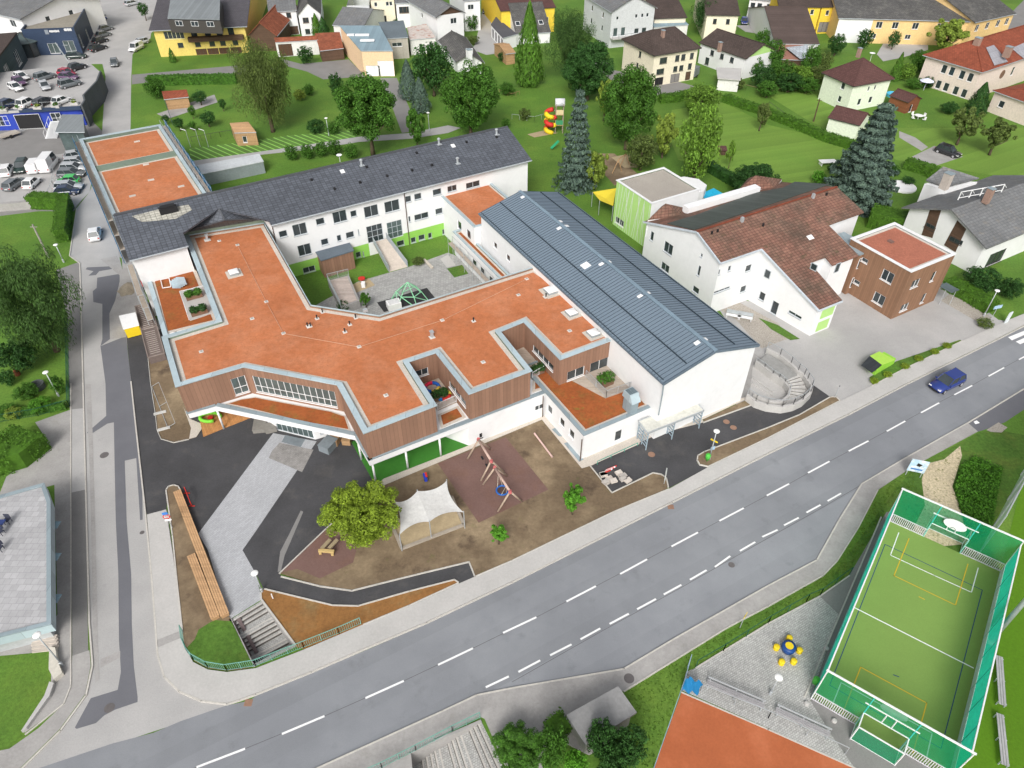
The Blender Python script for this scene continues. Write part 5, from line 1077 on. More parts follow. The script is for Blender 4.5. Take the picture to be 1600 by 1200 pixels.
walls_under(ch, cp, ctop, white, [(1548, 398, 1560, 414), (1446, 348, 1460, 362), (1487, 368, 1502, 384)], fr=frame_d)
a, b = Vector(cp[3]), Vector(cp[0])
for x0, y0, x1, y1 in ((1441, 331, 1466, 372), (1478, 345, 1508, 392)):
 for (u0, z0, u1, z1, o) in parse_wins([('p', x0, y0, x1, y1)], a, b):
  pass
for pts in ([(1453, 328), (1471, 328), (1457, 372), (1440, 367)], [(1496, 344), (1510, 358), (1493, 394), (1475, 383)]):
 uu = (b-a).normalized(); q = []
 for p_ in pts: s_, z_ = on_wall(a, b, *p_); w_ = a+uu*s_; q.append(Vector((w_.x, w_.y, z_))-Vector((uu.y, -uu.x, 0))*-.03)
 MB().add(q, [tuple(range(4))]).build('timber_bay', wooddk, ch)
for x0, y0, x1, y1 in ((1449, 347, 1460, 359), (1486, 368, 1499, 382)):
 s_ = parse_wins([('p', x0, y0, x1, y1)], a, b)[0]; window(ch, a, b, s_[0], s_[1], s_[2], s_[3], d=-.08, fr=frame_d, sill=False, cols=2)
chimney(ch, 1479, 283, 8.6, .9, 1.2, M('pale_stone_chimney', (.45, .4, .36))); chimney(ch, 1545, 305, 8.6, .7, 1.0)
mb = MB(); s0, s1 = G(1502, 300, 9.5), G(1570, 288, 9.5)
for k in range(5): p = s0.lerp(s1, k/4); mb.bar(p-Vector((0, 0, 1.2)), p, .1); mb.bar(p, p+Vector((1.2, 1.0, -1)), .08)
mb.bar(s0, s1, .1); mb.bar(s0-Vector((0, 0, .9)), s1-Vector((0, 0, .9)), .08); mb.build('roof_rack', frame_w, ch)
q = [G(1447, 281, 6), G(1480, 291, 6), G(1530, 278, 6), G(1474, 260, 7.5)]
MB().slab([ccw(q)], .2).build('side_roof', tile_grey, ch); MB().prism([(v.x*.995, v.y*.995) for v in q], 0, 5.6).build('side_wall', white, ch)
# ======================= VILLAGE HOUSES =======================
yel = M('yellow_render', (.72, .56, .16), v1=.04); yel2 = M('warm_yellow_render', (.74, .52, .24), v1=.05); bright_y = M('bright_yellow_render', (.75, .55, .06), v1=.04)
palegreen = M('mint_render', (.70, .76, .62), v1=.03); pinkr = M('pinkish_render', (.70, .60, .53), v1=.03); creamr = M('pale_cream_render', (.76, .70, .55), v1=.03); greyr = M('light_grey_render', (.55, .57, .58), v1=.04)
peach = M('peach_render', (.78, .56, .36), v1=.04); offw = M('old_white_render', (.68, .67, .65), v1=.08, patch=((.5, .49, .47), .8, .6, .8)); navy = M('navy_sheet', (.035, .055, .10), rough=.5); royal = M('royal_blue_panel', (.03, .06, .38), rough=.5)
g3 = lambda n, z, w=1.0, h=1.3, **k: ('g', n, z, w, h, k)
t, r, w = house('mint green two storey house with a dark maroon hipped roof', [(1334, 135), (1398, 123), (1291, 112)], 5.4, 'hip1', 8.9, palegreen, tile_mar, {3: [('p', 1314, 130, 1320, 139, dict(w=1, h=1.3)), ('p', 1309, 150, 1314, 159, dict(w=.9, h=1.2))], 0: [g3([.45, .62], 3.6, .5, 1.0), g3([.3, .6], 1, .9, 1.3)]}, oh=.45)
p = G(1345, 160); q = thing('balcony_frame', 'dark grey glazed porch with open frames against the mint house', 'porch', p); mb = MB(); mb.box(p+Vector((0, 0, 1.2)), (4, 1.6, 2.3), -.3); mb.build('porch_walls', frame_d, q); MB().box(p+Vector((0, -.1, 2.45)), (4.3, 1.9, .12), -.3).build('porch_roof', greymetal, q)
chimney(t, 1343, 80, 9.2, .6, .6); mb = MB(); p = G(1363, 84, 9.2); mb.tube([p-Vector((0, 0, 1.5)), p], .03); mb.lathe(p, [(.1, 0), (.55, .12), (.55, .16), (.05, .08)], 14); mb.build('satellite_dish', whitep, t)
house('small mint garage with maroon gable roof and lean-to beside the hedge', [(1344, 192), (1361, 180), (1317, 180), ][:0] or [(1344, 196), (1362, 181), (1303, 176)], 3.0, 'gable1', 4.4, palegreen, tile_mar, {0: []}, oh=.25, name='garage', cat='garage', gable=palegreen)
t, r, w = house('large pinkish school house with red hipped roof and solar panels', [(1535, 113), (1690, 62), (1441, 86)], 6.0, 'hip0', 9.8, pinkr, tile_red2, {3: [('p', a-4, b-6, a+4, b+6, dict(w=1.15, h=1.7)) for a, b in ((1475, 108), (1487, 111.5), (1503, 117), (1516, 121), (1466, 132), (1478, 136), (1493, 141.5), (1506, 146))], 0: [('p', 1580, 105, 1585, 117, dict(w=1.0, h=1.8)), g3([.62], 3.6, 1.1, 1.7)]}, oh=.6, hipf=.9)
rA, rB, rD = [G(*p, 6.0) for p in ((1535, 113), (1690, 62), (1441, 86))]
chimney(t, 1527, 66, 9.6, 1.0, .9); chimney(t, 1575, 80, 8.5, 1.0, .9)
nn2 = None
hr = G(1535, 113, 6.0); mdl = (r[0]+r[3])/2
PLa, PLb = V3(r[0], 6.0), V3(r[1], 6.0); L1_ = (r[3]-r[0]).length; rp = V3((r[0]+r[3])/2+(r[1]-r[0]).normalized()*3, 9.8); nrm = (PLb-PLa).cross(rp-PLa).normalized(); nrm = nrm if nrm.z > 0 else -nrm
for quad in ([(1540, 75), (1552, 71), (1574, 97), (1553, 103)], [(1580, 76), (1612, 62), (1640, 80), (1600, 93)]):
 MB().slab([ccw([plane_hit(PLa, nrm, *p)+nrm*.15 for p in quad])], .06).build('solar_panel', M('solar_grey_blue', (.30, .30, .33), rough=.3, pat=('brick', 1.0, 1.6, (.5, .5, .5), .03, .05)), t)
p = on_wall(w[0], w[1], 1566, 116); u = (w[1]-w[0]).normalized(); c = w[0]+u*p[0]; mb = MB(); mb.lathe((0, 0, 0), [(.9, 0), (.9, .06), (.6, .06), (.6, .03)], 20); mb2 = MB(); rot = Vector((u.y, -u.x, 0)).to_track_quat('Z', 'Y').to_matrix(); mb2.add([rot @ Vector(v)+V3(c, p[1]) for v in mb.v], mb.f); mb2.build('round_window', M('brown_frame', (.2, .12, .08)), t)
house('single storey pinkish wing with red roof at the right edge', [(1551, 141), (1700, 195), (1640, 92)], 4.2, 'hip0', 5.8, pinkr, tile_red2, {0: [('p', 1559, 157, 1570, 169, dict(w=1.2, h=1.3))]}, oh=.4)
t, r, w = house('cream three storey house with dark brown half hipped roof and garages', [(1022, 87), (1096, 75), (989, 58)], 6.8, 'hip0', 9.9, creamr, tile_br, {0: [g3([.22], 4.6, 1.9, 1.3, fr=frame_d), g3([.54, .68], 4.6, 1.1, 1.3, fr=frame_d), g3([.88], 4.6, 1.0, 1.3, fr=frame_d), g3([.18], 2.4, 2.0, 1.2, fr=frame_d), g3([.53, .67], 2.4, 1.1, 1.2, fr=frame_d), g3([.87], 2.4, 1.0, 1.3, fr=frame_d), ('g', [.18], .05, 2.2, 1.7, dict(kind='garage_door', gl=black, fr=frame_d)), ('g', [.55], .05, 2.4, 1.9, dict(kind='garage_door', gl=M('garage_grey', (.22, .21, .2)), fr=frame_d)), ('g', [.86], .05, 1.4, 1.9, dict(kind='garage_door', gl=wooddk, fr=frame_d))], 3: [g3([.55], 4.7, .9, 1.3, fr=frame_d), g3([.5], 2.2, .9, 1.2, fr=frame_d)]}, oh=.5, hipf=.45)
chimney(t, 1036, 52, 9.6, .6, .6)
t, r, w = house('long white house with lime gable end and mossy brown roof', [(1092, 66), (1166, 92), (1114, 45)], 4.6, 'gable0', 6.8, white, tile_br, {0: [g3([.28, .5, .72], 2.6, 1.1, 1.2, fr=frame_d), g3([.2], .3, 1.2, 1.6, fr=frame_d)]}, oh=.35, gable=limep)
chimney(t, 1125, 72, 6.8, .6, .8)
house('white lean-to outhouse in front of the long white house', [(1122, 122), (1156, 125), (1120, 108)], 2.6, 'flat', 2.6, offw, tile_br, {}, oh=.1, name='outhouse', cat='shed')
MB().prism([dn(q[:2]) for q in GG([(1121, 123), (1157, 126), (1158, 108), (1119, 106)], 2.6)], 2.55, 2.75).build('roof', concrete, bpy.data.objects['outhouse'])
house('cream house with black brown roof beside the parked blue car', [(1103, 23), (1157, 24), (1108, -12)], 6.3, 'gable0', 9.4, creamr, tile_br, {0: [g3([.28, .7], 4.1, .9, 1.2, fr=frame_d), g3([.55], 1.4, .8, .9, fr=frame_d)]}, oh=.4)
t, r, w = house('tall grey white house with balconies and front gable', [(955, 19), (1027, 12), (930, -10)], 8.4, 'gable1', 11.5, greyr, tile_grey, {0: [g3([.14], 6.4, .7, .8), g3([.58, .72, .84], 6.4, .7, .9), g3([.12, .3], 2.6, 1.2, 2.0, gl=glass_l), g3([.62, .8], 2.8, 1.3, 1.2), ('g', [.5], .05, 3.0, 2.0, dict(kind='garage_door', gl=M('garage_grey', (.22, .21, .2))))], 3: [g3([.3, .7], 5.8, 1.0, 1.3), g3([.3, .7], 2.8, 1.0, 1.3)]}, oh=.4)
mb = MB(); q = [w[0]+(w[0]-w[3]).normalized()*1.6, w[1]+(w[0]-w[3]).normalized()*1.6]; mb.prism([dn(w[0]), dn(q[0]), dn(q[1]), dn(w[1])], 2.3, 2.5); mb.build('balcony', concrete, t); rail('balcony_rail', t, [V3(q[0], 2.5), V3(q[1], 2.5)], .9, mat=glass_l, bars=False)
house('dark brown roofed house behind the tall grey house', [(1022, 29), (1074, 27), (1020, -8)], 5.0, 'gable0', 8.0, creamr, tile_br, {}, oh=.3)
house('low building with pale blue sheet roof beside the tall grey house', [(1022, 42), (1076, 38), (1021, 26)], 3.6, 'shed0', 4.4, offw, bluelight, {}, oh=.1, name='shed', cat='shed')
t, r, w = house('yellow apartment house with dark roof, long dormer and brown balconies', [(232, 48), (386, 41), (243, -30)], 6.2, 'gable0', 11.5, yel, M('anthracite_tiles', (.085, .08, .09), rough=.6, pat=('tile', .5, .4, .35)), {0: [g3([.21], 3.9, 4.6, 1.8, fr=M('cream_frame', (.75, .7, .4))), g3([.43, .58, .71, .84], 3.9, 1.4, 2.0, fr=frame_d), g3([.25, .44, .60, .72, .86], 1.9, 1.3, 1.1, fr=frame_d), g3([.46, .59, .72, .85], .02, 2.6, 1.4, kind='garage_door', gl=M('brown_door', (.09, .05, .03)), fr=frame_d)]}, oh=.8)
u = (w[1]-w[0]).normalized(); o = Vector((u.y, -u.x)); L = (w[1]-w[0]).length
MB().prism([dn(w[0]+u*L*.36), dn(w[0]+u*L*.36+o*1.3), dn(w[0]+u*L*.97+o*1.3), dn(w[0]+u*L*.97)], 3.3, 4.3, top=True).build('balcony', wooddk, t)
q0, q1, q2, q3 = G(265, 40, 8.0), G(346, 42, 8.0), G(344, -10, 11.3), G(268, -12, 11.3)
MB().slab([[q0+Vector((0, 0, 1.6)), q1+Vector((0, 0, 1.6)), q2, q3]], .2).build('dormer_roof', greymetal, t); MB().prism([dn(p) for p in (q0, q1, q2, q3)], 6.5, 9.2).build('dormer', frame_d, t)
for f in (.2, .5, .8): a = q0.lerp(q1, f-.07); b = q0.lerp(q1, f+.07); window(t, q0, q1, (a-q0).length, 8.0, (b-q0).length, 9.1, d=-.02, sill=False)
house('old barn with a faded terracotta gable roof beside the yellow apartments', [(386, 56), (433, 56), (372, 12)], 3.6, 'gable1', 6.6, wooddk, tile_old, {}, oh=.4, name='barn', cat='barn')
house('white farmhouse with brown shutters and green gate behind the garden', [(419, 19), (464, 16), (423, -10)], 5.8, 'gable0', 8.4, white, tile_grey, {0: [g3([.25, .7], 4.0, 1.2, 1.3, fr=M('brown_frame', (.2, .12, .08))), ('g', [.35], .05, 3.2, 2.6, dict(kind='garage_door', gl=M('dark_green_door', (.02, .08, .05)), fr=frame_d)), ('g', [.8], .05, 2.2, 2.0, dict(kind='garage_door', gl=wooddk, fr=frame_d))]}, oh=.3)
house('white gabled house with reddish shutters next to the farmhouse', [(464, 24), (502, 22), (468, -12)], 5.4, 'gable1', 8.2, white, tile_dk2, {0: [g3([.3, .7], 3.4, 1.5, 1.3, fr=M('brown_frame', (.2, .12, .08))), g3([.3, .65], .8, 1.2, 1.2, fr=frame_d)]}, oh=.3)
house('white barn with long grey roof behind the conifers', [(519, 39), (568, 42), (503, 10)], 4.0, 'gable0', 6.2, offw, tile_grey, {}, oh=.2)
t, r, w = house('peach workshop with pale blue sheet roof and two white garage doors', [(564, 79), (614, 79), (594, 44), (531, 44)], 5.6, 'shed0', 6.2, peach, bluelight, {0: [('g', [.3], .05, 3.2, 2.3, dict(kind='garage_door', gl=M('white_door', (.72, .76, .8)), fr=frame_w)), ('g', [.73], .05, 3.6, 3.3, dict(kind='garage_door', gl=M('white_door', (.72, .76, .8)), fr=frame_w, cols=1, rows=2))]}, oh=.12, name='workshop', cat='workshop')
for px, py, w__ in ((566, 55, 3.2), (574, 63.5, 3.2), (548, 55, 1.6)):
 p = G(px, py, 6.05); MB().box(p+Vector((0, 0, .08)), (w__, .9, .3), .02).build('rooflight', whitep, t)
house('grey board house with small double window beside the peach workshop', [(604, 60), (638, 58), (631, 37), (592, 40)], 4.8, 'shed0', 5.6, M('grey_beige_boards', (.42, .39, .34), pat=('bands', 0, .3, .8, .1)), M('slate_blue_roof', (.13, .16, .18), rough=.6), {0: [g3([.45], 2.8, 2.4, .9, cols=2)]}, oh=.15, name='shed', cat='shed')
t, r, w = house('small white annex with rust stained flat roof', [(640, 62), (681, 58), (666, 39), (636, 45)], 3.6, 'shed0', 3.9, offw, M('rust_stained_roof', (.55, .50, .46), patch=[((.4, .2, .15), .9, .5, .65)]), {0: [g3([.4, .8], 1.4, .8, 1.0)]}, oh=.1, name='annex', cat='house')
house('tall white house with brown timber gable and grey roof', [(681, 27), (728, 20), (662, -6)], 6.8, 'gable1', 8.8, white, tile_grey, {0: [g3([.62], 4.6, 1.7, 1.3), g3([.62], .6, 1.7, 1.9)], 3: [g3([.5], 4.4, 1.0, 1.2)]}, oh=.5, gable=wooddk)
t, r, w = house('low house with dark slate gable roof and white chimney breast', [(712, 97), (757, 98), (728, 58), (684, 63)], 2.9, 'gable1', 4.8, white, tile_dk2, {}, oh=.5)
chimney(t, 733, 84, 5.2, 1.0, .9, white); MB().box(G(734, 95, 2.6), (1.6, .8, 5.2)).build('chimney_breast', white, t)
house('row of white garages with dark doors beside the drive', [(786, 59), (808, 53), (775, 27), (767, 39)], 3.0, 'shed0', 3.15, white, M('felt_roof', (.09, .09, .10)), {3: [('g', 4, .05, 1.9, 2.3, dict(kind='garage_door', gl=black, fr=frame_w))]}, oh=.1, name='garage_row', cat='garages')
house('bright yellow house with reddish brown roof behind the dark house', [(782, 17), (869, 11), (783, -22)], 6.0, 'gable0', 9, bright_y, tile_mar, {0: [g3([.5, .85], 2.5, 1.1, 1.2)]}, oh=.3)
t, r, w = house('dark mansard roofed house with two roof windows behind the cypress', [(806, 53), (861, 50), (802, 16)], 2.6, 'gable0', 7.0, white, tile_dk2, {}, oh=.2)
for px, py in ((809, 37), (845, 35)): skylight(t, V3(r[0], 2.6), V3(r[1], 2.6), 2.6, V3((r[0]+r[3])/2, 7.0), px, py, 1.2, 1.6)
house('orange timber summer house beside the garages', [(790, 84), (806, 82), (789, 66)], 2.6, 'gable0', 3.4, wood, wood, {}, oh=.2, name='summer_house', cat='shed')
house('grey and white house with covered balcony at the top of the picture', [(541, 9), (577, 8), (543, -20)], 6.0, 'flat', 6, greyr, tile_grey, {0: [g3([.6], 3.6, 2.6, 1.6), g3([.8], .3, 1.4, 2.0, gl=black)]}, oh=.1)
house('cream rendered farmhouse with arched barn door at the top of the picture', [(577, -2), (617, -4), (579, -30)], 7.0, 'gable0', 9, creamr, tile_grey, {0: [g3([.2, .7, .85], 5.0, .8, 1.0), ('g', [.35], .05, 3.0, 2.6, dict(kind='garage_door', gl=black, fr=frame_d))]}, oh=.3)
house('white house with brown parapet window band at the top of the picture', [(617, 5), (658, 3), (619, -22)], 6.2, 'gable0', 8.4, white, tile_grey, {0: [g3([.5], 3.6, 5.0, 1.6, fr=M('brown_frame', (.2, .12, .08))), g3([.7], .6, 2.0, 1.3)]}, oh=.3)
house('white house at the head of the narrow drive', [(724, 1), (752, -1), (727, -30)], 7.5, 'gable0', 9.5, white, tile_grey, {0: [g3([.4], 5.2, 1.6, 1.2)]}, oh=.3)
house('bright yellow farmhouse with white framed windows, left of the long building', [(1217, 10), (1285, 11), (1221, -15)], 6.5, 'gable0', 9, bright_y, tile_br, {0: [g3([.17, .38, .6, .82], 4.6, .9, 1.2), g3([.6], 1.9, .9, 1.1)]}, oh=.3)
house('narrow bright yellow house with a garage next to the yellow farmhouse', [(1284, 11), (1314, 10), (1286, -14)], 6.5, 'gable0', 8.4, bright_y, tile_br, {0: [g3([.4], 4.4, .9, 1.2), ('g', [.45], .3, 3.4, 2.5, dict(kind='garage_door', gl=M('garage_grey', (.22, .21, .2)), fr=frame_d))]}, oh=.3)
t, r, w = house('long white and warm yellow farm building with dark weathered roof', [(1310, 28), (1527, 34), (1316, -14)], 5.8, 'gable0', 9.6, yel2, tile_dk2, {0: [('g', [.06, .16, .22], 3.6, .9, 1.3, {}), ('g', [.31, .43, .58, .76], 3.6, 1.5, 1.5, dict(cols=2)), ('g', [.29, .55, .78], 1.2, 1.4, 1.1, dict(cols=2))]}, oh=.4)
u = (w[1]-w[0]).normalized(); L = (w[1]-w[0]).length; o = Vector((u.y, -u.x)); MB().prism([dn(w[0]-u*.01), dn(w[0]+o*.03-u*.01), dn(w[0]+u*L*.255+o*.03), dn(w[0]+u*L*.255)], 0, 5.75).build('white_facade', white, t)
house('angled warm yellow end wing of the long farm building by the street', [(1524, 35), (1589, 21), (1508, -15)], 6.0, 'gable0', 9.6, yel2, tile_dk2, {0: [('g', [.12, .38, .65, .88], 3.6, 1.4, 1.5, dict(cols=2)), ('g', [.3, .55, .75], .8, .7, .6, {})]}, oh=.4)
house('small white house under a broad dark brown roof in the gardens', [(1211, 68), (1281, 69), (1217, 12)], 3.4, 'gable0', 7.6, white, M('dark_brown_shingles', (.085, .062, .055), pat=('bands', 1, .4, .75, .1)), {}, oh=.25)
t, r, w = house('open shed with red roof and polycarbonate sheets below the brown roofed house', [(1220, 92), (1264, 94), (1222, 70)], 2.5, 'shed0', 3.4, wooddk, M('faded_red_roof', (.30, .15, .11)), {}, oh=.2, name='shed', cat='shed')
MB().slab([[G(1228, 74, 3.5), G(1250, 92, 2.9), G(1264, 91, 2.9), G(1262, 70, 3.6)]], .05).build('roof_sheets', M('clear_sheets', (.42, .46, .5), rough=.3, pat=('brick', .8, 1.2, (.5, .5, .5), .05, .2)), t)
house('white house with flat wing at the top edge behind the yellow farmhouse', [(1170, -2), (1216, 2), (1172, -26)], 5.5, 'gable0', 8, white, tile_grey, {0: [g3([.15, .4, .75], 3.4, 1.3, 1.2)]}, oh=.3)
house('brown timber garden shed with maroon gable roof beside a paddling pool', [(1420, 160), (1441, 154), (1407, 144)], 2.4, 'gable1', 3.4, M('red_brown_timber', (.20, .075, .035), pat=('bands', 1, .2, .7, .1)), tile_mar, {0: [g3([.4], .05, .8, 1.5, gl=black)]}, oh=.2, name='shed', cat='shed')
house('orange timber flat roofed hut beside the grass paver lot', [(366, 207), (400, 206), (388, 191), (359, 193)], 2.6, 'shed0', 2.7, wood, woodl, {0: [g3([.4], .6, .8, 1.2)]}, oh=.05, name='hut', cat='hut')
house('garden hut with red tiled roof and open porch', [(256, 155), (295, 151), (292, 141), (253, 143)], 2.3, 'gable0', 3.0, wood, tile_red2, {}, oh=.2, name='hut', cat='hut')
house('white wall gatehouse with old terracotta strip roof behind the shrubs', [(430, 66), (497, 62), (494, 57), (428, 60)], 3.4, 'gable0', 3.9, offw, tile_old, {0: [('g', [.2], .05, 3.2, 2.8, dict(kind='garage_door', gl=M('brown_door', (.09, .05, .03)), fr=frame_d))]}, oh=.1, name='gatehouse', cat='outbuilding')
house('open cart shed with faded terracotta roof beside the peach workshop', [(500, 79), (537, 75), (532, 58), (493, 60)], 2.6, 'shed0', 3.8, wooddk, tile_old, {}, oh=.15, name='cart_shed', cat='shed')
# ---------- car dealership and workshop, top left ----------
t = thing('dealership', 'navy blue flat roofed showroom with signs and a grey gravel roof', 'showroom', G(90, 85))
DQ = ccw([dn(G(*p, 6.0)) for p in ((32, 46), (115, 43), (134, 11), (57, 17))]); flat_roof(t, DQ, 6.0, navy, M('brown_grey_gravel', (.26, .24, .2), v2=.2), cw=.3, gm=.05, up=.5, cmat=navy, gmat=gravel)
di = inset(DQ, .05); rects_ = [(73, 68, 95, 83), (97, 64, 120, 80), (122, 55, 131, 72), (133, 47, 141, 62)]
W_ = auto_wins(di, rects_); walls(t, di, -.05, 5.88, navy, {k: [q+(dict(gl=glass_l, fr=frame_w),) for q in v] for k, v in W_.items()}).build('wall', navy, t)
def sign(par, A, B, px, py, txt, size, mat, name='lettering', dz=0, ex=.02):
 a, z = on_wall(A, B, px, py); A = Vector((A[0], A[1], 0)); B = Vector((B[0], B[1], 0)); u = (B-A).normalized(); n = Vector((u.y, -u.x, 0))
 cu = bpy.data.curves.new(name, 'FONT'); cu.body = txt; cu.size = size; cu.extrude = ex; cu.align_x = 'CENTER'; cu.align_y = 'CENTER'
 o = bpy.data.objects.new(name, cu); COL.objects.link(o); bpy.context.view_layer.update(); dg = bpy.context.evaluated_depsgraph_get(); me = bpy.data.meshes.new_from_object(o.evaluated_get(dg)); bpy.data.objects.remove(o)
 me.materials.clear(); me.materials.append(mat); M4 = Matrix((tuple(u)+(0,), (0, 0, 1, 0), tuple(n)+(0,), (0, 0, 0, 1))).transposed(); pos = A+u*a+n*.05+Vector((0, 0, z))-Vector(ORG.get(par.name, (0, 0, 0)))
 me.transform(Matrix.Translation(pos) @ M4); o = bpy.data.objects.new(name, me); COL.objects.link(o); o.parent = par; return o
for i in range(4):
 a, b = Vector(di[i]), Vector(di[(i+1) % 4])
 if (b-a).normalized().x > .8: fi = (a, b)
uu_ = (fi[1]-fi[0]).normalized(); an_ = math.atan2(uu_.y, uu_.x)
for x0, x1, y, hh, k in ((77, 93, 49, .5, 8), (100, 112, 46.5, .6, 9)):
 mb = MB(); a0_, z_ = on_wall(*fi, x0, y); a1__, _ = on_wall(*fi, x1, y)
 for i in range(k): c = fi[0]+uu_*(a0_+(a1__-a0_)*(i+.5)/k); mb.box(V3(c, z_)+Vector((uu_.y*.06, -uu_.x*.06, 0)), ((a1__-a0_)/k*.72, .06, hh*(1 if i % 3 else .8)), an_)
 mb.build('lettering', frame_w, t)
a_, z_ = on_wall(*fi, 73, 50); u = (fi[1]-fi[0]).normalized(); c = fi[0]+u*a_; MB().box(V3(c, z_)+Vector((u.y*.06, -u.x*.06, 0)), (.8, .08, 1.0), math.atan2(u.y, u.x)).build('sign_shield', M('grey_shield', (.25, .28, .32)), t)
t, r, w = house('white dealership house with grey roof at the top left corner', [(31, 30), (57, 2), (8, -30)], 8.0, 'gable1', 10, white, tile_grey, {}, oh=.5) if False else house('white two storey house with grey roof at the top left corner', [(-40, 14), (31, 30), (-30, -40)], 7.5, 'gable0', 10, white, tile_grey, {0: [g3([.75], 5, 2.2, 1.6)], 1: [g3([.3, .6], 5.2, 1.2, 1.3)]}, oh=.6)
t, r, w = house('dark slate clad hall with brown roof at the left edge', [(-50, 155), (27, 52), (-120, 60)], 6.0, 'flat', 6, M('slate_blue_cladding', (.06, .085, .10), pat=('bands', 1, .5, .8, .06)), tile_br, {0: [g3([.62, .85], 1.0, 3.4, 3.0, gl=glass)]}, oh=.1)
MB().prism([dn(p) for p in r], 5.95, 6.25).build('roof', tile_br, t)
p = G(45, 84); q = thing('glass_entrance', 'glass entrance pavilion with pyramid roof beside the showroom', 'glass pavilion', p); mb = MB(); mb.lathe(p, [(4.2, 0), (4.2, 3.2)], 8); mb.build('glazing', glass, q); MB().lathe(p+Vector((0, 0, 3.2)), [(4.7, 0), (4.7, .12), (.2, 1.7)], 8).build('roof', glass_l, q)
mb = MB()
for k in range(8): a = 2*math.pi*k/8; mb.bar(p+Vector((4.25*math.cos(a), 4.25*math.sin(a), 0)), p+Vector((4.25*math.cos(a), 4.25*math.sin(a), 3.2)), .12); mb.bar(p+Vector((4.7*math.cos(a), 4.7*math.sin(a), 3.35)), p+Vector((0, 0, 4.95)), .12)
mb.build('frame', frame_d, q)
ZD = 3.8
DK = [(-60, 176), (0, 174), (126, 166), (131, 158), (129, 150), (150, 128), (156, 112), (140, 98), (-60, 120)]
dk = [dn(G(*p, ZD)) for p in DK]; t = thing('parking_deck', 'raised parking deck above the blue workshop with dark front edge', 'parking deck', (*((Vector(dk[1])+Vector(dk[3]))/2), 0))
MB().prism(dk, ZD-.5, ZD).build('deck_slab', asph_l, t); MB().prism(inset(ccw(dk), .25), -.1, ZD-.5).build('workshop_wall', royal, t)
a, b = G(-60, 176, ZD), G(126, 166.5, ZD); mb = MB(); mb.bar(a+Vector((0, -.1, -.2)), b+Vector((0, -.1, -.2)), .3, .7); mb.build('front_edge', navy, t)
mb = MB(); wp = [G(*p, ZD+.3) for p in ((126, 166), (131, 158), (129, 150), (150, 128), (156, 112))]
for q0, q1 in zip(wp, wp[1:]): mb.prism([(q0.x, q0.y), (q1.x, q1.y), (q1.x+.3, q1.y+.1), (q0.x+.3, q0.y+.1)], 0, ZD+.5)
mb.build('retaining_wall', M('dark_render', (.09, .10, .11)), t)
fa, fb = a.to_2d(), b.to_2d()
window(t, fa, fb, on_wall(fa, fb, 28, 195)[0], .05, on_wall(fa, fb, 66, 190)[0], 2.9, d=-.1, kind='garage_door', gl=black, cols=1)
window(t, fa, fb, on_wall(fa, fb, -5, 195)[0], .9, on_wall(fa, fb, 17, 195)[0], 2.8, d=-.08, cols=3, rows=2, sill=False); window(t, fa, fb, on_wall(fa, fb, 82, 187)[0], .9, on_wall(fa, fb, 98, 187)[0], 2.9, d=-.08, cols=2, rows=2, sill=False)
rail('deck_rail', t, [V3(G(-60, 175, ZD), ZD), V3(G(124, 165, ZD), ZD)], 1.0, mat=steel, bars=False)
t = thing('spiral_stair', 'white open steel stair between yard and parking deck', 'stairs', G(83, 212)); mb = MB(); p0, p1 = G(80, 216), G(88, 190, ZD)
for k in range(16): p = p0.lerp(p1, k/15); mb.box(p, (2.2, .35, .08), .1)
mb.build('treads', frame_w, t)
for s in (-1.1, 1.1): rail('stair_rail', t, [p0+Vector((s, 0, 0)), p1+Vector((s, 0, 0))], 1.0, mat=frame_w, bars=False, step=.5)
t, r, w = house('grey sheet roofed glass kiosk beside the blue workshop', [(86, 206), (132, 206), (131, 182), (98, 182)], 4.0, 'shed0', 4.4, glass_l, greymetal, {}, oh=.35, name='kiosk', cat='kiosk')
# ---------- commercial building, left foreground ----------
ZC = 3.2
cq = [G(-60, 1010, ZC), G(80, 975, ZC), G(79, 782, ZC), G(69, 754, ZC), G(-60, 790, ZC)]; cq = ccw([dn(p) for p in cq])
t = thing('commercial_building', 'flat roofed shop building with flagstone roof terrace and zinc fascia', 'commercial building', (*cq[0], 0))
flat_roof(t, cq, ZC, zinc_d, flags, cw=.35, gm=.02, up=.15, cmat=zinc_d, gmat=flags); MB().ring(inset(cq, .05), inset(cq, .3), ZC-1.1, ZC-.121).build('fascia', zinc, t)
walls(t, inset(cq, .9), -.05, ZC-1.0, M('grey_render', (.4, .42, .43)), {}).build('wall', M('grey_render', (.4, .42, .43)), t)
for k, (px, py) in enumerate(((87, 820), (87, 870), (87, 935))):
 p = G(px-4, py, 2.0); MB().box(p, (1.1, .8, .06), R(-2)).build('glass_awning', M('awning_glass', (.25, .36, .42), rough=.15), t)
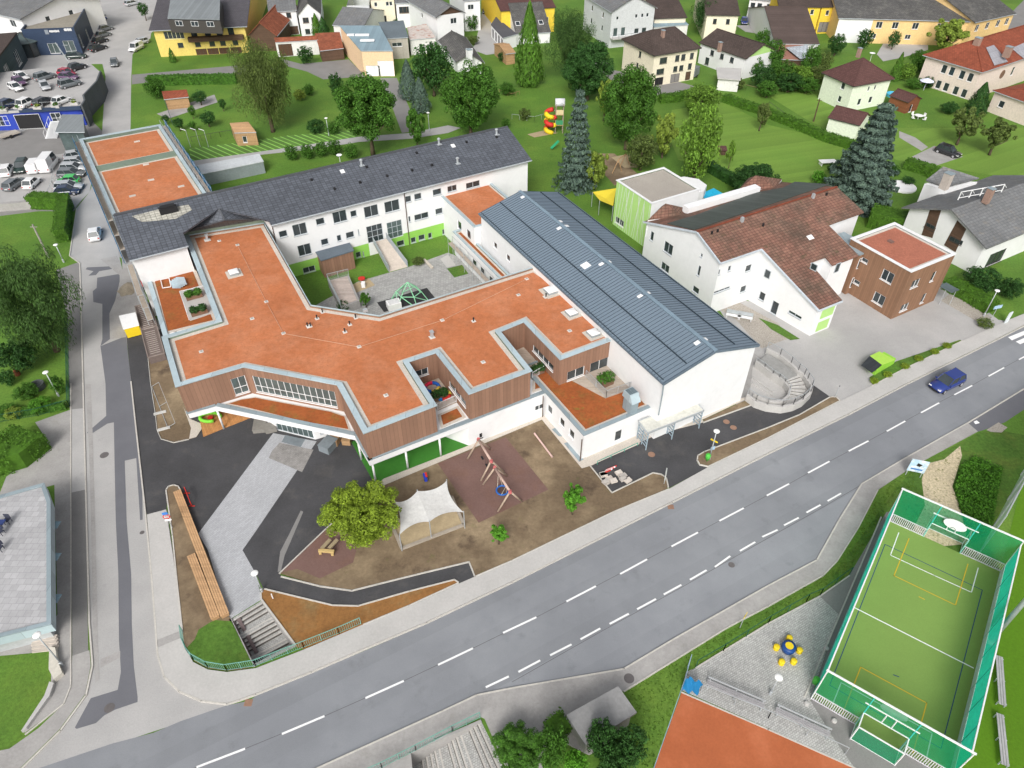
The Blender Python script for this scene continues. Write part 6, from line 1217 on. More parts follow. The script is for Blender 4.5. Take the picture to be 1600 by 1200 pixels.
# ======================= TREES, HEDGES, SHRUBS =======================
leafmat = M('tree_leaves', (.05, .12, .02), rough=.6, spec=.2, v1=.15, s1=.45, v2=.30, s2=1.2, objcol=True, island=.42, trans=.22)
barkm = bark
def leafquad(mb, p, nrm, s, rn, asp=.6, droop=0):
 t = Vector((rn.uniform(-1, 1), rn.uniform(-1, 1), rn.uniform(-1, 1)-droop)).normalized(); n = (nrm+Vector((rn.uniform(-.7, .7), rn.uniform(-.7, .7), rn.uniform(-.3, .9)))).normalized()
 a = (t-n*t.dot(n)); a = a.normalized()*s if a.length > 1e-3 else Vector((s, 0, 0)); b = n.cross(a)*asp
 mb.quad(p-a, p-b+n*s*.12, p+a, p+b+n*s*.12)
def crown_mesh(kind, seed, N_, LS=1.0):
 rn = random.Random(seed); mb = MB()
 if kind in ('round', 'willow', 'airy'):
  K = {'round': 190, 'willow': 60, 'airy': 42}[kind]; cl = []
  for i in range(K):
   d = Vector((rn.gauss(0, 1), rn.gauss(0, 1), rn.gauss(0, 1))).normalized(); rr = rn.uniform(.2, .9)**.6 if kind == 'round' else rn.uniform(.25, .88)**.8 if kind != 'airy' else rn.uniform(.3, .9)
   c = d*rr; c.z *= .95
   if c.z < -.3: c.x *= .85; c.y *= .85
   cl.append((c, rn.uniform(.10, .21) if kind == 'round' else rn.uniform(.17, .32) if kind != 'airy' else rn.uniform(.12, .22)))
  tot = sum(r*r for c, r in cl)
  for c, r in cl:
   for j in range(int(N_*r*r/tot)):
    d = Vector((rn.gauss(0, 1), rn.gauss(0, 1), rn.gauss(0, 1)+.25)).normalized(); q = c+d*r*rn.uniform(.65, 1.05)
    if kind == 'willow': q.z -= rn.random()**2*.22
    leafquad(mb, q, d, LS*rn.uniform(.028, .05)*(1.15 if kind == 'airy' else 1), rn, .6 if kind != 'willow' else .28, 0 if kind != 'willow' else 2.2)
 elif kind == 'cone':
  for j in range(int(N_)):
   z = rn.uniform(-1, 1); f = (1-z)/2; f = 1-(1-f)**1.6; a = rn.uniform(0, 2*math.pi); lump = 1+.14*math.sin(a*5+z*9)+.1*math.sin(a*9-z*17)
   r = (.06+.94*f*(1 if z > -.85 else (z+1)/.15*.5+.5))*lump*rn.uniform(.78, 1.0); d = Vector((math.cos(a), math.sin(a), .3)); leafquad(mb, Vector((d.x*r, d.y*r, z)), d, LS*rn.uniform(.03, .055), rn, .5, -1.5)
 elif kind == 'spruce':
  T = 15
  for i in range(T):
   z = 1-2*(i+.6)/T; R_ = .08+.92*((i+1)/T)**.85; nb = 5+i//2
   for b in range(nb):
    a = 2*math.pi*(b+rn.random()*.8)/nb+i*.7; L = R_*rn.uniform(.85, 1.2); m = max(6, int(N_*R_/(T*.55*nb)))
    for k in range(m):
     f = rn.uniform(.12, 1)**.8; wd = .22*(1.15-f)+.06; s_ = rn.uniform(-1, 1)*wd; x = L*f
     p = Vector((math.cos(a)*x-math.sin(a)*s_, math.sin(a)*x+math.cos(a)*s_, z-.10*f+.06*f*f-abs(s_)*.25-rn.random()*.05)); leafquad(mb, p, Vector((math.cos(a)*.5, math.sin(a)*.5, .8)), LS*rn.uniform(.028, .048), rn, .55, .3)
 me = mb.build('crown', leafmat); d = me.data; bpy.data.objects.remove(me); return d
CROWNS = {}
def crown(kind, big, rn):
 k = (kind, big, rn.randrange(3 if not big else 2))
 if k not in CROWNS: CROWNS[k] = crown_mesh(kind, hash(str(k)) % 1000 if False else len(CROWNS)*13+5, {'S': 1700, 'M': 5200, 'L': 26000}[big]*(1.5 if kind == 'spruce' else 1), {'S': 2.1, 'M': 1.35, 'L': .8 if kind in ('round', 'willow') else 1}[big])
 return CROWNS[k]
GREENS = dict(mid=(.048, .125, .018), dark=(.026, .075, .018), light=(.10, .19, .028), yellow=(.155, .225, .024), blue=(.070, .11, .096), willow=(.042, .09, .024), thuja=(.06, .14, .018), olive=(.075, .11, .03), fresh=(.07, .20, .02), hedge=(.055, .13, .016), yg=(.14, .20, .035))
TN = 0
def tree(kind, cx, cy, wpx, hpx, hb, col, label, name='tree', group=None, cat=None, trunk=True, cyl=False):
 global TN; TN += 1; rn = random.Random(TN*7+1); c = 3.0
 for _ in range(6):
  p = G(cx, cy, hb+c); s = pxscale(p); r = wpx/2/s; el = math.atan2(CAMH-p.z, p.to_2d().length); v = (hpx/2/s)**2-(r*math.sin(el))**2
  c = max(.6*r if kind != 'cone' else r, math.sqrt(max(v, 0))/math.cos(el))
 c = min(c, 8.5); base = Vector((p.x, p.y, 0)); t = thing(name, label, cat or {'hedge': 'hedge'}.get(name, 'tree' if name.endswith('tree') or name in ('spruce', 'willow', 'cypress', 'birch') else 'shrub'), base, group)
 if kind == 'spruce': r *= 1.06
 big = 'L' if wpx > 75 else 'M' if wpx > 26 else 'S'; me = crown(kind, big, rn); o = bpy.data.objects.new('crown' if name not in ('shrub',) else 'foliage', me); COL.objects.link(o); o.parent = t
 o.location = (0, 0, hb+c); o.scale = (r, r, c); o.rotation_euler = (0, 0, rn.uniform(0, 6.28)); cc = GREENS[col]; j = rn.uniform(1.2, 1.5); o.color = (cc[0]*j, cc[1]*j, cc[2]*j, 1)
 if trunk:
  tr = max(.07, min(.38, r*.075)); mb = MB(); top = hb+c*1.1; bn_ = Vector((rn.uniform(-.1, .1), rn.uniform(-.1, .1), 0)); mb.tube([base-Vector((0, 0, .1)), base+bn_+Vector((0, 0, hb*.6)), base+bn_*2+Vector((0, 0, hb+c*.5)), base+bn_+Vector((0, 0, top))], [tr*1.2, tr, tr*.7, tr*.25], 7)
  if kind in ('round', 'willow', 'airy'):
   for k in range(6 if big != 'S' else 3):
    a = k*2.4+rn.random(); z = hb+c*rn.uniform(.05, .6); q = base+bn_+Vector((0, 0, z)); e = q+Vector((math.cos(a)*r*.6, math.sin(a)*r*.6, c*.55)); mb.tube([q, q.lerp(e, .5)+Vector((0, 0, -.1)), e], [tr*.5, tr*.35, tr*.12], 5)
  mb.build('trunk', barkm, t, True)
 return t
def shrub(cx, cy, wpx, hpx, col, label, group=None, kind='round'): return tree(kind, cx, cy, wpx, hpx, .0, col, label, 'shrub', group, 'shrub', trunk=False)
tree('round', 565, 803, 126, 104, 1.6, 'yellow', 'yellow green maple standing by the white shade sail', 'maple_tree')
tree('airy', 897, 777, 38, 50, .8, 'fresh', 'young sapling with fresh green leaves on the brown soil near the pavement', 'young_tree')
tree('airy', 779, 833, 35, 32, 1.0, 'fresh', 'small twin stemmed young tree on the brown soil near the play ropes', 'young_tree')
tree('willow', 45, 466, 145, 185, .6, 'willow', 'large drooping willow at the left edge beside the side street', 'willow')
tree('round', 25, 555, 60, 60, .3, 'dark', 'dark garden shrub in the shade below the willow', 'shrub', None, 'shrub', False)
tree('round', 810, 1172, 85, 80, .2, 'mid', 'leafy green bush at the bottom edge left of the concrete roof', 'shrub', None, 'shrub', False)
tree('round', 862, 1170, 55, 75, .1, 'mid', 'rounded bush at the bottom edge against the concrete roof', 'shrub', None, 'shrub', False)
tree('round', 900, 1195, 40, 50, .1, 'fresh', 'small bright bush at the bottom edge in the gap by the concrete wall', 'shrub', None, 'shrub', False)
for cx, cy, w_, l_ in ((940, 1155, 52, 'left'), (985, 1165, 60, 'right'), (960, 1195, 60, 'nearest')): tree('round', cx, cy, w_, 66, .0, 'dark', 'dark yew bush at the bottom edge below the concrete roof, %s of three' % l_, 'shrub', None, 'shrub', False)
tree('willow', 407, 118, 96, 150, 1.5, 'olive', 'tall loose willow in front of the yellow apartment house', 'willow')
tree('round', 573, 168, 104, 108, 2.6, 'mid', 'broad ash tree with visible trunk behind the long tiled roof', 'ash_tree')
tree('airy', 650, 196, 36, 62, .6, 'mid', 'slim young tree with a straight trunk beside the narrow dark track', 'young_tree')
tree('round', 675, 104, 70, 78, .8, 'dark', 'dark green round tree in front of the small white annex', 'leafy_tree')
tree('cone', 637, 124, 34, 56, .2, 'blue', 'bluish conifer beside the dark track, farther one', 'conifer_tree'); tree('cone', 656, 148, 32, 50, .2, 'blue', 'bluish conifer beside the dark track, nearer one', 'conifer_tree')
tree('round', 733, 150, 92, 108, 1.0, 'mid', 'broad green ash tree left of the red and yellow slide', 'ash_tree')
tree('cone', 827, 70, 48, 116, .2, 'thuja', 'tall pointed cypress left of the tall willow', 'cypress')
tree('willow', 892, 62, 76, 105, 1.0, 'willow', 'tall drooping willow between cypress and grey house', 'willow')
tree('round', 920, 108, 86, 88, .5, 'dark', 'dark wide tree behind the big blue spruce', 'leafy_tree')
tree('spruce', 903, 208, 64, 166, .3, 'blue', 'tall blue grey spruce to the right of the spiral slide', 'spruce')
tree('airy', 932, 262, 46, 66, .2, 'yg', 'yellowish shrub tree at the foot of the tall blue spruce', 'shrub_tree')
tree('round', 985, 164, 92, 126, .8, 'mid', 'dense broad chestnut in the middle of the kindergarten garden', 'chestnut_tree')
tree('airy', 946, 150, 30, 60, 1.0, 'yg', 'light green tree squeezed between spruce and chestnut', 'leafy_tree')
tree('airy', 1040, 208, 46, 74, .2, 'yg', 'thin yellow green tree right of the chestnut', 'leafy_tree')
tree('round', 1004, 236, 58, 58, .3, 'olive', 'grey green bush tree in front of the chestnut', 'shrub_tree')
tree('round', 1098, 155, 66, 52, .4, 'light', 'round light green tree by the hedge of the big lawn', 'leafy_tree')
tree('round', 1094, 222, 70, 130, .4, 'light', 'tall light green tree behind the lime green box', 'leafy_tree')
tree('round', 1180, 281, 80, 52, .2, 'dark', 'dark spreading shrub behind the mossy red roof', 'shrub_tree')
tree('airy', 1192, 178, 28, 40, .8, 'olive', 'small apple tree on the lawn by the long hedge', 'apple_tree'); tree('airy', 1143, 238, 16, 42, .5, 'light', 'very thin young tree on the mown lawn', 'young_tree')
tree('spruce', 1363, 236, 108, 158, .3, 'blue', 'huge blue spruce in front of the mint green house', 'spruce')
tree('airy', 1510, 190, 54, 52, 1.4, 'olive', 'round orchard tree on the lawn below the pinkish school, left one', 'apple_tree'); tree('airy', 1562, 207, 54, 50, 1.4, 'olive', 'round orchard tree on the lawn below the pinkish school, right one', 'apple_tree')
tree('cone', 1532, 153, 34, 46, .1, 'dark', 'small dark fir against the pinkish school wall', 'fir_tree'); tree('cone', 1404, 104, 18, 40, .1, 'thuja', 'slim columnar cypress left of the pinkish school', 'cypress')
tree('airy', 1483, 52, 62, 52, .6, 'yg', 'yellow green birch in front of the long yellow building', 'birch')
for cx, cy, w_, h_, l_ in ((1308, 68, 28, 32, 'beside the brown roofed house'), (1352, 60, 26, 30, 'in the middle of the village gardens'), (1398, 61, 20, 26, 'closest to the yellow farm building'), (1312, 46, 16, 14, 'against the white facade')): tree('round', cx, cy, w_, h_, .4, 'dark', 'dark small fruit tree %s' % l_, 'fruit_tree')
for cx, cy, w_, h_, c_, l_ in ((1208, 84, 40, 46, 'mid', 'at the left end beside the lime gable'), (1222, 112, 44, 40, 'mid', 'in front of the shed with clear sheets'), (1250, 118, 44, 34, 'light', 'middle of the thicket'), (1268, 96, 34, 54, 'mid', 'tall one beside the shed'), (1278, 118, 34, 34, 'olive', 'touching the mint house'), (1192, 118, 40, 36, 'dark', 'darkest, nearest the hedge'), (1178, 100, 28, 30, 'mid', 'behind the lime gable'), (1235, 128, 46, 30, 'dark', 'low one at the field fence'), (1200, 138, 36, 26, 'mid', 'rounded one at the fence corner'), (1262, 132, 40, 26, 'mid', 'low one next to the lawn'), (1290, 96, 26, 30, 'olive', 'behind the mint house roof')): tree('round', cx, cy, w_, h_, .2, c_, 'thicket tree in the overgrown garden, %s' % l_, 'leafy_tree')
tree('willow', 1105, 20, 50, 56, .6, 'dark', 'dark tree at the top edge left of the black roofed cream house', 'leafy_tree'); tree('round', 1192, 60, 26, 30, .2, 'mid', 'round green bush beside the drive with the blue car', 'shrub', None, 'shrub')
tree('round', 223, 14, 18, 20, 1.2, 'dark', 'clipped ball tree at the drive of the yellow apartments', 'ball_tree'); tree('cone', 268, 86, 12, 20, .1, 'mid', 'small conifer at the corner of the yellow apartments', 'conifer_tree')
tree('round', 240, 136, 34, 34, .1, 'mid', 'big round clipped bush at the garden corner by the side street', 'shrub', None, 'shrub', False)
for cx, cy, w_, h_, k_, l_ in ((311, 151, 25, 20, 'dark', 'flat crowned dark ornamental tree beside the red roofed hut'), (299, 173, 13, 18, 'mid', 'small upright tree below the ornamental tree'), (324, 184, 26, 22, 'dark', 'round small tree in the lower garden'), (347, 162, 12, 16, 'dark', 'little tree in a bed on the garden lawn'), (278, 192, 18, 18, 'dark', 'dark bush next to the annex scaffolding'), (300, 195, 14, 12, 'mid', 'low bush beside the garden fence'), (258, 185, 14, 12, 'dark', 'low dark bush at the garden corner')): tree('round', cx, cy, w_, h_, .5, k_, l_, 'garden_tree')
for cx, cy, l_ in ((455, 238, 'first from the left'), (480, 236, 'second from the left'), (501, 233, 'third from the left'), (522, 230, 'fourth from the left'), (548, 236, 'fifth, beside the ash trunk')): shrub(cx, cy, 25, 25, 'mid', 'round shrub in the row behind the long tiled roof, %s' % l_, 'row of round shrubs behind the long roof')
for cx, cy, w_, h_, c_, l_ in ((493, 197, 30, 24, 'dark', 'dark shrub by the path lamp, left'), (520, 200, 24, 20, 'mid', 'shrub right of the path lamp'), (525, 132, 26, 38, 'dark', 'dark bush at the left of the broad ash'), (468, 148, 22, 18, 'yg', 'clipped yellowish bush on the garden lawn'), (482, 140, 20, 18, 'mid', 'leafy bush behind the clipped yellowish one'), (477, 85, 26, 28, 'dark', 'round bush before the white wall with the archway'), (444, 46, 12, 22, 'thuja', 'bright narrow bush in the farmyard'), (620, 34, 12, 12, 'dark', 'clipped dark bush by the cream farmhouse'), (650, 28, 28, 18, 'dark', 'dark bush in front of the white house with brown band'), (737, 34, 24, 26, 'mid', 'clipped ivy block beside the tall white house'), (738, 62, 24, 14, 'olive', 'low planted bed in the middle of the drive'), (784, 88, 14, 16, 'dark', 'dark red bush at the lawn edge by the garages'), (792, 138, 30, 20, 'mid', 'low wide bush at the small round fence'), (790, 192, 16, 16, 'mid', 'small round bush beside the brown hut'), (820, 178, 20, 20, 'olive', 'small grey shrub tree beside the path'), (1396, 262, 18, 14, 'mid', 'small bush near the hedge at the black car'), (1280, 276, 24, 22, 'fresh', 'feathery bright bush behind the red roof'), (1420, 282, 22, 14, 'dark', 'dark ground shrub by the white pond cover'), (1398, 268, 20, 14, 'dark', 'dark low shrub behind the hedge end'), (1300, 262, 16, 18, 'dark', 'dark bush beside the blue spruce'), (1430, 130, 28, 14, 'mid', 'shrub by the shed along the pinkish school'), (1452, 128, 22, 18, 'dark', 'dark shrub below the pinkish school corner'), (1484, 168, 30, 12, 'dark', 'oval clipped shrub on the lawn'), (1440, 95, 40, 34, 'mid', 'dense shrubbery left of the pinkish school'), (1418, 112, 26, 28, 'light', 'light green shrubbery behind the columnar cypress'), (1536, 436, 60, 24, 'dark', 'dark spreading juniper in front of the chalet'), (1580, 450, 40, 36, 'dark', 'dark juniper at the right edge near the lamp'), (1540, 505, 26, 16, 'olive', 'dull brownish shrub by the pavement and signs'), (1495, 20, 10, 10, 'mid', 'tiny bush by the yellow building')): shrub(cx, cy, w_, h_, c_, l_)
shrub(1130, 58, 26, 14, 'olive', 'rough bush between the cream house and the white house'); shrub(1150, 130, 30, 12, 'olive', 'overgrown strip by the outhouse')
tree('cone', 494, 40, 18, 34, .1, 'thuja', 'pointed conifer beside the white barn, left one', 'conifer_tree'); tree('cone', 505, 44, 22, 32, .1, 'dark', 'dark conifer beside the white barn, right one', 'conifer_tree')
for cx, cy, w_, h_, c_, l_ in ((12, 640, 30, 22, 'mid', 'green shrub by the garden well'), (40, 612, 40, 26, 'mid', 'leafy shrub in the fenced garden, farther back'), (62, 632, 36, 24, 'fresh', 'bright shrub beside the street fence'), (20, 645, 28, 22, 'yg', 'variegated pale yellow shrub at the garden corner'), (88, 600, 24, 34, 'mid', 'tall shrub by the white garden lamp'), (10, 590, 26, 30, 'dark', 'dark shrub at the left edge of the fenced garden')): shrub(cx, cy, w_, h_, c_, l_)
for px, py in ((1366, 595), (1387, 585), (1415, 572), (1436, 560), (1461, 549), (1480, 540)): shrub(px, py, 15, 11, 'yellow', 'low yellow flowering shrub in the kerbside strip, %s' % {1366: 'nearest the road sign end', 1387: 'in front of the green container', 1415: 'right of the green container', 1436: 'fourth from the left', 1461: 'second from the right end', 1480: 'at the far right end'}[px], 'yellow shrubs along the kerb')
tree('airy', 570, 468, 22, 26, .2, 'mid', 'small courtyard tree beside the raised terrace', 'young_tree'); shrub(536, 478, 22, 20, 'dark', 'rough bush between terrace and orange roof in the courtyard'); shrub(653, 408, 22, 12, 'olive', 'dry brown bush on the courtyard grass'); tree('airy', 618, 374, 10, 12, .2, 'fresh', 'small green shrub beside the courtyard ramp', 'shrub', None, 'shrub')
def hedge(px, W, H, label, col='hedge', dens=26, leaf=.13):
 P_ = [G(*p) for p in px]; mb = MB(); rn = random.Random(int(px[0][0])); n = len(P_); L_ = []; Rr = []
 for i in range(n):
  d = (P_[min(i+1, n-1)]-P_[max(i-1, 0)]).normalized(); s = Vector((-d.y, d.x, 0))*W/2; L_.append(P_[i]+s); Rr.append(P_[i]-s)
 poly = [dn(p) for p in L_]+[dn(p) for p in Rr[::-1]]
 mb.prism(inset(ccw(poly), .12), -.02, H-.1)
 for i in range(n-1):
  a, b = P_[i], P_[i+1]; d = b-a; L = d.length; d.normalize(); s = Vector((-d.y, d.x, 0))
  for k in range(int(L*(W+2*H)*dens)):
   f = rn.random()*L; q = rn.random()*(W+2*H); wob = .07*math.sin(f*1.3)+.05*math.sin(f*3.7+q*2)
   if q < W: p = a+d*f+s*(q-W/2)+Vector((0, 0, H+wob)); nn_ = Vector((0, 0, 1))
   elif q < W+H: p = a+d*f+s*(W/2+wob)+Vector((0, 0, q-W)); nn_ = s
   else: p = a+d*f-s*(W/2+wob)+Vector((0, 0, q-W-H)); nn_ = -s
   leafquad(mb, p, nn_, leaf*rn.uniform(.7, 1.2), rn, .6)
 for e, sg in ((0, -1), (n-1, 1)):
  d = (P_[e]-P_[e-1 if e else 1]).normalized() if e else (P_[0]-P_[1]).normalized(); s = Vector((-d.y, d.x, 0))
  for k in range(int(W*H*dens)): leafquad(mb, P_[e]+d*.02+s*rn.uniform(-W/2, W/2)+Vector((0, 0, rn.uniform(0, H))), d, leaf, rn, .6)
 o = solo('hedge', mb, leafmat, label, 'hedge'); o.color = (*[c*1.3 for c in GREENS[col]], 1); return o
hedge([(52, 322), (104, 325)], 2.2, 2.2, 'clipped thick hedge below the customer car lot'); hedge([(106, 322), (103, 350), (100, 379)], 1.8, 2.2, 'clipped hedge running along the side street')
hedge([(235, 133), (300, 131), (372, 130)], 1.6, 2.0, 'dark hedge along the gravel drive behind the garden', 'mid', 14, .2)
hedge([(0, 722), (30, 715), (58, 692)], 4.5, 2.2, 'large clipped hedge block by the shop building drive'); hedge([(0, 652), (60, 645), (106, 638)], .7, .9, 'low hedge along the front of the fenced garden', 'mid')
hedge([(1030, 160), (1055, 158), (1072, 154)], 1.8, 1.6, 'hedge at the upper edge of the big lawn', 'hedge', 16, .2)
hedge([(1130, 158), (1190, 178), (1240, 198), (1290, 220), (1330, 232)], 1.8, 1.5, 'long clipped hedge crossing the lawns diagonally', 'hedge', 14, .2)
hedge([(1100, 262), (1130, 280), (1160, 296)], 1.6, 1.6, 'hedge behind the lime green box along the lawn', 'dark', 14, .2)
hedge([(1355, 348), (1385, 355), (1412, 360)], 3.4, 2.6, 'tall rounded hedge between red roof and chalet', 'hedge'); hedge([(1478, 448), (1515, 468), (1548, 488)], 2.4, 1.5, 'clipped hedge in front of the chalet beside the brown box')
hedge([(1412, 262), (1440, 270), (1466, 280)], 1.8, 1.8, 'thick dark hedge behind the chalet outbuilding', 'hedge', 16, .18)
hedge([(858, 1150), (884, 1130)], 1.6, 1.2, 'clipped low hedge beside the concrete roof at the bottom edge', 'hedge')
mb = MB(); rn = random.Random(9); bank = [(1500, 730), (1520, 715), (1565, 735), (1560, 760), (1552, 800), (1545, 835), (1520, 850), (1500, 800), (1490, 765)]; bp_ = [dn(G(*p)) for p in bank]
def inside(x, y, P_):
 c = False; n = len(P_)
 for i in range(n):
  x1, y1 = P_[i]; x2, y2 = P_[(i+1) % n]
  if (y1 > y) != (y2 > y) and x < (x2-x1)*(y-y1)/(y2-y1)+x1: c = not c
 return c
x0, x1 = min(p[0] for p in bp_), max(p[0] for p in bp_); y0, y1 = min(p[1] for p in bp_), max(p[1] for p in bp_)
for k in range(14000):
 x, y = rn.uniform(x0, x1), rn.uniform(y0, y1)
 if inside(x, y, bp_): leafquad(mb, Vector((x, y, rn.uniform(.05, .5)+.15*math.sin(x*2)*math.sin(y*2.3))), Vector((0, 0, 1)), rn.uniform(.09, .17), rn, .6)
o = mb.build('ground_cover', leafmat); o.color = (*GREENS['fresh'], 1); tag(o, 'dense leafy ground cover on the bank beside the sports court', None, None, 'stuff')
def tufts(pxs, n, label, col, h=.16):
 mb = MB(); P_ = [dn(G(*p)) for p in pxs]; x0, x1 = min(p[0] for p in P_), max(p[0] for p in P_); y0, y1 = min(p[1] for p in P_), max(p[1] for p in P_); k = 0; rn = random.Random(int(pxs[0][0]))
 while k < n:
  x, y = rn.uniform(x0, x1), rn.uniform(y0, y1); k += 1
  if not inside(x, y, P_): continue
  a = rn.uniform(0, 3.14); d = Vector((math.cos(a), math.sin(a), 0))*rn.uniform(.04, .10); hh = h*rn.uniform(.5, 1.4); l_ = Vector((rn.uniform(-.08, .08), rn.uniform(-.08, .08), 0))
  p = Vector((x, y, .02)); mb.quad(p-d, p+d, p+d*.4+l_+Vector((0, 0, hh)), p-d*.4+l_+Vector((0, 0, hh)))
 o = mb.build('grass_tufts', M('tuft_blades', (.1, .2, .03), rough=.7, spec=.1, v1=.12, s1=.3, v2=.12, s2=3, objcol=True, island=.18, trans=.3)); o.color = (*col, 1); tag(o, label, None, None, 'stuff')
tufts([(975, 1082), (1137, 983), (1200, 949), (1286, 901), (1310, 878), (1345, 828), (1375, 768), (1425, 735), (1440, 790), (1420, 830), (1400, 770), (1325, 897), (1280, 930), (1200, 973), (1085, 1043), (1060, 1080), (1020, 1200), (1000, 1200), (985, 1112)], 26000, 'rough grass on the verge between footway and seating area', (.12, .22, .035), .07)
tufts([(312, 985), (335, 972), (362, 974), (394, 1040), (355, 1045), (325, 1042), (303, 1030)], 9000, 'rough grass in the rounded corner beside the stairs', (.11, .20, .03), .09)
# ======================= VEHICLES =======================
def car_proto(kind):
 L, W, H = {'hatch': (4.0, 1.74, 1.5), 'wagon': (4.6, 1.8, 1.48), 'suv': (4.5, 1.86, 1.68), 'van': (4.5, 1.85, 1.9), 'bigvan': (5.6, 2.0, 2.5)}[kind]
 h = L/2; b = .95 if kind in ('suv',) else .88; b = 1.05 if 'van' in kind else b
 hood = {'hatch': .27, 'wagon': .28, 'suv': .28, 'van': .2, 'bigvan': .16}[kind]; wf = h-L*hood; rear = {'hatch': .12, 'wagon': .05, 'suv': .06, 'van': .01, 'bigvan': .01}[kind]
 t = thing('parked_car', 'car', 'car', (0, 0, 0)); hw = W/2; mb = MB()
 st = [(-h, .8, .34, b*.72), (-h+.06, .93, .24, b*.95), (-h+.5, .99, .2, b*1.0), (-h*.3, 1, .2, b*.99), (wf*.6, 1, .2, b*.97), (wf, .99, .2, b*.93), (h-.45, .96, .2, b*.84), (h-.08, .86, .24, b*.72), (h, .74, .36, b*.55)]
 vs = []; fs = []; n = 8
 for x, f, zb, zt in st:
  for y, z in ((-.86, zb), (-1, zb+.12), (-1, zt*.7), (-.9, zt), (.9, zt), (1, zt*.7), (1, zb+.12), (.86, zb)): vs.append((x, y*f*hw, z))
 for i in range(len(st)-1):
  for k in range(n): fs.append((i*n+k, (i+1)*n+k, (i+1)*n+(k+1) % n, i*n+(k+1) % n))
 fs += [tuple(range(n)), tuple(range((len(st)-1)*n+n-1, (len(st)-1)*n-1, -1))]
 mb.add(vs, fs); mb.build('body', car_paint, t, True)
 r0, r1 = -h+.12+L*rear*.3, wf; t0, t1 = -h+.25+L*rear, wf-L*(.17 if 'van' not in kind else .1); bz = b*.97; k = .86; tk = .74 if 'van' not in kind else .84
 gl = MB(); gl.add([(r0, -hw*k, bz), (r1, -hw*k, bz-.03), (r1, hw*k, bz-.03), (r0, hw*k, bz), (t0, -hw*tk, H-.04), (t1, -hw*tk, H-.05), (t1, hw*tk, H-.05), (t0, hw*tk, H-.04)], [(0, 1, 5, 4), (1, 2, 6, 5), (2, 3, 7, 6), (3, 0, 4, 7), (4, 5, 6, 7)]); gl.build('windows', glass, t)
 rf = MB(); rf.add([(t0-.04, -hw*tk-.02, H-.05), (t1+.04, -hw*tk-.02, H-.06), (t1+.04, hw*tk+.02, H-.06), (t0-.04, hw*tk+.02, H-.05), (t0+.1, -hw*tk+.08, H), (t1-.12, -hw*tk+.08, H), (t1-.12, hw*tk-.08, H), (t0+.1, hw*tk-.08, H)], [(0, 1, 5, 4), (1, 2, 6, 5), (2, 3, 7, 6), (3, 0, 4, 7), (4, 5, 6, 7)])
 for s in (-1, 1):
  for xb, xt in ((r0, t0), (r1, t1), ((r0+r1)/2-.1, (t0+t1)/2-.1)): rf.bar((xb, s*hw*k*1.0, bz-.02), (xt, s*hw*tk*1.0, H-.05), .07)
 if kind == 'bigvan' or kind == 'van':
  for s in (-1, 1): rf.add([(r0, s*(hw*k+.02), bz-.02), ((r0+r1)*.32, s*(hw*k+.02), bz-.02), ((t0+t1)*.30, s*(hw*tk+.02), H-.06), (t0, s*(hw*tk+.02), H-.06)], [(0, 1, 2, 3) if s < 0 else (3, 2, 1, 0)])
  rf.add([(r0-.02, -hw*k, bz), (r0-.02, hw*k, bz), (t0-.02, hw*tk, H-.1), (t0-.02, -hw*tk, H-.1)], [(0, 3, 2, 1)])
 rf.build('roof', car_paint, t)
 for sx in (-1, 1):
  for sy in (-1, 1):
   c = Vector((sx*(h-.82 if sx > 0 else h-.78), sy*(hw-.1), .32)); m2_ = MB(); m2_.tube([c-Vector((0, .11*1, 0)), c+Vector((0, .11, 0))], .32, 16); w_ = m2_.build('wheel', tyre, t)
   m3_ = MB(); m3_.tube([c+Vector((0, sy*.10, 0)), c+Vector((0, sy*.125, 0))], .2, 12); m3_.build('rim', rimm, w_)
 for sy in (-1, 1):
  MB().box((h-.13, sy*hw*.64, b*.64), (.2, .34, .13)).build('headlight', lampw, t); MB().box((-h+.06, sy*hw*.72, b*.75), (.14, .22, .2)).build('tail_light', lampr, t); MB().box((wf-.15, sy*(hw+.06), bz+.02), (.12, .18, .12)).build('wing_mirror', car_paint, t)
 MB().box((h-.02, 0, .38), (.06, hw*1.1, .16)).build('grille', black, t); MB().box((-h-.0, 0, .55), (.03, .5, .11)).build('number_plate', whitep, t)
 return t
PROTO = {}; CARGRP = 'cars parked round the dealership'
CL_ = dict(white=(.78, .78, .78), silver=(.42, .44, .46), grey=(.14, .155, .165), black=(.02, .02, .024), navy=(.02, .035, .08), blue=(.02, .04, .20), red=(.38, .02, .05), purple=(.12, .06, .13), green=(.05, .45, .10), dgreen=(.02, .04, .035))
def car(kind, a, b, col, label, z=0, group=CARGRP, name='parked_car'):
 A, B = G(*a, z+.6), G(*b, z+.6); p = (A+B)/2; rz = math.atan2((B-A).y, (B-A).x); p.z = z+.005
 if kind not in PROTO: t = car_proto(kind); PROTO[kind] = t; t.location = p; t.rotation_euler = (0, 0, rz); [setattr(o, 'color', (*CL_[col], 1)) for o in t.children_recursive]; t['label'] = label
 else: t = dup(PROTO[kind], p, rz, None, label, color=CL_[col])
 if group: t['group'] = group
 elif 'group' in t: del t['group']
 t['category'] = 'van' if 'van' in kind else 'car'; t.name = name; return t
D_ = ZD
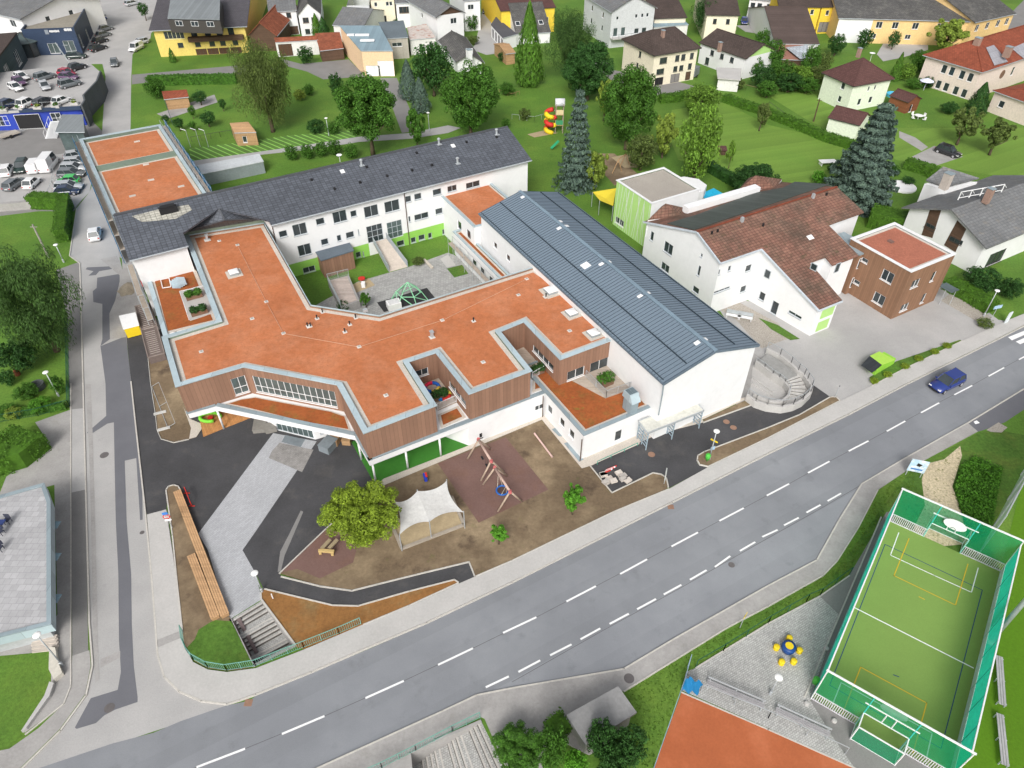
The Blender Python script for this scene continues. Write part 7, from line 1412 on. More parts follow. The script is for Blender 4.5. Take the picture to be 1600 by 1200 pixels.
for k, a, b, c, l, z in [
 ('suv', (2, 167), (24, 157), 'navy', 'dark blue suv at the left end of the deck edge row', D_), ('suv', (32, 165), (53, 155), 'white', 'white suv on the deck edge, left of the two white ones', D_), ('wagon', (57, 163), (79, 153), 'black', 'black estate car on the deck edge between two white cars', D_), ('hatch', (85, 161), (107, 152), 'white', 'white car at the right end of the deck edge row', D_),
 ('hatch', (21, 115), (46, 124), 'white', 'white hatchback highest in the slanted row by the dark hall', D_), ('hatch', (19, 122), (41, 132), 'purple', 'purple grey car in the slanted row by the dark hall', D_), ('hatch', (12, 131), (36, 141), 'white', 'white car lowest in the slanted row by the dark hall', D_),
 ('suv', (62, 122), (78, 117), 'grey', 'grey suv behind the silver car in the middle of the deck', D_), ('hatch', (65, 127), (75, 141), 'silver', 'silver car nose down in the middle of the deck', D_), ('hatch', (92, 112), (116, 115), 'red', 'red car on the parking deck', D_), ('hatch', (95, 119), (119, 120), 'purple', 'dark purple car squeezed behind the red car', D_), ('suv', (95, 134), (122, 127), 'grey', 'grey crossover with bright wheels on the parking deck', D_), ('hatch', (110, 107), (131, 101), 'black', 'small black car behind the slanted lamp pole', D_),
 ('wagon', (104, 88), (134, 86), 'dgreen', 'dark estate car right in front of the navy showroom', 0), ('wagon', (142, 78), (164, 71), 'black', 'black car nearest in the row beside the showroom', 0), ('hatch', (146, 66), (167, 60), 'black', 'black car second in the row beside the showroom', 0), ('hatch', (152, 56), (171, 51), 'grey', 'dark grey car third in the row beside the showroom', 0), ('hatch', (157, 46), (173, 42), 'grey', 'grey car fourth in the row beside the showroom', 0), ('hatch', (147, 40), (163, 34), 'blue', 'bright blue car in the showroom row, nearer one', 0), ('hatch', (147, 31), (163, 27), 'blue', 'blue car in the showroom row, farther one', 0), ('hatch', (143, 24), (160, 21), 'silver', 'pale car behind the two blue ones', 0), ('hatch', (134, 17), (144, 12), 'silver', 'silver car farthest in the showroom row', 0),
 ('hatch', (136, 2), (148, 0), 'black', 'black car at the top edge above the showroom', 0), ('wagon', (200, 6), (214, 3), 'silver', 'silver car alone at the top edge of the street', 0), ('van', (223, 69), (202, 80), 'white', 'white delivery van by the drive of the yellow apartments', 0), ('wagon', (231, 62), (205, 69), 'silver', 'silver car just behind the white delivery van', 0),
 ('suv', (6, 275), (17, 256), 'white', 'white suv at the left end of the lower lot', 0), ('suv', (38, 253), (29, 268), 'dgreen', 'dark green jeep beside the white suv in the lower lot', 0), ('van', (50, 268), (60, 253), 'white', 'white van between jeep and tall van', 0), ('bigvan', (68, 268), (85, 246), 'white', 'tall white box van in the lower lot', 0), ('wagon', (13, 293), (31, 280), 'grey', 'grey estate car in the front row of the lower lot', 0), ('hatch', (42, 292), (57, 278), 'white', 'white small car with black roof in the lower lot', 0),
 ('hatch', (104, 245), (131, 240), 'silver', 'silver car farthest in the column beside the street', 0), ('wagon', (101, 254), (140, 251), 'silver', 'long pale silver car, second in the column', 0), ('wagon', (99, 262), (131, 261), 'silver', 'silver estate car, third in the column', 0), ('wagon', (96, 271), (126, 270), 'grey', 'dark grey car, directly behind the green one', 0), ('hatch', (121, 281), (90, 283), 'green', 'bright green small car in the column beside the street', 0), ('wagon', (88, 292), (126, 289), 'silver', 'silver car just in front of the green one', 0), ('hatch', (93, 299), (116, 297), 'navy', 'dark blue car nearest to the clipped hedge', 0)]:
 car(k, a, b, c, l, z)
car('hatch', (179, 90), (178, 106), 'grey', 'dark grey car driving down the side street', group='', name='car'); car('hatch', (147, 373), (149, 356), 'white', 'white small car driving away along the side street', group='', name='car')
car('suv', (1504, 586), (1456, 608), 'blue', 'blue crossover driving on the main road', group='', name='car'); PROTO_BLUE = COL.objects[-1]
car('suv', (1466, 231), (1498, 242), 'black', 'black suv parked on the paved square in the garden', group='', name='parked_car'); car('hatch', (1572, 62), (1592, 67), 'white', 'white car on the street at the top right', group='', name='parked_car'); car('hatch', (1162, 27), (1164, 39), 'blue', 'blue car in the drive beside the cream house', group='', name='parked_car'); car('suv', (759, 11), (759, 21), 'black', 'black car at the end of the narrow drive', group='', name='parked_car')
def trailer(px, rz, sz, mat, label, base=True):
 p = G(*px); t = thing('trailer', label, 'trailer', p); mb = MB(); hl, hw, h = sz; c, s = math.cos(rz), math.sin(rz); X = lambda x, y, z: (p.x+x*c-y*s, p.y+x*s+y*c, z)
 mb.add([X(-hl, -hw, .5), X(hl, -hw, .5), X(hl, hw, .5), X(-hl, hw, .5), X(-hl, -hw, h), X(hl*.9, -hw*.95, h), X(hl*.9, hw*.95, h), X(-hl, hw, h)], [(3, 2, 1, 0), (4, 5, 6, 7), (0, 1, 5, 4), (1, 2, 6, 5), (2, 3, 7, 6), (3, 0, 4, 7)]); mb.build('body', mat, t)
 for y in (-hw-.05, hw+.05): MB().tube([X(-.1, y-.08, .32), X(-.1, y+.08, .32)], .32, 14).build('wheel', tyre, t)
 MB().bar(X(hl, 0, .5), X(hl+1.2, 0, .45), .1).build('drawbar', steel, t); return t
trailer((1083, 120), 1.0, (1.4, .85, 2.2), greymetal, 'grey horse trailer beside the cream house garages'); trailer((16, 214), .9, (1.8, .9, .75), M('trailer_beige', (.42, .38, .33)), 'low beige car trailer in the workshop yard')
# ======================= PLAYGROUND, STREET FURNITURE, COURTS =======================
UP_ = Vector((0, 0, 1))
def Z(p, z): return Vector((p[0], p[1], z))
def hgt(b, t):      # height above base pixel b at which the vertical reaches pixel t
 g_ = G(*b); d = ray(*t); tt = g_.to_2d().dot(d.to_2d())/d.to_2d().length_squared; return CAMH+tt*d.z
def lamp(b, h, label, style='disc', lean=None):
 p = G(*b); t = thing('street_lamp', label, 'street lamp', p, 'disc headed lamps round the school and street' if style == 'disc' else None)
 MB().tube([p, p+UP_*h], [.07, .045], 10).build('pole', steel, t, True); MB().lathe(p, [(.12, 0), (.12, .5), (.08, .55)], 10).build('base', steel, t)
 if style == 'disc': MB().lathe(p+UP_*h, [(.07, -.2), (.09, -.05), (.30, 0), (.32, .04), (.28, .08), (.08, .11)], 20).build('lamp_head', lampw, t, True)
 return t
for b, h, l in (((1108, 718), 4.2, 'white disc lamp on the soil bed before the steel canopy'), ((98, 1040), 4.8, 'white disc lamp at the shop building steps, nearest the camera'), ((410, 925), 2.9, 'white disc lamp at the head of the cobbled stairs'), ((1537, 494), 4.0, 'white disc lamp by the hedge and signs on the right'), ((92, 619), 3.6, 'white disc lamp in the fenced garden by the street'), ((100, 410), 2.9, 'white disc lamp beside the slanting utility pole'), ((514, 212), 3.4, 'pale headed lamp on the path behind the long roof, left'), ((671, 205), 3.6, 'pale headed lamp on the path behind the long roof, right'), ((1203, 1085), 2.8, 'white disc lamp standing in the cobbled seating area')): lamp(b, h, l)
for k, (x, y) in enumerate(((298, 230), (313, 229), (326, 230))):
 p = G(x, y); t = thing('flag_pole', ('%s white arm pole beyond the annex netting' % ('left', 'middle', 'right')[k]), 'pole', p); MB().tube([p, p+UP_*3.2], .05).build('pole', steel, t); MB().bar(p+UP_*3.2, p+UP_*3.3+Vector((-1.0, .3, .1)), .12, .06).build('arm', whitep, t)
def pole(b, h, r, label, mat, name='utility_pole', lean=(0, 0)):
 p = G(*b); mb = MB(); mb.tube([p, p+Vector((lean[0], lean[1], h))], [r, r*.7], 10); mb.bar(p+UP_*(h-.4)-Vector((.5, 0, 0)), p+UP_*(h-.4)+Vector((.5, 0, 0)), .08); solo(name, mb, mat, label, name.replace('_', ' '))
pole((76, 402), 5.4, .16, 'grey wooden utility pole at the hedge corner of the street garden', M('weathered_pole', (.28, .26, .23))); pole((1271, 190), 4.6, .14, 'dark wooden utility pole beside the mint house', wooddk)
pole((118, 112), 6.2, .14, 'slanting pale lamp mast on the parking deck', steel, 'lamp_mast', (-2.4, .6))
p = G(1547, 1002); t = thing('floodlight_mast', 'thick grey floodlight mast rising at the right edge behind the sports court', 'mast', p); MB().tube([p, p+UP_*14], [.22, .14], 14).build('mast', steel, t, True); MB().lathe(p, [(.4, 0), (.4, .25), (.25, .3)], 12).build('foot', concrete, t); MB().box(p+UP_*14, (1.8, .4, .7), .6).build('floodlight', steel, t)
sb = [G(*q) for q in ((628, 859), (725, 822), (706, 778), (612, 820))]; t = thing('sandbox', 'rectangular sandbox with pale plank rim under the shade sail', 'sandbox', (sb[0]+sb[2])/2)
sbp = ccw([dn(q) for q in sb]); MB().prism(inset(sbp, .15), .05, .16, bottom=False).build('sand', sand, t)
for i in range(4): a, b = Vector(sbp[i]), Vector(sbp[(i+1) % 4]); MB().bar(Z(a, .2), Z(b, .2), .28, .22).build('rim', M('rim_grey_wood', (.34, .30, .25)), t)
P6 = [G(*q, 2.5) for q in ((624, 836), (671, 815.5), (724.5, 800.5), (698, 751), (652, 767), (617, 784))]; P6[1] = G(671, 815.5, 2.65); P6[4] = G(652, 767, 2.65)
t = thing('shade_sail', 'white scalloped shade sail stretched over the sandbox', 'shade sail', Z((P6[0]+P6[3])/2, 0)); mb = MB(); n = 10
def patch(a, b, c, d, cu):
 vs = []; fs = []
 for i in range(n+1):
  for j in range(n+1):
   u, v = i/n, j/n; q = a.lerp(b, u).lerp(d.lerp(c, u), v); cen = (a+b+c+d)/4; sag = 4*u*(1-u)
   ew = (1-2*v); q += (a-d)*(-ew)*sag*.10*abs(ew)*cu[0]; eh = (1-2*u); sg = 4*v*(1-v); q += (b-a)*(eh)*sg*.10*abs(eh)*(cu[1] if u < .5 else cu[2]); q.z -= .12*sag*sg; vs.append(q)
 for i in range(n):
  for j in range(n): fs.append((i*(n+1)+j, (i+1)*(n+1)+j, (i+1)*(n+1)+j+1, i*(n+1)+j+1))
 mb.add(vs, fs)
patch(P6[0], P6[1], P6[4], P6[5], (1.2, 1.0, 0)); patch(P6[1], P6[2], P6[3], P6[4], (1.2, 0, 1.2))
mb.build('sail', M('sail_cloth', (.76, .77, .76), v1=.04, trans=.25), t, True)
for q in P6: MB().tube([Z(q, 0), q+UP_*.15], .05).build('post', steel, t)
def swing(label, a, b, feet, ztop, red_ends=True):
 A, B = G(*a, ztop), G(*b, ztop); t = thing('swing_set', label, 'swing', Z((A+B)/2, 0), None); mid = A.lerp(B, .5)
 MB().tube([A, B], .13, 10).build('crossbeam', M('pinkish_timber', (.45, .32, .27)), t, True)
 for e, f1, f2 in ((A, feet[0], feet[1]), (B, feet[2], feet[3])):
  for f in (f1, f2): MB().tube([e.lerp(mid, .05), G(*f)], .10, 8).build('leg', M('weathered_larch', (.40, .31, .24)), t, True)
  MB().tube([e.lerp(mid, .01)-UP_*.16, e.lerp(mid, .05)-UP_*.16+UP_*.3], .17, 8).build('joint', M('red_joint', (.45, .12, .12)), t)
 return t, A, B
t, A, B = swing('leaning larch swing frame near the white wall', (747, 686), (768, 721), [(730, 718), (767, 702), (751, 752), (788, 738)], 2.5)
for f in (.28, .62):
 q = A.lerp(B, f); d = (B-A).normalized()*.25; mb = MB(); mb.bar(q-d, q-d-UP_*1.9, .02); mb.bar(q+d, q+d-UP_*1.9, .02); mb.box(q-UP_*1.92, (.2, .5, .05), math.atan2(d.y, d.x)+1.57); mb.build('swing_seat', black, t)
t, A, B = swing('larch swing frame with the round nest swing', (772.5, 730), (797.5, 769), [(754, 758), (793, 744), (777.5, 800), (816, 784)], 2.5)
c = G(785, 766, .6); mb = MB(); mb.tube([c+Vector((math.cos(k*math.pi/10)*.6, math.sin(k*math.pi/10)*.6, 0)) for k in range(21)], .09, 8); ns = mb.build('nest_swing', blue, t, True); mb = MB()
for k in range(-3, 4): x = k*.15; y = math.sqrt(max(0, .36-x*x)); mb.bar(c+Vector((x, -y, -.05)), c+Vector((x, y, -.05)), .015); mb.bar(c+Vector((-y, x, -.05)), c+Vector((y, x, -.05)), .015)
mb.build('net', black, ns); mb = MB(); a_, b_ = A.lerp(B, .25), A.lerp(B, .75)
for s_, e_ in ((a_, (-.5, .3)), (a_, (.0, .6)), (b_, (.4, -.4)), (b_, (-.1, -.6))): mb.bar(s_, c+Vector((*e_, 0)), .03)
mb.build('rope', M('pale_rope', (.6, .55, .45)), ns)
mb = MB(); a, b = G(835, 677, .35), G(863, 714, .35); mb.tube([a, b], .10, 8); solo('balance_beam', mb, M('beam_pink', (.60, .42, .38)), 'pale pink balance log lying beside the white low wing', 'balance beam')
p = G(665, 752); t = thing('spring_rider', 'blue spring rider toy beside the green floored porch', 'spring toy', p); mb = MB()
for k in range(5): mb.tube([p+Vector((math.cos(j*.6)*.13, math.sin(j*.6)*.13, .05+k*.08+j*.008)) for j in range(11)], .02, 5)
mb.build('spring', black, t); MB().box(p+UP_*.62, (.9, .28, .35), 1.9).build('body', M('toy_blue', (.02, .05, .40)), t); MB().box(p+UP_*.85+Vector((.1, .15, 0)), (.2, .6, .08), .3).build('handle', red, t)
t = thing('log_table', 'chunky yellow timber table and bench under the maple', 'table', G(511, 866)); y_ = M('fresh_yellow_timber', (.55, .40, .17), v2=.12)
a, b = G(501, 860, .75), G(522, 862, .75); mb = MB(); mb.bar(a, b, .28, .22); mb.build('end_beam', y_, t)
for px in ((501, 866), (520, 868)): q = G(*px); MB().box(q+UP_*.33, (.22, .24, .68), .2).build('leg', y_, t)
for o in (0, 1): q0, q1 = G(503+o*11, 857, .75), G(516+o*11, 843, .75); MB().bar(q0, q1, .34, .14).build('plank', M('worn_plank', (.36, .29, .18)), t)
def longbench(a, b, w, label):
 A, B = G(*a, .4), G(*b, .4); t = thing('long_bench', label, 'bench', Z((A+B)/2, .12)); u = (B-A).normalized(); n_ = Vector((-u.y, u.x, 0)); mb = MB()
 for k in range(4): o = n_*((k-1.5)*w/4); mb.bar(A+o+UP_*.14, B+o+UP_*.14, w/4-.03, .06)
 mb.build('seat', woodl, t); L = (B-A).length; mb = MB(); mb.bar(A+u*.05-UP_*.1, B-u*.05-UP_*.1, w-.12, .40); mb.build('plinth', M('larch_shadow', (.38, .23, .12)), t)
longbench((277, 768), (352, 962), .75, 'long pale larch bench running down beside the paved path'); longbench((299, 868), (337, 966), .75, 'shorter pale larch bench laid alongside the long one')
ZK = 2.7; r4_ = [G(*q, ZK) for q in ((1012, 676), (1100, 641), (1083, 624), (998, 658))]; t = thing('bicycle_shelter', 'pale roofed steel shelter with ladder like frames against the hall', 'shelter', Z((r4_[0]+r4_[2])/2, 0))
MB().slab([ccw(r4_)], .16).build('roof', M('bleached_roof', (.55, .55, .50), patch=((.42, .42, .36), .8, .55, .75)), t); mb = MB()
for a, b in zip(r4_, r4_[1:]+r4_[:1]): mb.bar(a-UP_*.1, b-UP_*.1, .1, .24)
mb.build('edge_beam', steel, t)
for f in (.02, .48, .98):
 a = r4_[0].lerp(r4_[1], f); b = r4_[3].lerp(r4_[2], f); mb = MB()
 for q in (a, a.lerp(b, .5), b): mb.bar(Z(q, 0), Z(q, ZK-.1), .1)
 for k in range(1, 6): mb.bar(Z(a, k*.45), Z(b, k*.45), .09, .07)
 mb.build('ladder_frame', M('blue_grey_steel', (.26, .33, .38)), t)
rr_ = rail('bike_rail', thing('bike_rack', 'low thin green rail along the pebble strip of the low wing', 'bike rack', G(965, 710)), [G(933, 726), G(996, 697)], .5, mat=teal, bars=False)
def stack(px, n, sz, mats, label, name='pallet_stack', cat='building materials'):
 p = G(*px); t = thing(name, label, cat, p); rn = random.Random(int(px[0]))
 for i in range(n):
  c = p+Vector((rn.uniform(-.5, .5)*sz[0], rn.uniform(-.4, .4)*sz[1], .12+.2*(i//3))); MB().box(c, (sz[2], sz[3], .22), CA+rn.uniform(-.2, .2)).build('stone_block', mats[i % len(mats)], t)
 return t
stack((962, 751), 11, (2.6, 1.6, .7, .5), [M('pale_block', (.55, .5, .45)), M('pale_block2', (.42, .39, .36))], 'heap of pale stone blocks on the new asphalt corner')
t = thing('barrier_stack', 'stack of red and white barriers beside the stone blocks', 'barriers', G(950, 738))
for k in range(7):
 a, b = G(939+k*2.2, 741-k*.9, .25+.05*k), G(950+k*2.2, 733-k*.9, .35+.05*k); m_ = MB(); L = 5
 for j in range(L): m_.bar(a.lerp(b, j/L), a.lerp(b, (j+1)/L), .12, .1, j % 2)
 m_.build('barrier_board', [red, whitep], t)
t = thing('barrier', 'red barrier standing at the tip of the bench bed', 'barrier', G(293, 772)); mb = MB(); a, b = G(288, 762, .9), G(296, 782, .9); mb.bar(a, b, .06, .25)
for q in (a, b): mb.bar(Z(q, 0), q, .06); mb.bar(Z(q, .05)-Vector((.3, 0, 0)), Z(q, .05)+Vector((.3, 0, 0)), .08)
mb.build('board', red, t)
def roadsign(px, label, plates, h=2.2, name='road_sign'):
 p = G(*px); t = thing(name, label, 'sign', p); MB().tube([p, p+UP_*h], .035, 8).build('post', steel, t)
 for kind, z, w_, h_, mt, rz in plates:
  mb = MB()
  if kind == 'disc': mb.lathe((0, 0, 0), [(w_, -.01), (w_, .01)], 20); m3 = Matrix.Rotation(rz, 3, 'Z') @ Matrix.Rotation(R(90), 3, 'X'); q = MB(); q.add([m3 @ Vector(v)+p+Vector((0, 0, z))+m3 @ Vector((0, 0, .05)) for v in mb.v], mb.f); mb = q
  else: mb.box(p+UP_*z+Vector((math.sin(rz)*.05, -math.cos(rz)*.05, 0)), (w_, .03, h_), rz)
  mb.build('sign_plate', mt, t)
 return t
roadsign((270, 826), 'pole with a round red rimmed sign and blue plate at the bench bed', [('disc', 1.9, .33, 0, red, .2), ('disc', 1.9, .24, 0, whitep, .2), ('box', 2.35, .5, .35, plain('sign_blue', (.05, .2, .55)), .2), ('box', 1.4, .6, .2, whitep, .2)], 2.6)
p = G(1425, 745); t = thing('billboard', 'blue and white tilted notice board at the grassy corner above the court', 'notice board', p); A = G(1431, 738, .6)
a, b = p+Vector((-.55, .3, 0)), p+Vector((.75, -.1, 0)); u = (b-a).normalized(); n_ = Vector((u.y, -u.x, 0));
for q in (a, b): MB().tube([q, q+UP_*2.3], .05).build('post', steel, t)
bq = lambda f, z, d=0: a+(b-a)*f+UP_*z+n_*(.06+d); MB().add([bq(-.1, .7), bq(1.1, .7), bq(1.1, 2.4), bq(-.1, 2.4), bq(-.1, .7, -.05), bq(1.1, .7, -.05), bq(1.1, 2.4, -.05), bq(-.1, 2.4, -.05)], [(0, 1, 2, 3), (4, 7, 6, 5), (4, 5, 1, 0), (3, 2, 6, 7)]).build('board', M('board_blue_white', (.45, .62, .75), patch=((.75, .78, .8), 1.5, .45, .6)), t)
MB().add([bq(.1, 1.0, .01), bq(.9, 1.0, .01), bq(.9, 1.2, .01), bq(.1, 1.2, .01)], [(0, 1, 2, 3)]).build('text_strip', plain('sign_blue', (.05, .2, .55)), t); MB().add([bq(.35, 1.6, .01), bq(.6, 1.5, .01), bq(.75, 1.8, .01), bq(.4, 2.0, .01)], [(0, 1, 2, 3)]).build('emblem', black, t)
roadsign((1156, 981), 'small yellow pointer sign on the south verge', [('box', 2.0, .7, .22, yellow, .9)], 2.2); roadsign((1110, 712), 'yellow pointer and blue plate on a pole by the lamp', [('box', 2.3, .8, .2, yellow, -.7), ('box', 1.2, .5, .5, plain('sign_lightblue', (.35, .5, .65)), .3)], 2.6)
roadsign((1549, 498), 'blue and white direction sign next to the lamp on the right', [('box', 1.9, 1.3, .5, plain('sign_lightblue', (.35, .5, .65)), .3)], 2.2); roadsign((1304, 622), 'thin pole at the tip of the right soil bed', [('box', 1.9, .12, .12, black, 0)], 2.0)
p = G(1571, 505); t = thing('advertising_stand', 'pale upright advertising stand on the pavement edge at the right', 'advertising stand', p); MB().box(p+UP_*.9, (.7, .12, 1.7), .5).build('panel', M('panel_pale', (.60, .66, .68)), t); MB().box(p+UP_*.05, (.9, .4, .1), .5).build('foot', steel, t)
p = G(1104, 722); t = thing('waste_bin', 'bright green waste bin beside the lamp on the soil bed', 'bin', p); MB().lathe(p, [(.05, .0), (.05, .5), (.24, .5), (.28, 1.05), (.2, 1.2)], 12).build('bin', plain('bin_green', (.08, .45, .06)), t, True); MB().box(p+Vector((0, -.22, .95)), (.25, .04, .1)).build('slot', black, t)
t = thing('waste_bin', 'green bin hanging on the near corner of the court fence', 'bin', G(1270, 1072)); p = G(1270, 1072); MB().lathe(p+UP_*.6, [(.22, 0), (.26, .6), (.15, .72)], 12).build('bin', plain('bin_green', (.08, .45, .06)), t, True); MB().tube([p, p+UP_*1.0], .04).build('post', steel, t)
p = G(1038, 752); t = thing('notice_case', 'grey notice case on the rounded soil tip by the road', 'notice case', p); MB().box(p+UP_*1.1, (.9, .12, .9), 1.3).build('case', M('case_grey', (.42, .44, .42)), t)
for s in (-.4, .4): MB().tube([p+Vector((math.cos(1.3)*s, math.sin(1.3)*s, 0)), p+Vector((math.cos(1.3)*s, math.sin(1.3)*s, 1.2))], .03).build('post', steel, t)
p = G(427, 936); MBx = MB().tube([p, p+UP_*.8], .05); solo('bollard', MBx, whitep, 'short white marker post on the orange soil bank', 'post')
t = thing('container', 'white topped yellow service container by the side street', 'container', G(205, 516)); q4 = [G(*q, 1.7) for q in ((193, 513), (216, 507), (211, 489), (187, 494))]
MB().prism([dn(q) for q in q4], .15, 1.55).build('box', yellow, t); MB().prism(inset(ccw([dn(q) for q in q4]), -.08), 1.551, 1.75).build('lid', whitep, t); MB().prism(inset(ccw([dn(q) for q in q4]), .1), 0, .15).build('skid', black, t)
t = thing('ramp_cover', 'brown slatted steel ramp cover beside the street terrace', 'ramp cover', G(233, 515)); q4 = [G(*q, 1.1) for q in ((231.5, 559), (257, 552), (235, 473), (211, 479))]; MB().prism([dn(q) for q in q4], 0, 1.1).build('body', M('brown_steel2', (.14, .11, .10)), t)
A, B, C_, D = q4; mb = MB(); mb2 = MB()
for k in range(26): f = .05+k*.036; f = f if k < 12 else f+.03; mb.bar(A.lerp(D, f).lerp(B.lerp(C_, f), .18)+UP_*.03, A.lerp(D, f).lerp(B.lerp(C_, f), .8)+UP_*.03, .05, .06)
for a, b in ((A, B), (B, C_), (C_, D), (D, A), (A.lerp(D, .52), B.lerp(C_, .52))): mb2.bar(a+UP_*.03, b+UP_*.03, .12, .12)
mb.build('slats', M('slat_light', (.34, .30, .27)), t); mb2.build('rim', M('rim_brown', (.22, .18, .16)), t)
def heap(px, r, h, mat, label, name, cat):
 p = G(*px); mb = MB(); n = 22; rn = random.Random(3); prof = [(1, 0), (.82, .22), (.55, .6), (.25, .92), (.03, 1)]; vs = []; fs = []
 for i, (f, z) in enumerate(prof):
  for k in range(n): w_ = 1+.14*math.sin(k*1.7+i)+rn.uniform(-.05, .05); vs.append(p+Vector((math.cos(6.283*k/n)*f*r*w_, math.sin(6.283*k/n)*f*r*w_*1.3, z*h)))
 for i in range(4):
  for k in range(n): fs.append((i*n+k, i*n+(k+1) % n, (i+1)*n+(k+1) % n, (i+1)*n+k))
 fs.append(tuple(range(4*n, 5*n))); mb.add(vs, fs); solo(name, mb, mat, label, cat, None, True)
heap((201, 452), 1.3, .9, M('gravel_heap', (.30, .26, .20), v2=.25, s2=6, bump=.6), 'heap of brownish gravel beside the red scaffold', 'gravel_heap', 'gravel heap')
t = thing('scaffold_tower', 'red and grey equipment rack at the foot of the scaffold', 'site equipment', G(219, 455)); mb = MB()
for x, y in ((0, 0), (.8, 0), (.8, .7), (0, .7)): q = G(219, 455)+Vector((x, y, 0)); mb.bar(q, q+UP_*1.8, .05)
mb.build('frame', steel, t); MB().box(G(219, 455)+Vector((.4, .35, 1.0)), (.9, .7, .5)).build('crate', red, t); MB().box(G(219, 455)+Vector((.4, .2, .4)), (.7, .5, .4)).build('box', black, t)
t = thing('site_fence', 'tipped mesh fence lying on the western soil strip', 'fence', G(252, 640)); mb = MB(); pp_ = [G(*q, .15) for q in ((237, 604), (262, 668))]
mb.bar(pp_[0], pp_[1], .05); mb.bar(pp_[0]+Vector((.9, .2, .5)), pp_[1]+Vector((.9, .2, .5)), .04)
for f in (.0, .5, 1): mb.bar(pp_[0].lerp(pp_[1], f), pp_[0].lerp(pp_[1], f)+Vector((.9, .2, .5)), .04)
mb.build('frame', steel, t)
for q in ((250, 645), (256, 670)): MB().box(G(*q, .14), (1.3, .35, .14), .4).build('fence_foot', M('foot_grey', (.5, .5, .48)), t)
p = G(275, 447, ZW-.1); t = thing('garden_table', 'pale folded table tops stacked on the roof terrace', 'table', p)
for k in range(4): MB().box(p+Vector((.25*k, .1*k, .25+.12*k)), (1.0, 1.9, .05), CA+.0, ry=.3).build('table_top', M('table_blue_white', (.50, .60, .66)), t)
mb = MB(); q4 = [G(*q, ZW+.1) for q in ((251, 437), (264, 434), (267, 448), (254, 450))]
for a, b in zip(q4, q4[1:]+q4[:1]): mb.bar(a, b, .08)
solo('frame', mb, whitep, 'empty white square frame lying on the rusty roof beside the terrace', 'frame')
for i, (px, sz, m_, l_) in enumerate((((514, 700), (1.7, 1.3, .9), M('grey_crate', (.20, .23, .25)), 'blue grey covered crate right of the glazed entrance'), ((525, 690), (1.4, 1.0, .8), wood, 'wooden pallet box leaning by the blue grey crate'), ((543, 691), (1.0, .9, .7), wood, 'small wooden box nearest the green floor'), ((408, 666), (2.2, 1.4, .5), M('grey_boards', (.22, .21, .19)), 'stack of grey boards left of the entrance'), ((424, 672), (1.0, 1.2, .6), M('grey_boards', (.22, .21, .19)), 'dark crate beside the stack of grey boards'))):
 p = G(*px); t = thing('crate', l_, 'crate', p); MB().box(p+UP_*sz[2]/2, sz, CA+.6+i*.2).build('box', m_, t); MB().box(p+UP_*(sz[2]+.03), (sz[0]+.06, sz[1]+.06, .06), CA+.6+i*.2).build('lid', m_, t)
t = thing('curved_bench', 'lime green curved seat on the timber deck', 'seat', G(330, 657)); p = G(330, 656); mb = MB(); mb.tube([p+Vector((math.cos(a*.35)*1.1, math.sin(a*.35)*.7, .45)) for a in range(0, 16)], .2, 8); mb.build('seat', plain('lime_plastic', (.20, .62, .05)), t, True); MB().lathe(p, [(.3, .0), (.3, .4)], 12).build('foot', red, t)
t = thing('courtyard_shed', 'brown timber shed with grey roof in the courtyard', 'shed', G(520, 430)); q4 = [G(*q, 3.0) for q in ((501, 407), (553, 391), (544, 375), (490, 389))]; MB().slab([ccw(q4)], .15).build('roof', M('slate_felt', (.12, .15, .18)), t); MB().prism(inset(ccw([dn(q) for q in q4]), .15), 0, 2.85).build('wall', clad, t)
t = thing('entrance_ramp', 'pale ramp bridge with grey side panels leading to the long school door', 'ramp', G(605, 400)); a0, a1_r, b0_, b1_r = G(583, 379, 2.4), G(604, 373, 2.4), G(608, 425), G(637, 417)
MB().slab([ccw([a0, a1_r, b1_r, b0_])], .2).build('deck', M('ramp_concrete', (.50, .44, .38)), t)
for a, b in ((a0, b0_), (a1_r, b1_r)):
 mb = MB(); mb.add([a-UP_*.1, b-UP_*.1, b+UP_*1.0, a+UP_*1.0, a-UP_*.1+Vector((.06, 0, 0)), b-UP_*.1+Vector((.06, 0, 0)), b+UP_*1.0+Vector((.06, 0, 0)), a+UP_*1.0+Vector((.06, 0, 0))], [(0, 1, 2, 3), (7, 6, 5, 4), (3, 2, 6, 7), (1, 5, 6, 2)]); mb.build('side_panel', M('panel_grey', (.30, .34, .36)), t)
t = thing('raised_terrace', 'raised concrete stair terrace with glass sided railing in the courtyard', 'terrace', G(545, 460)); q4 = [G(*q, 1.2) for q in ((533, 480), (562, 470), (545, 430), (512, 438))]
MB().prism([dn(q) for q in q4], 0, 1.2).build('base', concrete2, t); MB().prism(inset(ccw([dn(q) for q in q4]), .3), 1.2, 1.26).build('floor', M('pinkish_boards', (.45, .38, .34), pat=('bands', 1, .3, .85, .06)), t); rail('railing', t, [q4[0], q4[3], q4[2]], 1.0, mat=steel)
t = thing('climbing_dome', 'green rope climbing dome on the black rubber mat', 'climbing frame', G(640, 470)); c = G(640, 470); mb = MB(); top = c+UP_*3.0
for k in range(6):
 a = c+Vector((math.cos(k*1.047)*2.6, math.sin(k*1.047)*2.2, 0)); b = c+Vector((math.cos(k*1.047+1.047)*2.6, math.sin(k*1.047+1.047)*2.2, 0)); m_ = a.lerp(top, .5)+Vector((math.cos(k*1.047)*.4, math.sin(k*1.047)*.4, 0)); m2_ = b.lerp(top, .5)+Vector((math.cos(k*1.047+1.047)*.4, math.sin(k*1.047+1.047)*.4, 0))
 for x, y in ((a, m_), (m_, top), (m_, m2_), (b, m_)): mb.tube([x, y], .06, 6)
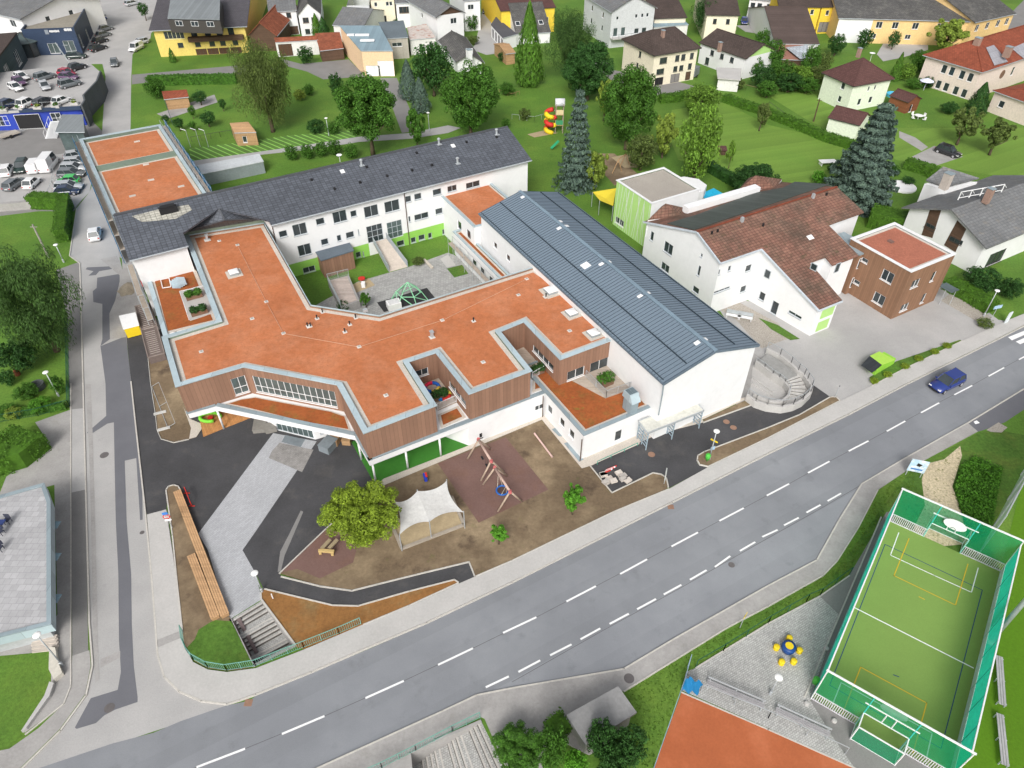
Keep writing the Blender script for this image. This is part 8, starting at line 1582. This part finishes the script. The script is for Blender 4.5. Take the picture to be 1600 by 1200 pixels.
mb.build('frame', plain('mint_tube', (.28, .62, .38)), t)
p = G(616, 481); t = thing('big_bag', 'white building bag on the edge of the rubber mat', 'bag', p); MB().box(p+UP_*.5, (1.8, 1.3, 1.0), .4).build('bag', whitep, t); MB().box(p+UP_*1.05, (1.4, 1.0, .12), .5).build('fold', M('bag_grey', (.6, .6, .6)), t)
p = G(566, 441); t = thing('play_table', 'red bowl and white chair on the courtyard sand patch', 'play table', p); MB().lathe(p, [(.1, 0), (.1, .5), (.5, .6), (.5, .7), (.35, .6)], 14).build('bowl', red, t, True); MB().box(p+Vector((.4, -1.2, .4)), (.5, .5, .8)).build('chair', whitep, t)
solo('slabs', MB().box(G(665, 412, .2), (1.9, .3, .25), -1.0).box(G(672, 408, .2), (1.6, .3, .2), -1.0), M('pale_plank', (.55, .5, .43)), 'pale planks beside the dry bush in the courtyard', 'planks') if False else solo('plank', MB().box(G(669, 412, .2), (2.6, .35, .25), -1.0), M('pale_plank', (.55, .5, .43)), 'pale plank lying beside the dry bush in the courtyard', 'plank')
t = thing('curved_stair', 'oval concrete ramp and stair enclosure with railings at the hall corner', 'stairs', G(1225, 595)); ow = [G(*q, 1.0) for q in ((1199, 544), (1219, 554), (1236, 567), (1247.5, 578), (1257, 585), (1262, 592), (1269, 602), (1267, 612), (1254.5, 624.5), (1240, 631.5), (1222, 635), (1199, 632), (1181, 626), (1168, 616))]
def curvewall(pts, z0, z1, w, name, mat, par=t):
 mb = MB(); P_ = [p.to_2d() for p in pts]; n = len(P_); L_ = []; Rr = []
 for i in range(n): d = (P_[min(i+1, n-1)]-P_[max(i-1, 0)]).normalized(); s = Vector((-d.y, d.x))*w/2; L_.append(P_[i]+s); Rr.append(P_[i]-s)
 mb.prism([dn(p) for p in L_]+[dn(p) for p in Rr[::-1]], z0, z1); return mb.build(name, mat, par)
curvewall(ow, 0, 1.0, .3, 'outer_wall', concrete); iw_ = [G(*q, 1.0) for q in ((1182, 564), (1195, 573), (1208, 583), (1218, 589), (1227, 596), (1235, 607), (1232, 618), (1222, 626), (1208, 627), (1192, 622), (1178, 615))]; curvewall(iw_, 0, 1.0, .28, 'inner_wall', concrete)
rail('railing', t, ow, .95, mat=steel, bars=False); rail('railing', t, [p+Vector((0, 0, 0)) for p in iw_[:7]], .5, mat=steel, bars=False)
for a, b in (((1199, 550), (1168, 575)),): pass
MB().prism([dn(G(*q)) for q in ((1196, 556), (1262, 602), (1262, 620), (1240, 640), (1215, 645), (1170, 628), (1176, 572))], 0, .06).build('floor', concrete, t)
wk = [G(*q, .55) for q in ((1200, 552), (1217, 562), (1234, 575), (1246, 586), (1227, 594), (1210, 584), (1196, 574), (1184, 565))]; MB().prism([dn(q) for q in wk], .05, .55).build('upper_walk', M('walk_grey', (.30, .30, .29)), t)
st = MB(); o_ = [(1247, 585), (1251, 590), (1255, 596), (1258, 602), (1259, 609), (1257, 615), (1252, 621)]; i_ = [(1228, 594), (1230, 597), (1232, 600), (1234, 604), (1235, 608), (1235, 612), (1234, 616)]
for k in range(6):
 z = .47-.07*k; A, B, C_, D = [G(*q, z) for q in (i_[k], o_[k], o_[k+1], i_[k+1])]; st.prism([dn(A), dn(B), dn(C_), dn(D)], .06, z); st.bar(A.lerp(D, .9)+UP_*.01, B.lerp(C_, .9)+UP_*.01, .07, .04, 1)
st.build('steps', [M('stair_concrete', (.50, .49, .47)), M('riser_shade_dark', (.13, .12, .11))], t)
for dy in (0, 9): MB().bar(G(1176, 590+dy, .12), G(1207, 612+dy*.6, .12), .25, .25).build('low_kerb_wall', concrete, t)
t = thing('waste_shelter', 'lime green box with black and lime pitched lid near the pavement', 'waste shelter', G(1372, 578)); gq = [G(*q, 1.6) for q in ((1362, 583), (1378, 572), (1373, 550), (1358, 556))]
q_ = [G(*q, z) for q, z in (((1346, 570), .95), ((1363, 582), .95), ((1378, 570), 1.4), ((1359, 556), 1.4))]; MB().slab([ccw(q_)], .1).build('black_lid', M('black_sheet', (.03, .035, .04), pat=('bands', 0, .5, .6, .1)), t)
q2_ = [G(*q, z) for q, z in (((1378, 570), 1.4), ((1398, 562), 1.0), ((1374, 549), 1.0), ((1359, 556), 1.4))]; MB().slab([ccw(q2_)], .1).build('green_lid', plain('bright_lime', (.42, .70, .10)), t)
bs_ = ccw([dn(G(*q)) for q in ((1351, 576), (1366, 588), (1398, 569), (1377, 557))]); MB().prism(inset(bs_, .1), 0, .88).build('box', plain('lime_sheet', (.28, .58, .06)), t)
for i, (x, y) in enumerate(((1145, 497), (1163, 500))): q = G(x, y); t = thing('bench', 'white slatted bench on the gravel beside the kindergarten, %s one' % ('left', 'right')[i], 'bench', q); MB().box(q+UP_*.45, (1.9, .5, .08), -.35).build('seat', frame_w, t); MB().box(q+Vector((.1, .3, .8)), (1.9, .06, .5), -.35).build('backrest', steel, t); [MB().box(q+Vector((s*math.cos(-.35), s*math.sin(-.35), .22)), (.08, .45, .42), -.35).build('leg', frame_w, t) for s in (-.8, .8)]
def sail(pts, z, mat, label, dip=.3):
 q = [G(*p, z) for p in pts]; t = thing('shade_sail', label, 'shade sail', Z(sum(q, Vector())/len(q), 0)); c = sum(q, Vector())/len(q)-UP_*dip; mb = MB(); mb.add([*q, c], [(i, (i+1) % len(q), len(q)) for i in range(len(q))]); mb.build('sail', mat, t)
 for p in q: MB().tube([Z(p, 0), p], .05).build('post', steel, t)
sail([(926, 300), (963, 294), (958, 322), (937, 313)], 2.6, plain('sail_yellow', (.75, .60, .05)), 'yellow shade sail beside the lime green box'); sail([(1091, 304), (1115, 294), (1133, 304), (1107, 313)], 2.6, plain('sail_blue', (.02, .38, .60)), 'bright blue shade sail behind the kindergarten')
t = thing('play_tower', 'play tower with spiralling red and yellow tube slide', 'play tower', G(871, 205)); c = G(873, 206)
for x, y in ((-.7, -.7), (.7, -.7), (.7, .7), (-.7, .7)): MB().tube([c+Vector((x, y, 0)), c+Vector((x, y, 5.6))], .09).build('post', M('tower_post', (.3, .25, .2)), t)
for z in (1.6, 3.6): MB().box(c+UP_*z, (1.6, 1.6, .12)).build('platform', wood, t)
MB().box(c+Vector((0, -.75, 4.1)), (1.4, .06, .9)).build('panel', plain('tower_beige', (.62, .52, .3)), t); MB().box(c+Vector((0, -.75, 2.1)), (1.4, .06, .9)).build('panel', plain('tower_green', (.05, .25, .12)), t)
mb = MB(); mb.tube([c+Vector((-.9, 0, 5.7)), c+Vector((.9, 0, 5.7))], .75, 12); mb.build('barrel_roof', M('barrel_grey', (.6, .62, .65)), t, True)
for k in range(8):
 s = MB(); s.tube([c+Vector((-1.7+math.cos(a)*.9, -.2+math.sin(a)*.9, 4.2-(k*5+j)*.1)) for j in range(6) for a in [(k*5+j)*.42+1.0]], .42, 10); s.build('slide_tube', red if k % 2 == 0 else yellow, t, True)
a, b = G(873, 220, 1.5), G(861, 232, .3); MB().bar(a, b, .6, .12).build('slide', plain('slide_green', (.03, .35, .16)), t)
p = G(1409, 293); solo('pond_cover', MB().lathe(p, [(2.3, 0), (2.3, .25), (2.1, .3), (.2, .34)], 20), whitep, 'white round pond cover in the chalet garden', 'pond cover')
p = G(1292, 258); t = thing('garden_table', 'white table on the big lawn near the feathery bush', 'table', p); MB().box(p+UP_*.75, (3.0, 1.4, .08), .1).build('top', whitep, t); [MB().box(p+Vector((x, 0, .36)), (.1, 1.2, .7), .1).build('leg', whitep, t) for x in (-1.2, 1.2)]
p = G(1434, 186); t = thing('garden_table', 'white garden table with chairs on the lawn below the maroon shed', 'table', p); MB().lathe(p, [(.08, 0), (.08, .7), (.8, .72), (.8, .78)], 16).build('top', whitep, t)
for k in range(4): q = p+Vector((math.cos(k*1.57+.4)*1.4, math.sin(k*1.57+.4)*1.4, 0)); MB().box(q+UP_*.42, (.5, .5, .06)).box(q+Vector((math.cos(k*1.57+.4)*.24, math.sin(k*1.57+.4)*.24, .7)), (.1, .5, .55), k*1.57+.4).build('chair', whitep, t)
p = G(1394, 150); solo('paddling_pool', MB().lathe(p, [(1.3, 0), (1.3, .6), (1.15, .6), (1.15, .45)], 16), plain('pool_blue', (.10, .50, .70)), 'bright blue paddling pool between mint house and shed', 'pool')
p = G(1443, 141); solo('parasol', MB().lathe(p, [(.05, 0), (.05, 2.2), (1.5, 2.0), (.1, 2.6)], 8), plain('parasol_pale', (.65, .68, .80)), 'pale parasol beside the maroon roofed shed', 'parasol')
p = G(1127, 241); t = thing('play_seesaw', 'small reddish wooden play house on the lawn edge', 'play house', p); MB().box(p+UP_*.5, (1.2, 1.0, 1.0)).build('body', wooddk, t); MB().box(p+UP_*1.1, (1.6, 1.4, .12), 0, rx=.3).build('roof', tile_mar, t)
t = thing('swing', 'timber swing frame on the play sand behind the lime box', 'swing', G(972, 252)); A, B = G(978, 240, 2.3), G(966, 250, 2.3); MB().tube([A, B], .08).build('crossbeam', wood, t)
for e in (A, B):
 for s in (-.9, .9): MB().tube([e, Z(e, 0)+Vector((s, s*.5, 0))], .07).build('leg', wood, t)
t = thing('well', 'dark round garden well with white lid beside the fence corner', 'well', G(62, 608)); p = G(61, 606); MB().lathe(p, [(.75, 0), (.75, .7), (.62, .7), (.62, .3)], 18).build('ring', M('well_dark', (.08, .09, .09)), t); solo('garden_figure', MB().lathe(G(28, 586), [(.3, 0), (.35, .4), (.15, .9), (.1, 1.0)], 10), tile_old, 'small terracotta ornament in the fenced garden', 'ornament')
for px, nm, l in (((1160, 122), 0, ''),): pass
for k, (x, y) in enumerate(((6, 173), (30, 171), (60, 170), (88, 168), (117, 163))):
 p = G(x, y, ZD); t = thing('planter', 'concrete planter with yellowish flowers on the deck edge, %s' % ('at the left end', 'second from the left', 'middle one', 'second from the right', 'at the right end')[k], 'planter', p, 'planters along the deck edge'); MB().box(p+UP_*.25, (1.6, .8, .5)).build('box', concrete, t); q = shrubmesh((p.x, p.y, p.z+.6), .55, 140, .14); q.build('plants', leaf_y if k in (2, 4) else leaf_m, t)
def fence(px, label, h, mat, z=0, name='railing', cat='railing', bars=True, step=.16, post=1.8):
 pts = [G(*q, z) for q in px]; t = thing(name, label, cat, Z((pts[0]+pts[-1])/2, z)); rail('rails', t, pts, h, mat=mat, bars=bars, step=step, post=post); return t
fence([(285, 986), (288, 1006), (294, 1020), (303, 1031), (325, 1043), (355, 1048), (400, 1041), (475, 1012), (530, 990), (564, 975)], 'pale green curved railing round the street corner above the stairs', 1.0, railg, .11, post=1.5)
fence([(520, 1234), (597, 1200), (650, 1173), (707, 1143), (750, 1122)], 'pale green railing along the south footway over the lower stairs', 1.0, railg, .11, post=1.5)
fence([(1087, 1043), (1130, 1018), (1200, 974), (1260, 940), (1281, 931), (1327, 898)], 'dark green mesh fence behind the cobbled seating area', 1.2, M('dark_green_wire', (.02, .09, .05)), 0, 'mesh_fence', 'fence', False, post=2.6)
fence([(106, 500), (108, 560), (110, 636), (60, 650), (0, 660)], 'dark green garden fence beside the side street', 1.1, M('dark_green_wire', (.02, .09, .05)), 0, 'garden_fence', 'fence', True, .2)
fence([(1200, 168), (1240, 198), (1270, 210)], 'thin dark wire fence on top of the long hedge', 1.2, frame_d, 0, 'wire_fence', 'fence', False, post=3)
fence([(1130, 130), (1165, 140), (1200, 148), (1285, 137)], 'brown and green wooden field fence at the overgrown garden', 1.0, M('fence_brown', (.25, .18, .1)), 0, 'field_fence', 'fence', False, post=2.5)
fence([(300, 222), (345, 214), (400, 206)], 'dark low garden fence along the flowered path', 1.0, frame_d, 0, 'garden_fence', 'fence', False, post=2.0); fence([(270, 195), (255, 150), (245, 150)], 'dark steel fence at the corner of the garden by the annex', 1.5, M('fence_navy', (.06, .09, .12)), 0, 'garden_fence', 'fence', True, .3)
fence([(780, 146), (800, 152), (812, 148)], 'rustic wooden fence under the broad bush', .8, wood, 0, 'field_fence', 'fence', False, post=1.4); fence([(800, 186), (835, 190), (868, 180)], 'grey fence along the path behind the slide tower', 1.0, steel, 0, 'garden_fence', 'fence', False)
fence([(86, 245), (84, 290), (70, 322)], 'grey barrier fence dividing the lower car lot', .9, steel, 0, 'lot_fence', 'fence', False); fence([(204, 160), (205, 190)], 'short dark fence by the annex corner', 1.0, frame_d, 0, 'garden_fence', 'fence', False) if False else None
t = thing('dark_wall', 'long grey concrete retaining wall below the customer lot', 'wall', G(20, 322)); MB().prism([dn(G(*q)) for q in ((-60, 336), (50, 327), (50, 324), (-60, 333))], 0, 1.3).build('wall', concrete2, t)
t = thing('polytunnel', 'long pale roofed greenhouse shed behind the tiled roof', 'shed', G(350, 265)); q4 = [G(*q, 2.2) for q in ((315, 272), (412, 252), (405, 240), (308, 258))]; MB().slab([ccw(q4)], .12).build('roof', M('pale_sheet', (.55, .58, .60)), t); q5 = [G(*q, 2.0) for q in ((318, 283), (414, 266), (412, 252), (315, 272))]; MB().prism(inset(ccw([dn(q) for q in q4]), .1), 0, 2.05).build('wall', M('greenhouse_glass', (.26, .30, .31), rough=.3), t)
ZB = 2.4; q4 = [G(*q, ZB) for q in ((915, 1164), (995, 1113), (966, 1072), (885, 1117))]; t = thing('concrete_shelter', 'flat concrete roof of the underpass hut between the bushes at the bottom edge', 'shelter', Z((q4[0]+q4[2])/2, 0)); MB().slab([ccw(q4)], .2).build('roof', M('stained_concrete', (.27, .27, .27), v1=.12, patch=((.20, .20, .20), .5, .5, .75)), t); MB().prism(inset(ccw([dn(q) for q in q4]), .25), -.1, ZB-.21).build('wall', concrete2, t)
c = G(1230, 1016); t = thing('picnic_table', 'round blue table with yellow top plate in the cobbled area', 'table', c); MB().lathe(c, [(.3, 0), (.5, .1), (.58, .45), (.55, .72), (.3, .74)], 24).build('base', M('deep_blue_plastic', (.015, .06, .22), rough=.4), t, True); MB().lathe(c+UP_*.72, [(.33, 0), (.33, .05)], 24).build('top', yellow, t)
for k, (x, y, l) in enumerate(((1232, 1000, 'farthest from the camera'), (1212, 1014, 'on the left side'), (1248, 1019, 'on the right side'), (1220, 1037, 'at the front left'), (1239, 1036, 'at the front right'))):
 p = G(x, y); o = solo('stool', MB().lathe(p, [(.22, 0), (.26, .1), (.2, .25), (.26, .42), (.24, .48), (.1, .5)], 18), yellow, 'round yellow stool at the blue table, %s' % l, 'stool', 'yellow stools at the round table', True)
def slatbench(a, b, w, label, h=.5, back=True):
 A, B = G(*a), G(*b); t = thing('bench', label, 'bench', (A+B)/2); u = (B-A).normalized(); n_ = Vector((-u.y, u.x, 0)); sl_m = M('grey_slats', (.36, .35, .36))
 for k in range(3): MB().bar(A+n_*(k-1)*w/3+UP_*h, B+n_*(k-1)*w/3+UP_*h, w/3-.03, .06).build('seat_slat', sl_m, t)
 m_ = max(2, int((B-A).length/2))
 for k in range(m_+1): q = A.lerp(B, .04+.92*k/m_); MB().bar(q-n_*w/2, q-n_*w/2+UP_*h, .07).bar(q+n_*w/2, q+n_*w/2+UP_*(h if not back else .9), .07).build('leg', steel, t)
 if back: MB().bar(A+n_*w/2+UP_*.85, B+n_*w/2+UP_*.85, .05, .18).build('backrest', steel, t)
slatbench((1103, 1070), (1192, 1108), .5, 'long grey bench nearest the blue screen above the clay court'); slatbench((1210, 1113), (1294, 1152), .5, 'long grey bench between clay court and netted goal'); slatbench((1562, 1106), (1557, 1030), .55, 'long grey bench beside the court on the sports grass, upper one', back=False); slatbench((1566, 1200), (1558, 1120), .55, 'long grey bench beside the court on the sports grass, lower one', back=False)
mb = MB(); q = [G(*p, z) for p, z in (((1066, 1080), .2), ((1072, 1057), 1.5), ((1098, 1067), 1.5), ((1092, 1084), .2))]; vs = []
for i in range(9):
 for j in range(5): p = q[0].lerp(q[3], i/8).lerp(q[1].lerp(q[2], i/8), j/4); vs.append(p+Vector((0, .18*math.sin(i*1.6+j), 0)))
mb.add(vs, [(i*5+j, (i+1)*5+j, (i+1)*5+j+1, i*5+j+1) for i in range(8) for j in range(4)]); solo('wind_screen', mb, plain('screen_blue', (.01, .16, .36)), 'blue wind screen cloth at the corner of the clay court', 'wind screen', None, True)
t = fence([(1074, 1044), (1064, 1080), (1022, 1200), (1010, 1235)], 'tall thin blue grey fence along the left side of the clay court', 2.2, M('fence_blue_grey', (.25, .34, .42)), 0, 'court_fence', 'fence', False, post=3); fence([(1095, 1080), (1200, 1122), (1320, 1178)], 'thin steel frame fence behind the benches at the clay court', 1.1, steel, 0, 'bench_fence', 'fence', False, post=2.6)
cA, cB, cC, cD = [G(*q).to_2d() for q in ((1267, 1092), (1384, 812), (1566, 891), (1478, 1217))]
lu = (cB-cA).normalized(); wu = Vector((lu.y, -lu.x)); CL2 = (cB-cA).length; CW = ((cC-cB).dot(wu)+(cD-cA).dot(wu))/2
ct = thing('sports_court', 'caged green artificial turf court with green nets and white rails', 'sports court', (*(cA+lu*CL2/2+wu*CW/2), 0)); Q2 = lambda a, b: cA+lu*a+wu*b
MB().prism([dn(Q2(0, 0)), dn(Q2(0, CW)), dn(Q2(CL2, CW)), dn(Q2(CL2, 0))], 0, .05, bottom=False).build('turf', turf, ct)
def cline(name, pts, mat, w=.08, z=.056):
 mb = MB(); P_ = [G(*q) for q in pts]
 for a, b in zip(P_, P_[1:]): u = (b-a).normalized(); n_ = Vector((-u.y, u.x, 0))*w/2; a, b = a-u*w/2, b+u*w/2; mb.quad(a-n_+UP_*z, b-n_+UP_*z, b+n_+UP_*z, a+n_+UP_*z)
 mb.build(name, mat, ct)
lb = plain('line_navy', (.02, .06, .14)); ly = plain('line_ochre', (.60, .40, .03)); lwh = paint
cline('blue_line', [(1382.5, 851), (1534.5, 922.5), (1470, 1170), (1296, 1071), (1382.5, 851)], lb, .07, .054); cline('halfway_line', [(1330, 947.5), (1520, 1044)], lwh, .1, .058); cline('white_area_line', [(1404, 833), (1391, 868), (1460, 900), (1517.5, 926), (1528, 888)], lwh, .08, .06); cline('yellow_area_line', [(1420, 842), (1396.5, 900), (1492.5, 946), (1512, 882)], ly, .08, .062)
cline('yellow_area_line', [(1316, 1115), (1344.5, 1043), (1447.5, 1099), (1426, 1177)], ly, .08, .062); cline('white_area_line', [(1299, 1105), (1314, 1067), (1456, 1146), (1446, 1190)], lwh, .08, .06); cline('penalty_mark', [(1436, 933), (1444, 937)], ly); cline('penalty_mark', [(1396, 1055), (1404, 1058)], lb)
netg = M('green_net', (.0, .34, .14), rough=.8, trans=.18, alpha=.52, v1=.08, s1=.5); nett = M('teal_net', (.02, .62, .46), rough=.8, trans=.5, alpha=.85, v1=.1, s1=.8); bm = M('court_board', (.62, .64, .64)); tl = plain('teal_frame', (.05, .50, .42))
HC = 4.6; g0_, g1_ = CW*.34, CW*.66
def vq(a, b, z0, z1): a, b = Vector(a), Vector(b); return [Z(a, z0), Z(b, z0), Z(b, z1), Z(a, z1)]
for e, (l0, sg) in (('near', (0, -1)), ('far', (CL2, 1))):
 for b0, b1 in ((0, g0_), (g1_, CW)):
  mb = MB(); n_ = int((b1-b0)/.16)
  for k in range(n_+1): x = b0+(b1-b0)*k/n_; mb.bar(Z(Q2(l0, x), .1), Z(Q2(l0, x), 1.1), .07, .03)
  mb.bar(Z(Q2(l0, b0), 1.12), Z(Q2(l0, b1), 1.12), .07); mb.bar(Z(Q2(l0, b0), .1), Z(Q2(l0, b1), .1), .07); mb.build('bar_fence', M('bar_fence_white', (.62, .60, .64)), ct)
  MB().add(vq(Q2(l0, b0), Q2(l0, b1), 1.12, HC), [(0, 1, 2, 3)]).build('net', netg, ct)
 MB().add(vq(Q2(l0, g0_), Q2(l0, g1_), 2.1, HC), [(0, 1, 2, 3)]).build('net', netg, ct)
 mb = MB(); mb.bar(Z(Q2(l0, -.1), HC), Z(Q2(l0, CW+.1), HC), .12); mb.build('top_rail', frame_w, ct)
 for b in (0, g0_, g1_, CW): MB().tube([Z(Q2(l0, b), 0), Z(Q2(l0, b), HC)], .05).build('net_post', tl if 0 < b < CW else frame_w, ct)
 dd = 1.3*sg; mb = MB(); a, b, c_, d = Q2(l0, g0_), Q2(l0, g1_), Q2(l0+dd, g1_), Q2(l0+dd, g0_)
 for p, q in ((a, b), (b, c_), (c_, d), (d, a)): mb.bar(Z(p, 2.1), Z(q, 2.1), .08); mb.bar(Z(p, 0), Z(p, 2.1), .08); mb.bar(Z(p, .1), Z(q, .1), .05) if p != a else 0
 mb.build('goal_frame', frame_w, ct); mb = MB()
 for p, q in ((b, c_), (c_, d), (d, a)): mb.add(vq(p, q, .05, 2.1), [(0, 1, 2, 3)])
 mb.build('goal_net', netg, ct)
 m_ = (g0_+g1_)/2; pc = Z(Q2(l0-sg*.4, m_), 3.1); mb = MB()
 for s in (-.35, .35): mb.bar(Z(Q2(l0, m_+s), 2.9), Z(Q2(l0-sg*.35, m_+s), 3.1), .08); mb.bar(Z(Q2(l0, m_+s), 2.1), Z(Q2(l0, m_+s), 3.4), .07)
 mb.bar(Z(Q2(l0, m_-1.9), 3.4), Z(Q2(l0, m_+1.9), 3.4), .09); mb.build('hoop_bracket', frame_w, ct); mb = MB(); n_ = 22; f3 = Vector((*(-lu*sg), 0)); w3 = Vector((*wu, 0)); vs = [pc+w3*math.cos(6.283*k/n_)*.95+UP_*(.35+math.sin(6.283*k/n_)*.6)+f3*o for o in (0, .05) for k in range(n_)]
 mb.add(vs, [tuple(range(n_)), tuple(range(2*n_-1, n_-1, -1))]+[(k, (k+1) % n_, n_+(k+1) % n_, n_+k) for k in range(n_)]); mb.build('backboard', whitep, ct)
 mb = MB(); rc_ = pc+f3*.35+UP_*.05; mb.tube([rc_+Vector((math.cos(k*.5236)*.23, math.sin(k*.5236)*.23, 0)) for k in range(13)], .02, 6); mb.build('hoop_ring', M('hoop_dark', (.1, .12, .14)), ct)
for b, mt in ((0, nett), (CW, nett)):
 mb = MB(); mb.bar(Z(Q2(0, b), .55), Z(Q2(CL2, b), .55), .06, 1.0); mb.build('side_board', bm if b else M('board_grey_teal', (.16, .50, .42)), ct); MB().add(vq(Q2(0, b), Q2(CL2, b), 1.06, HC-.6 if b else HC), [(0, 1, 2, 3)]).build('net', mt, ct)
 mb = MB(); mb.bar(Z(Q2(0, b), HC if not b else HC-.6), Z(Q2(CL2, b), HC if not b else HC-.6), .1); mb.build('top_rail', frame_w, ct)
 for k in range(1, 8): q = Z(Q2(CL2*k/8, b), 0); MB().bar(q, q+UP_*(HC if not b else HC-.6), .06).build('net_post', tl, ct)
mb = MB(); mb.bar(Z(Q2(-.2, -.45), .06), Z(Q2(CL2, -.45), .06), .12, .12); mb.build('edge_kerb', kerbm, ct)
A, B = G(1527, 868), G(1650, 640); t = thing('ball_net', 'tall pale blue grey ball stop net rising along the sports field', 'ball net', (A+B)/2); MB().add(vq(A, B, 0, 6), [(0, 1, 2, 3)]).build('net', M('pale_net', (.55, .62, .68), alpha=.55), t); mb = MB(); mb.bar(Z(A, 6), Z(B, 6), .1)
for k in range(7): q = A.lerp(B, k/6); mb.bar(q, q+UP_*6, .1)
mb.build('frame', steel, t)
for px in ((1291, 1014), (1260, 1100), (1303, 1127)): solo('post_foot', MB().lathe(G(*px), [(.2, 0), (.2, .15), (.16, .2), (.1, .22)], 14), concrete, {1291: 'round white footing at the left side of the court', 1260: 'round white footing at the near left court corner', 1303: 'round white footing beside the near end bars of the court'}[px[0]], 'post footing')
for k, (x, y) in enumerate(((14, 817), (3, 835), (2, 860))):
 p = G(x, y, ZC-.1); t = thing('chair', 'dark plastic chair on the flagstone roof terrace, %s' % ('apart from the table', 'behind the table', 'nearest the camera')[k], 'chair', p, 'dark chairs on the flagstone terrace'); MB().box(p+UP_*.45, (.5, .5, .05), k*.8).build('seat', M('dark_chair', (.04, .045, .07)), t); MB().box(p+Vector((0, .24, .72)), (.5, .05, .5), k*.3).build('backrest', M('dark_chair', (.04, .045, .07)), t); [MB().bar(p+Vector((sx, sy, 0)), p+Vector((sx, sy, .45)), .04).build('leg', M('dark_chair', (.04, .045, .07)), t) for sx in (-.2, .2) for sy in (-.2, .2)]
p = G(-1, 826, ZC-.1); t = thing('table', 'dark blue table between the chairs at the left edge', 'table', p); MB().box(p+UP_*.72, (1.4, .9, .06)).build('top', M('dark_blue_top', (.03, .05, .16)), t); [MB().bar(p+Vector((sx, sy, 0)), p+Vector((sx, sy, .7)), .05).build('leg', steel, t) for sx in (-.6, .6) for sy in (-.35, .35)]
for k in range(4): mb = MB().box(G(70+k*.5, 999+k*5, .1+.0*k), (2.0, .45, .12+.1*(3-k)), .12); solo('step', mb, M('pale_step', (.50, .45, .40)), 'pale step beside the shop building, %s' % ('topmost', 'second from the top', 'third from the top', 'lowest')[k], 'step')
solo('wall_stub', MB().prism([dn(G(*q)) for q in ((81, 1015), (90, 1016), (93, 1035), (101, 1055), (88, 1066), (80, 1050))], 0, .5), M('pale_plaster', (.58, .55, .48)), 'pale plastered garden wall stub beside the lawn', 'wall')
solo('low_wall', MB().prism([dn(G(*q)) for q in ((80, 1068), (87, 1070), (80, 1090), (44, 1140), (36, 1145), (72, 1090))], 0, .35), concrete, 'low pale wall bordering the corner lawn', 'wall')
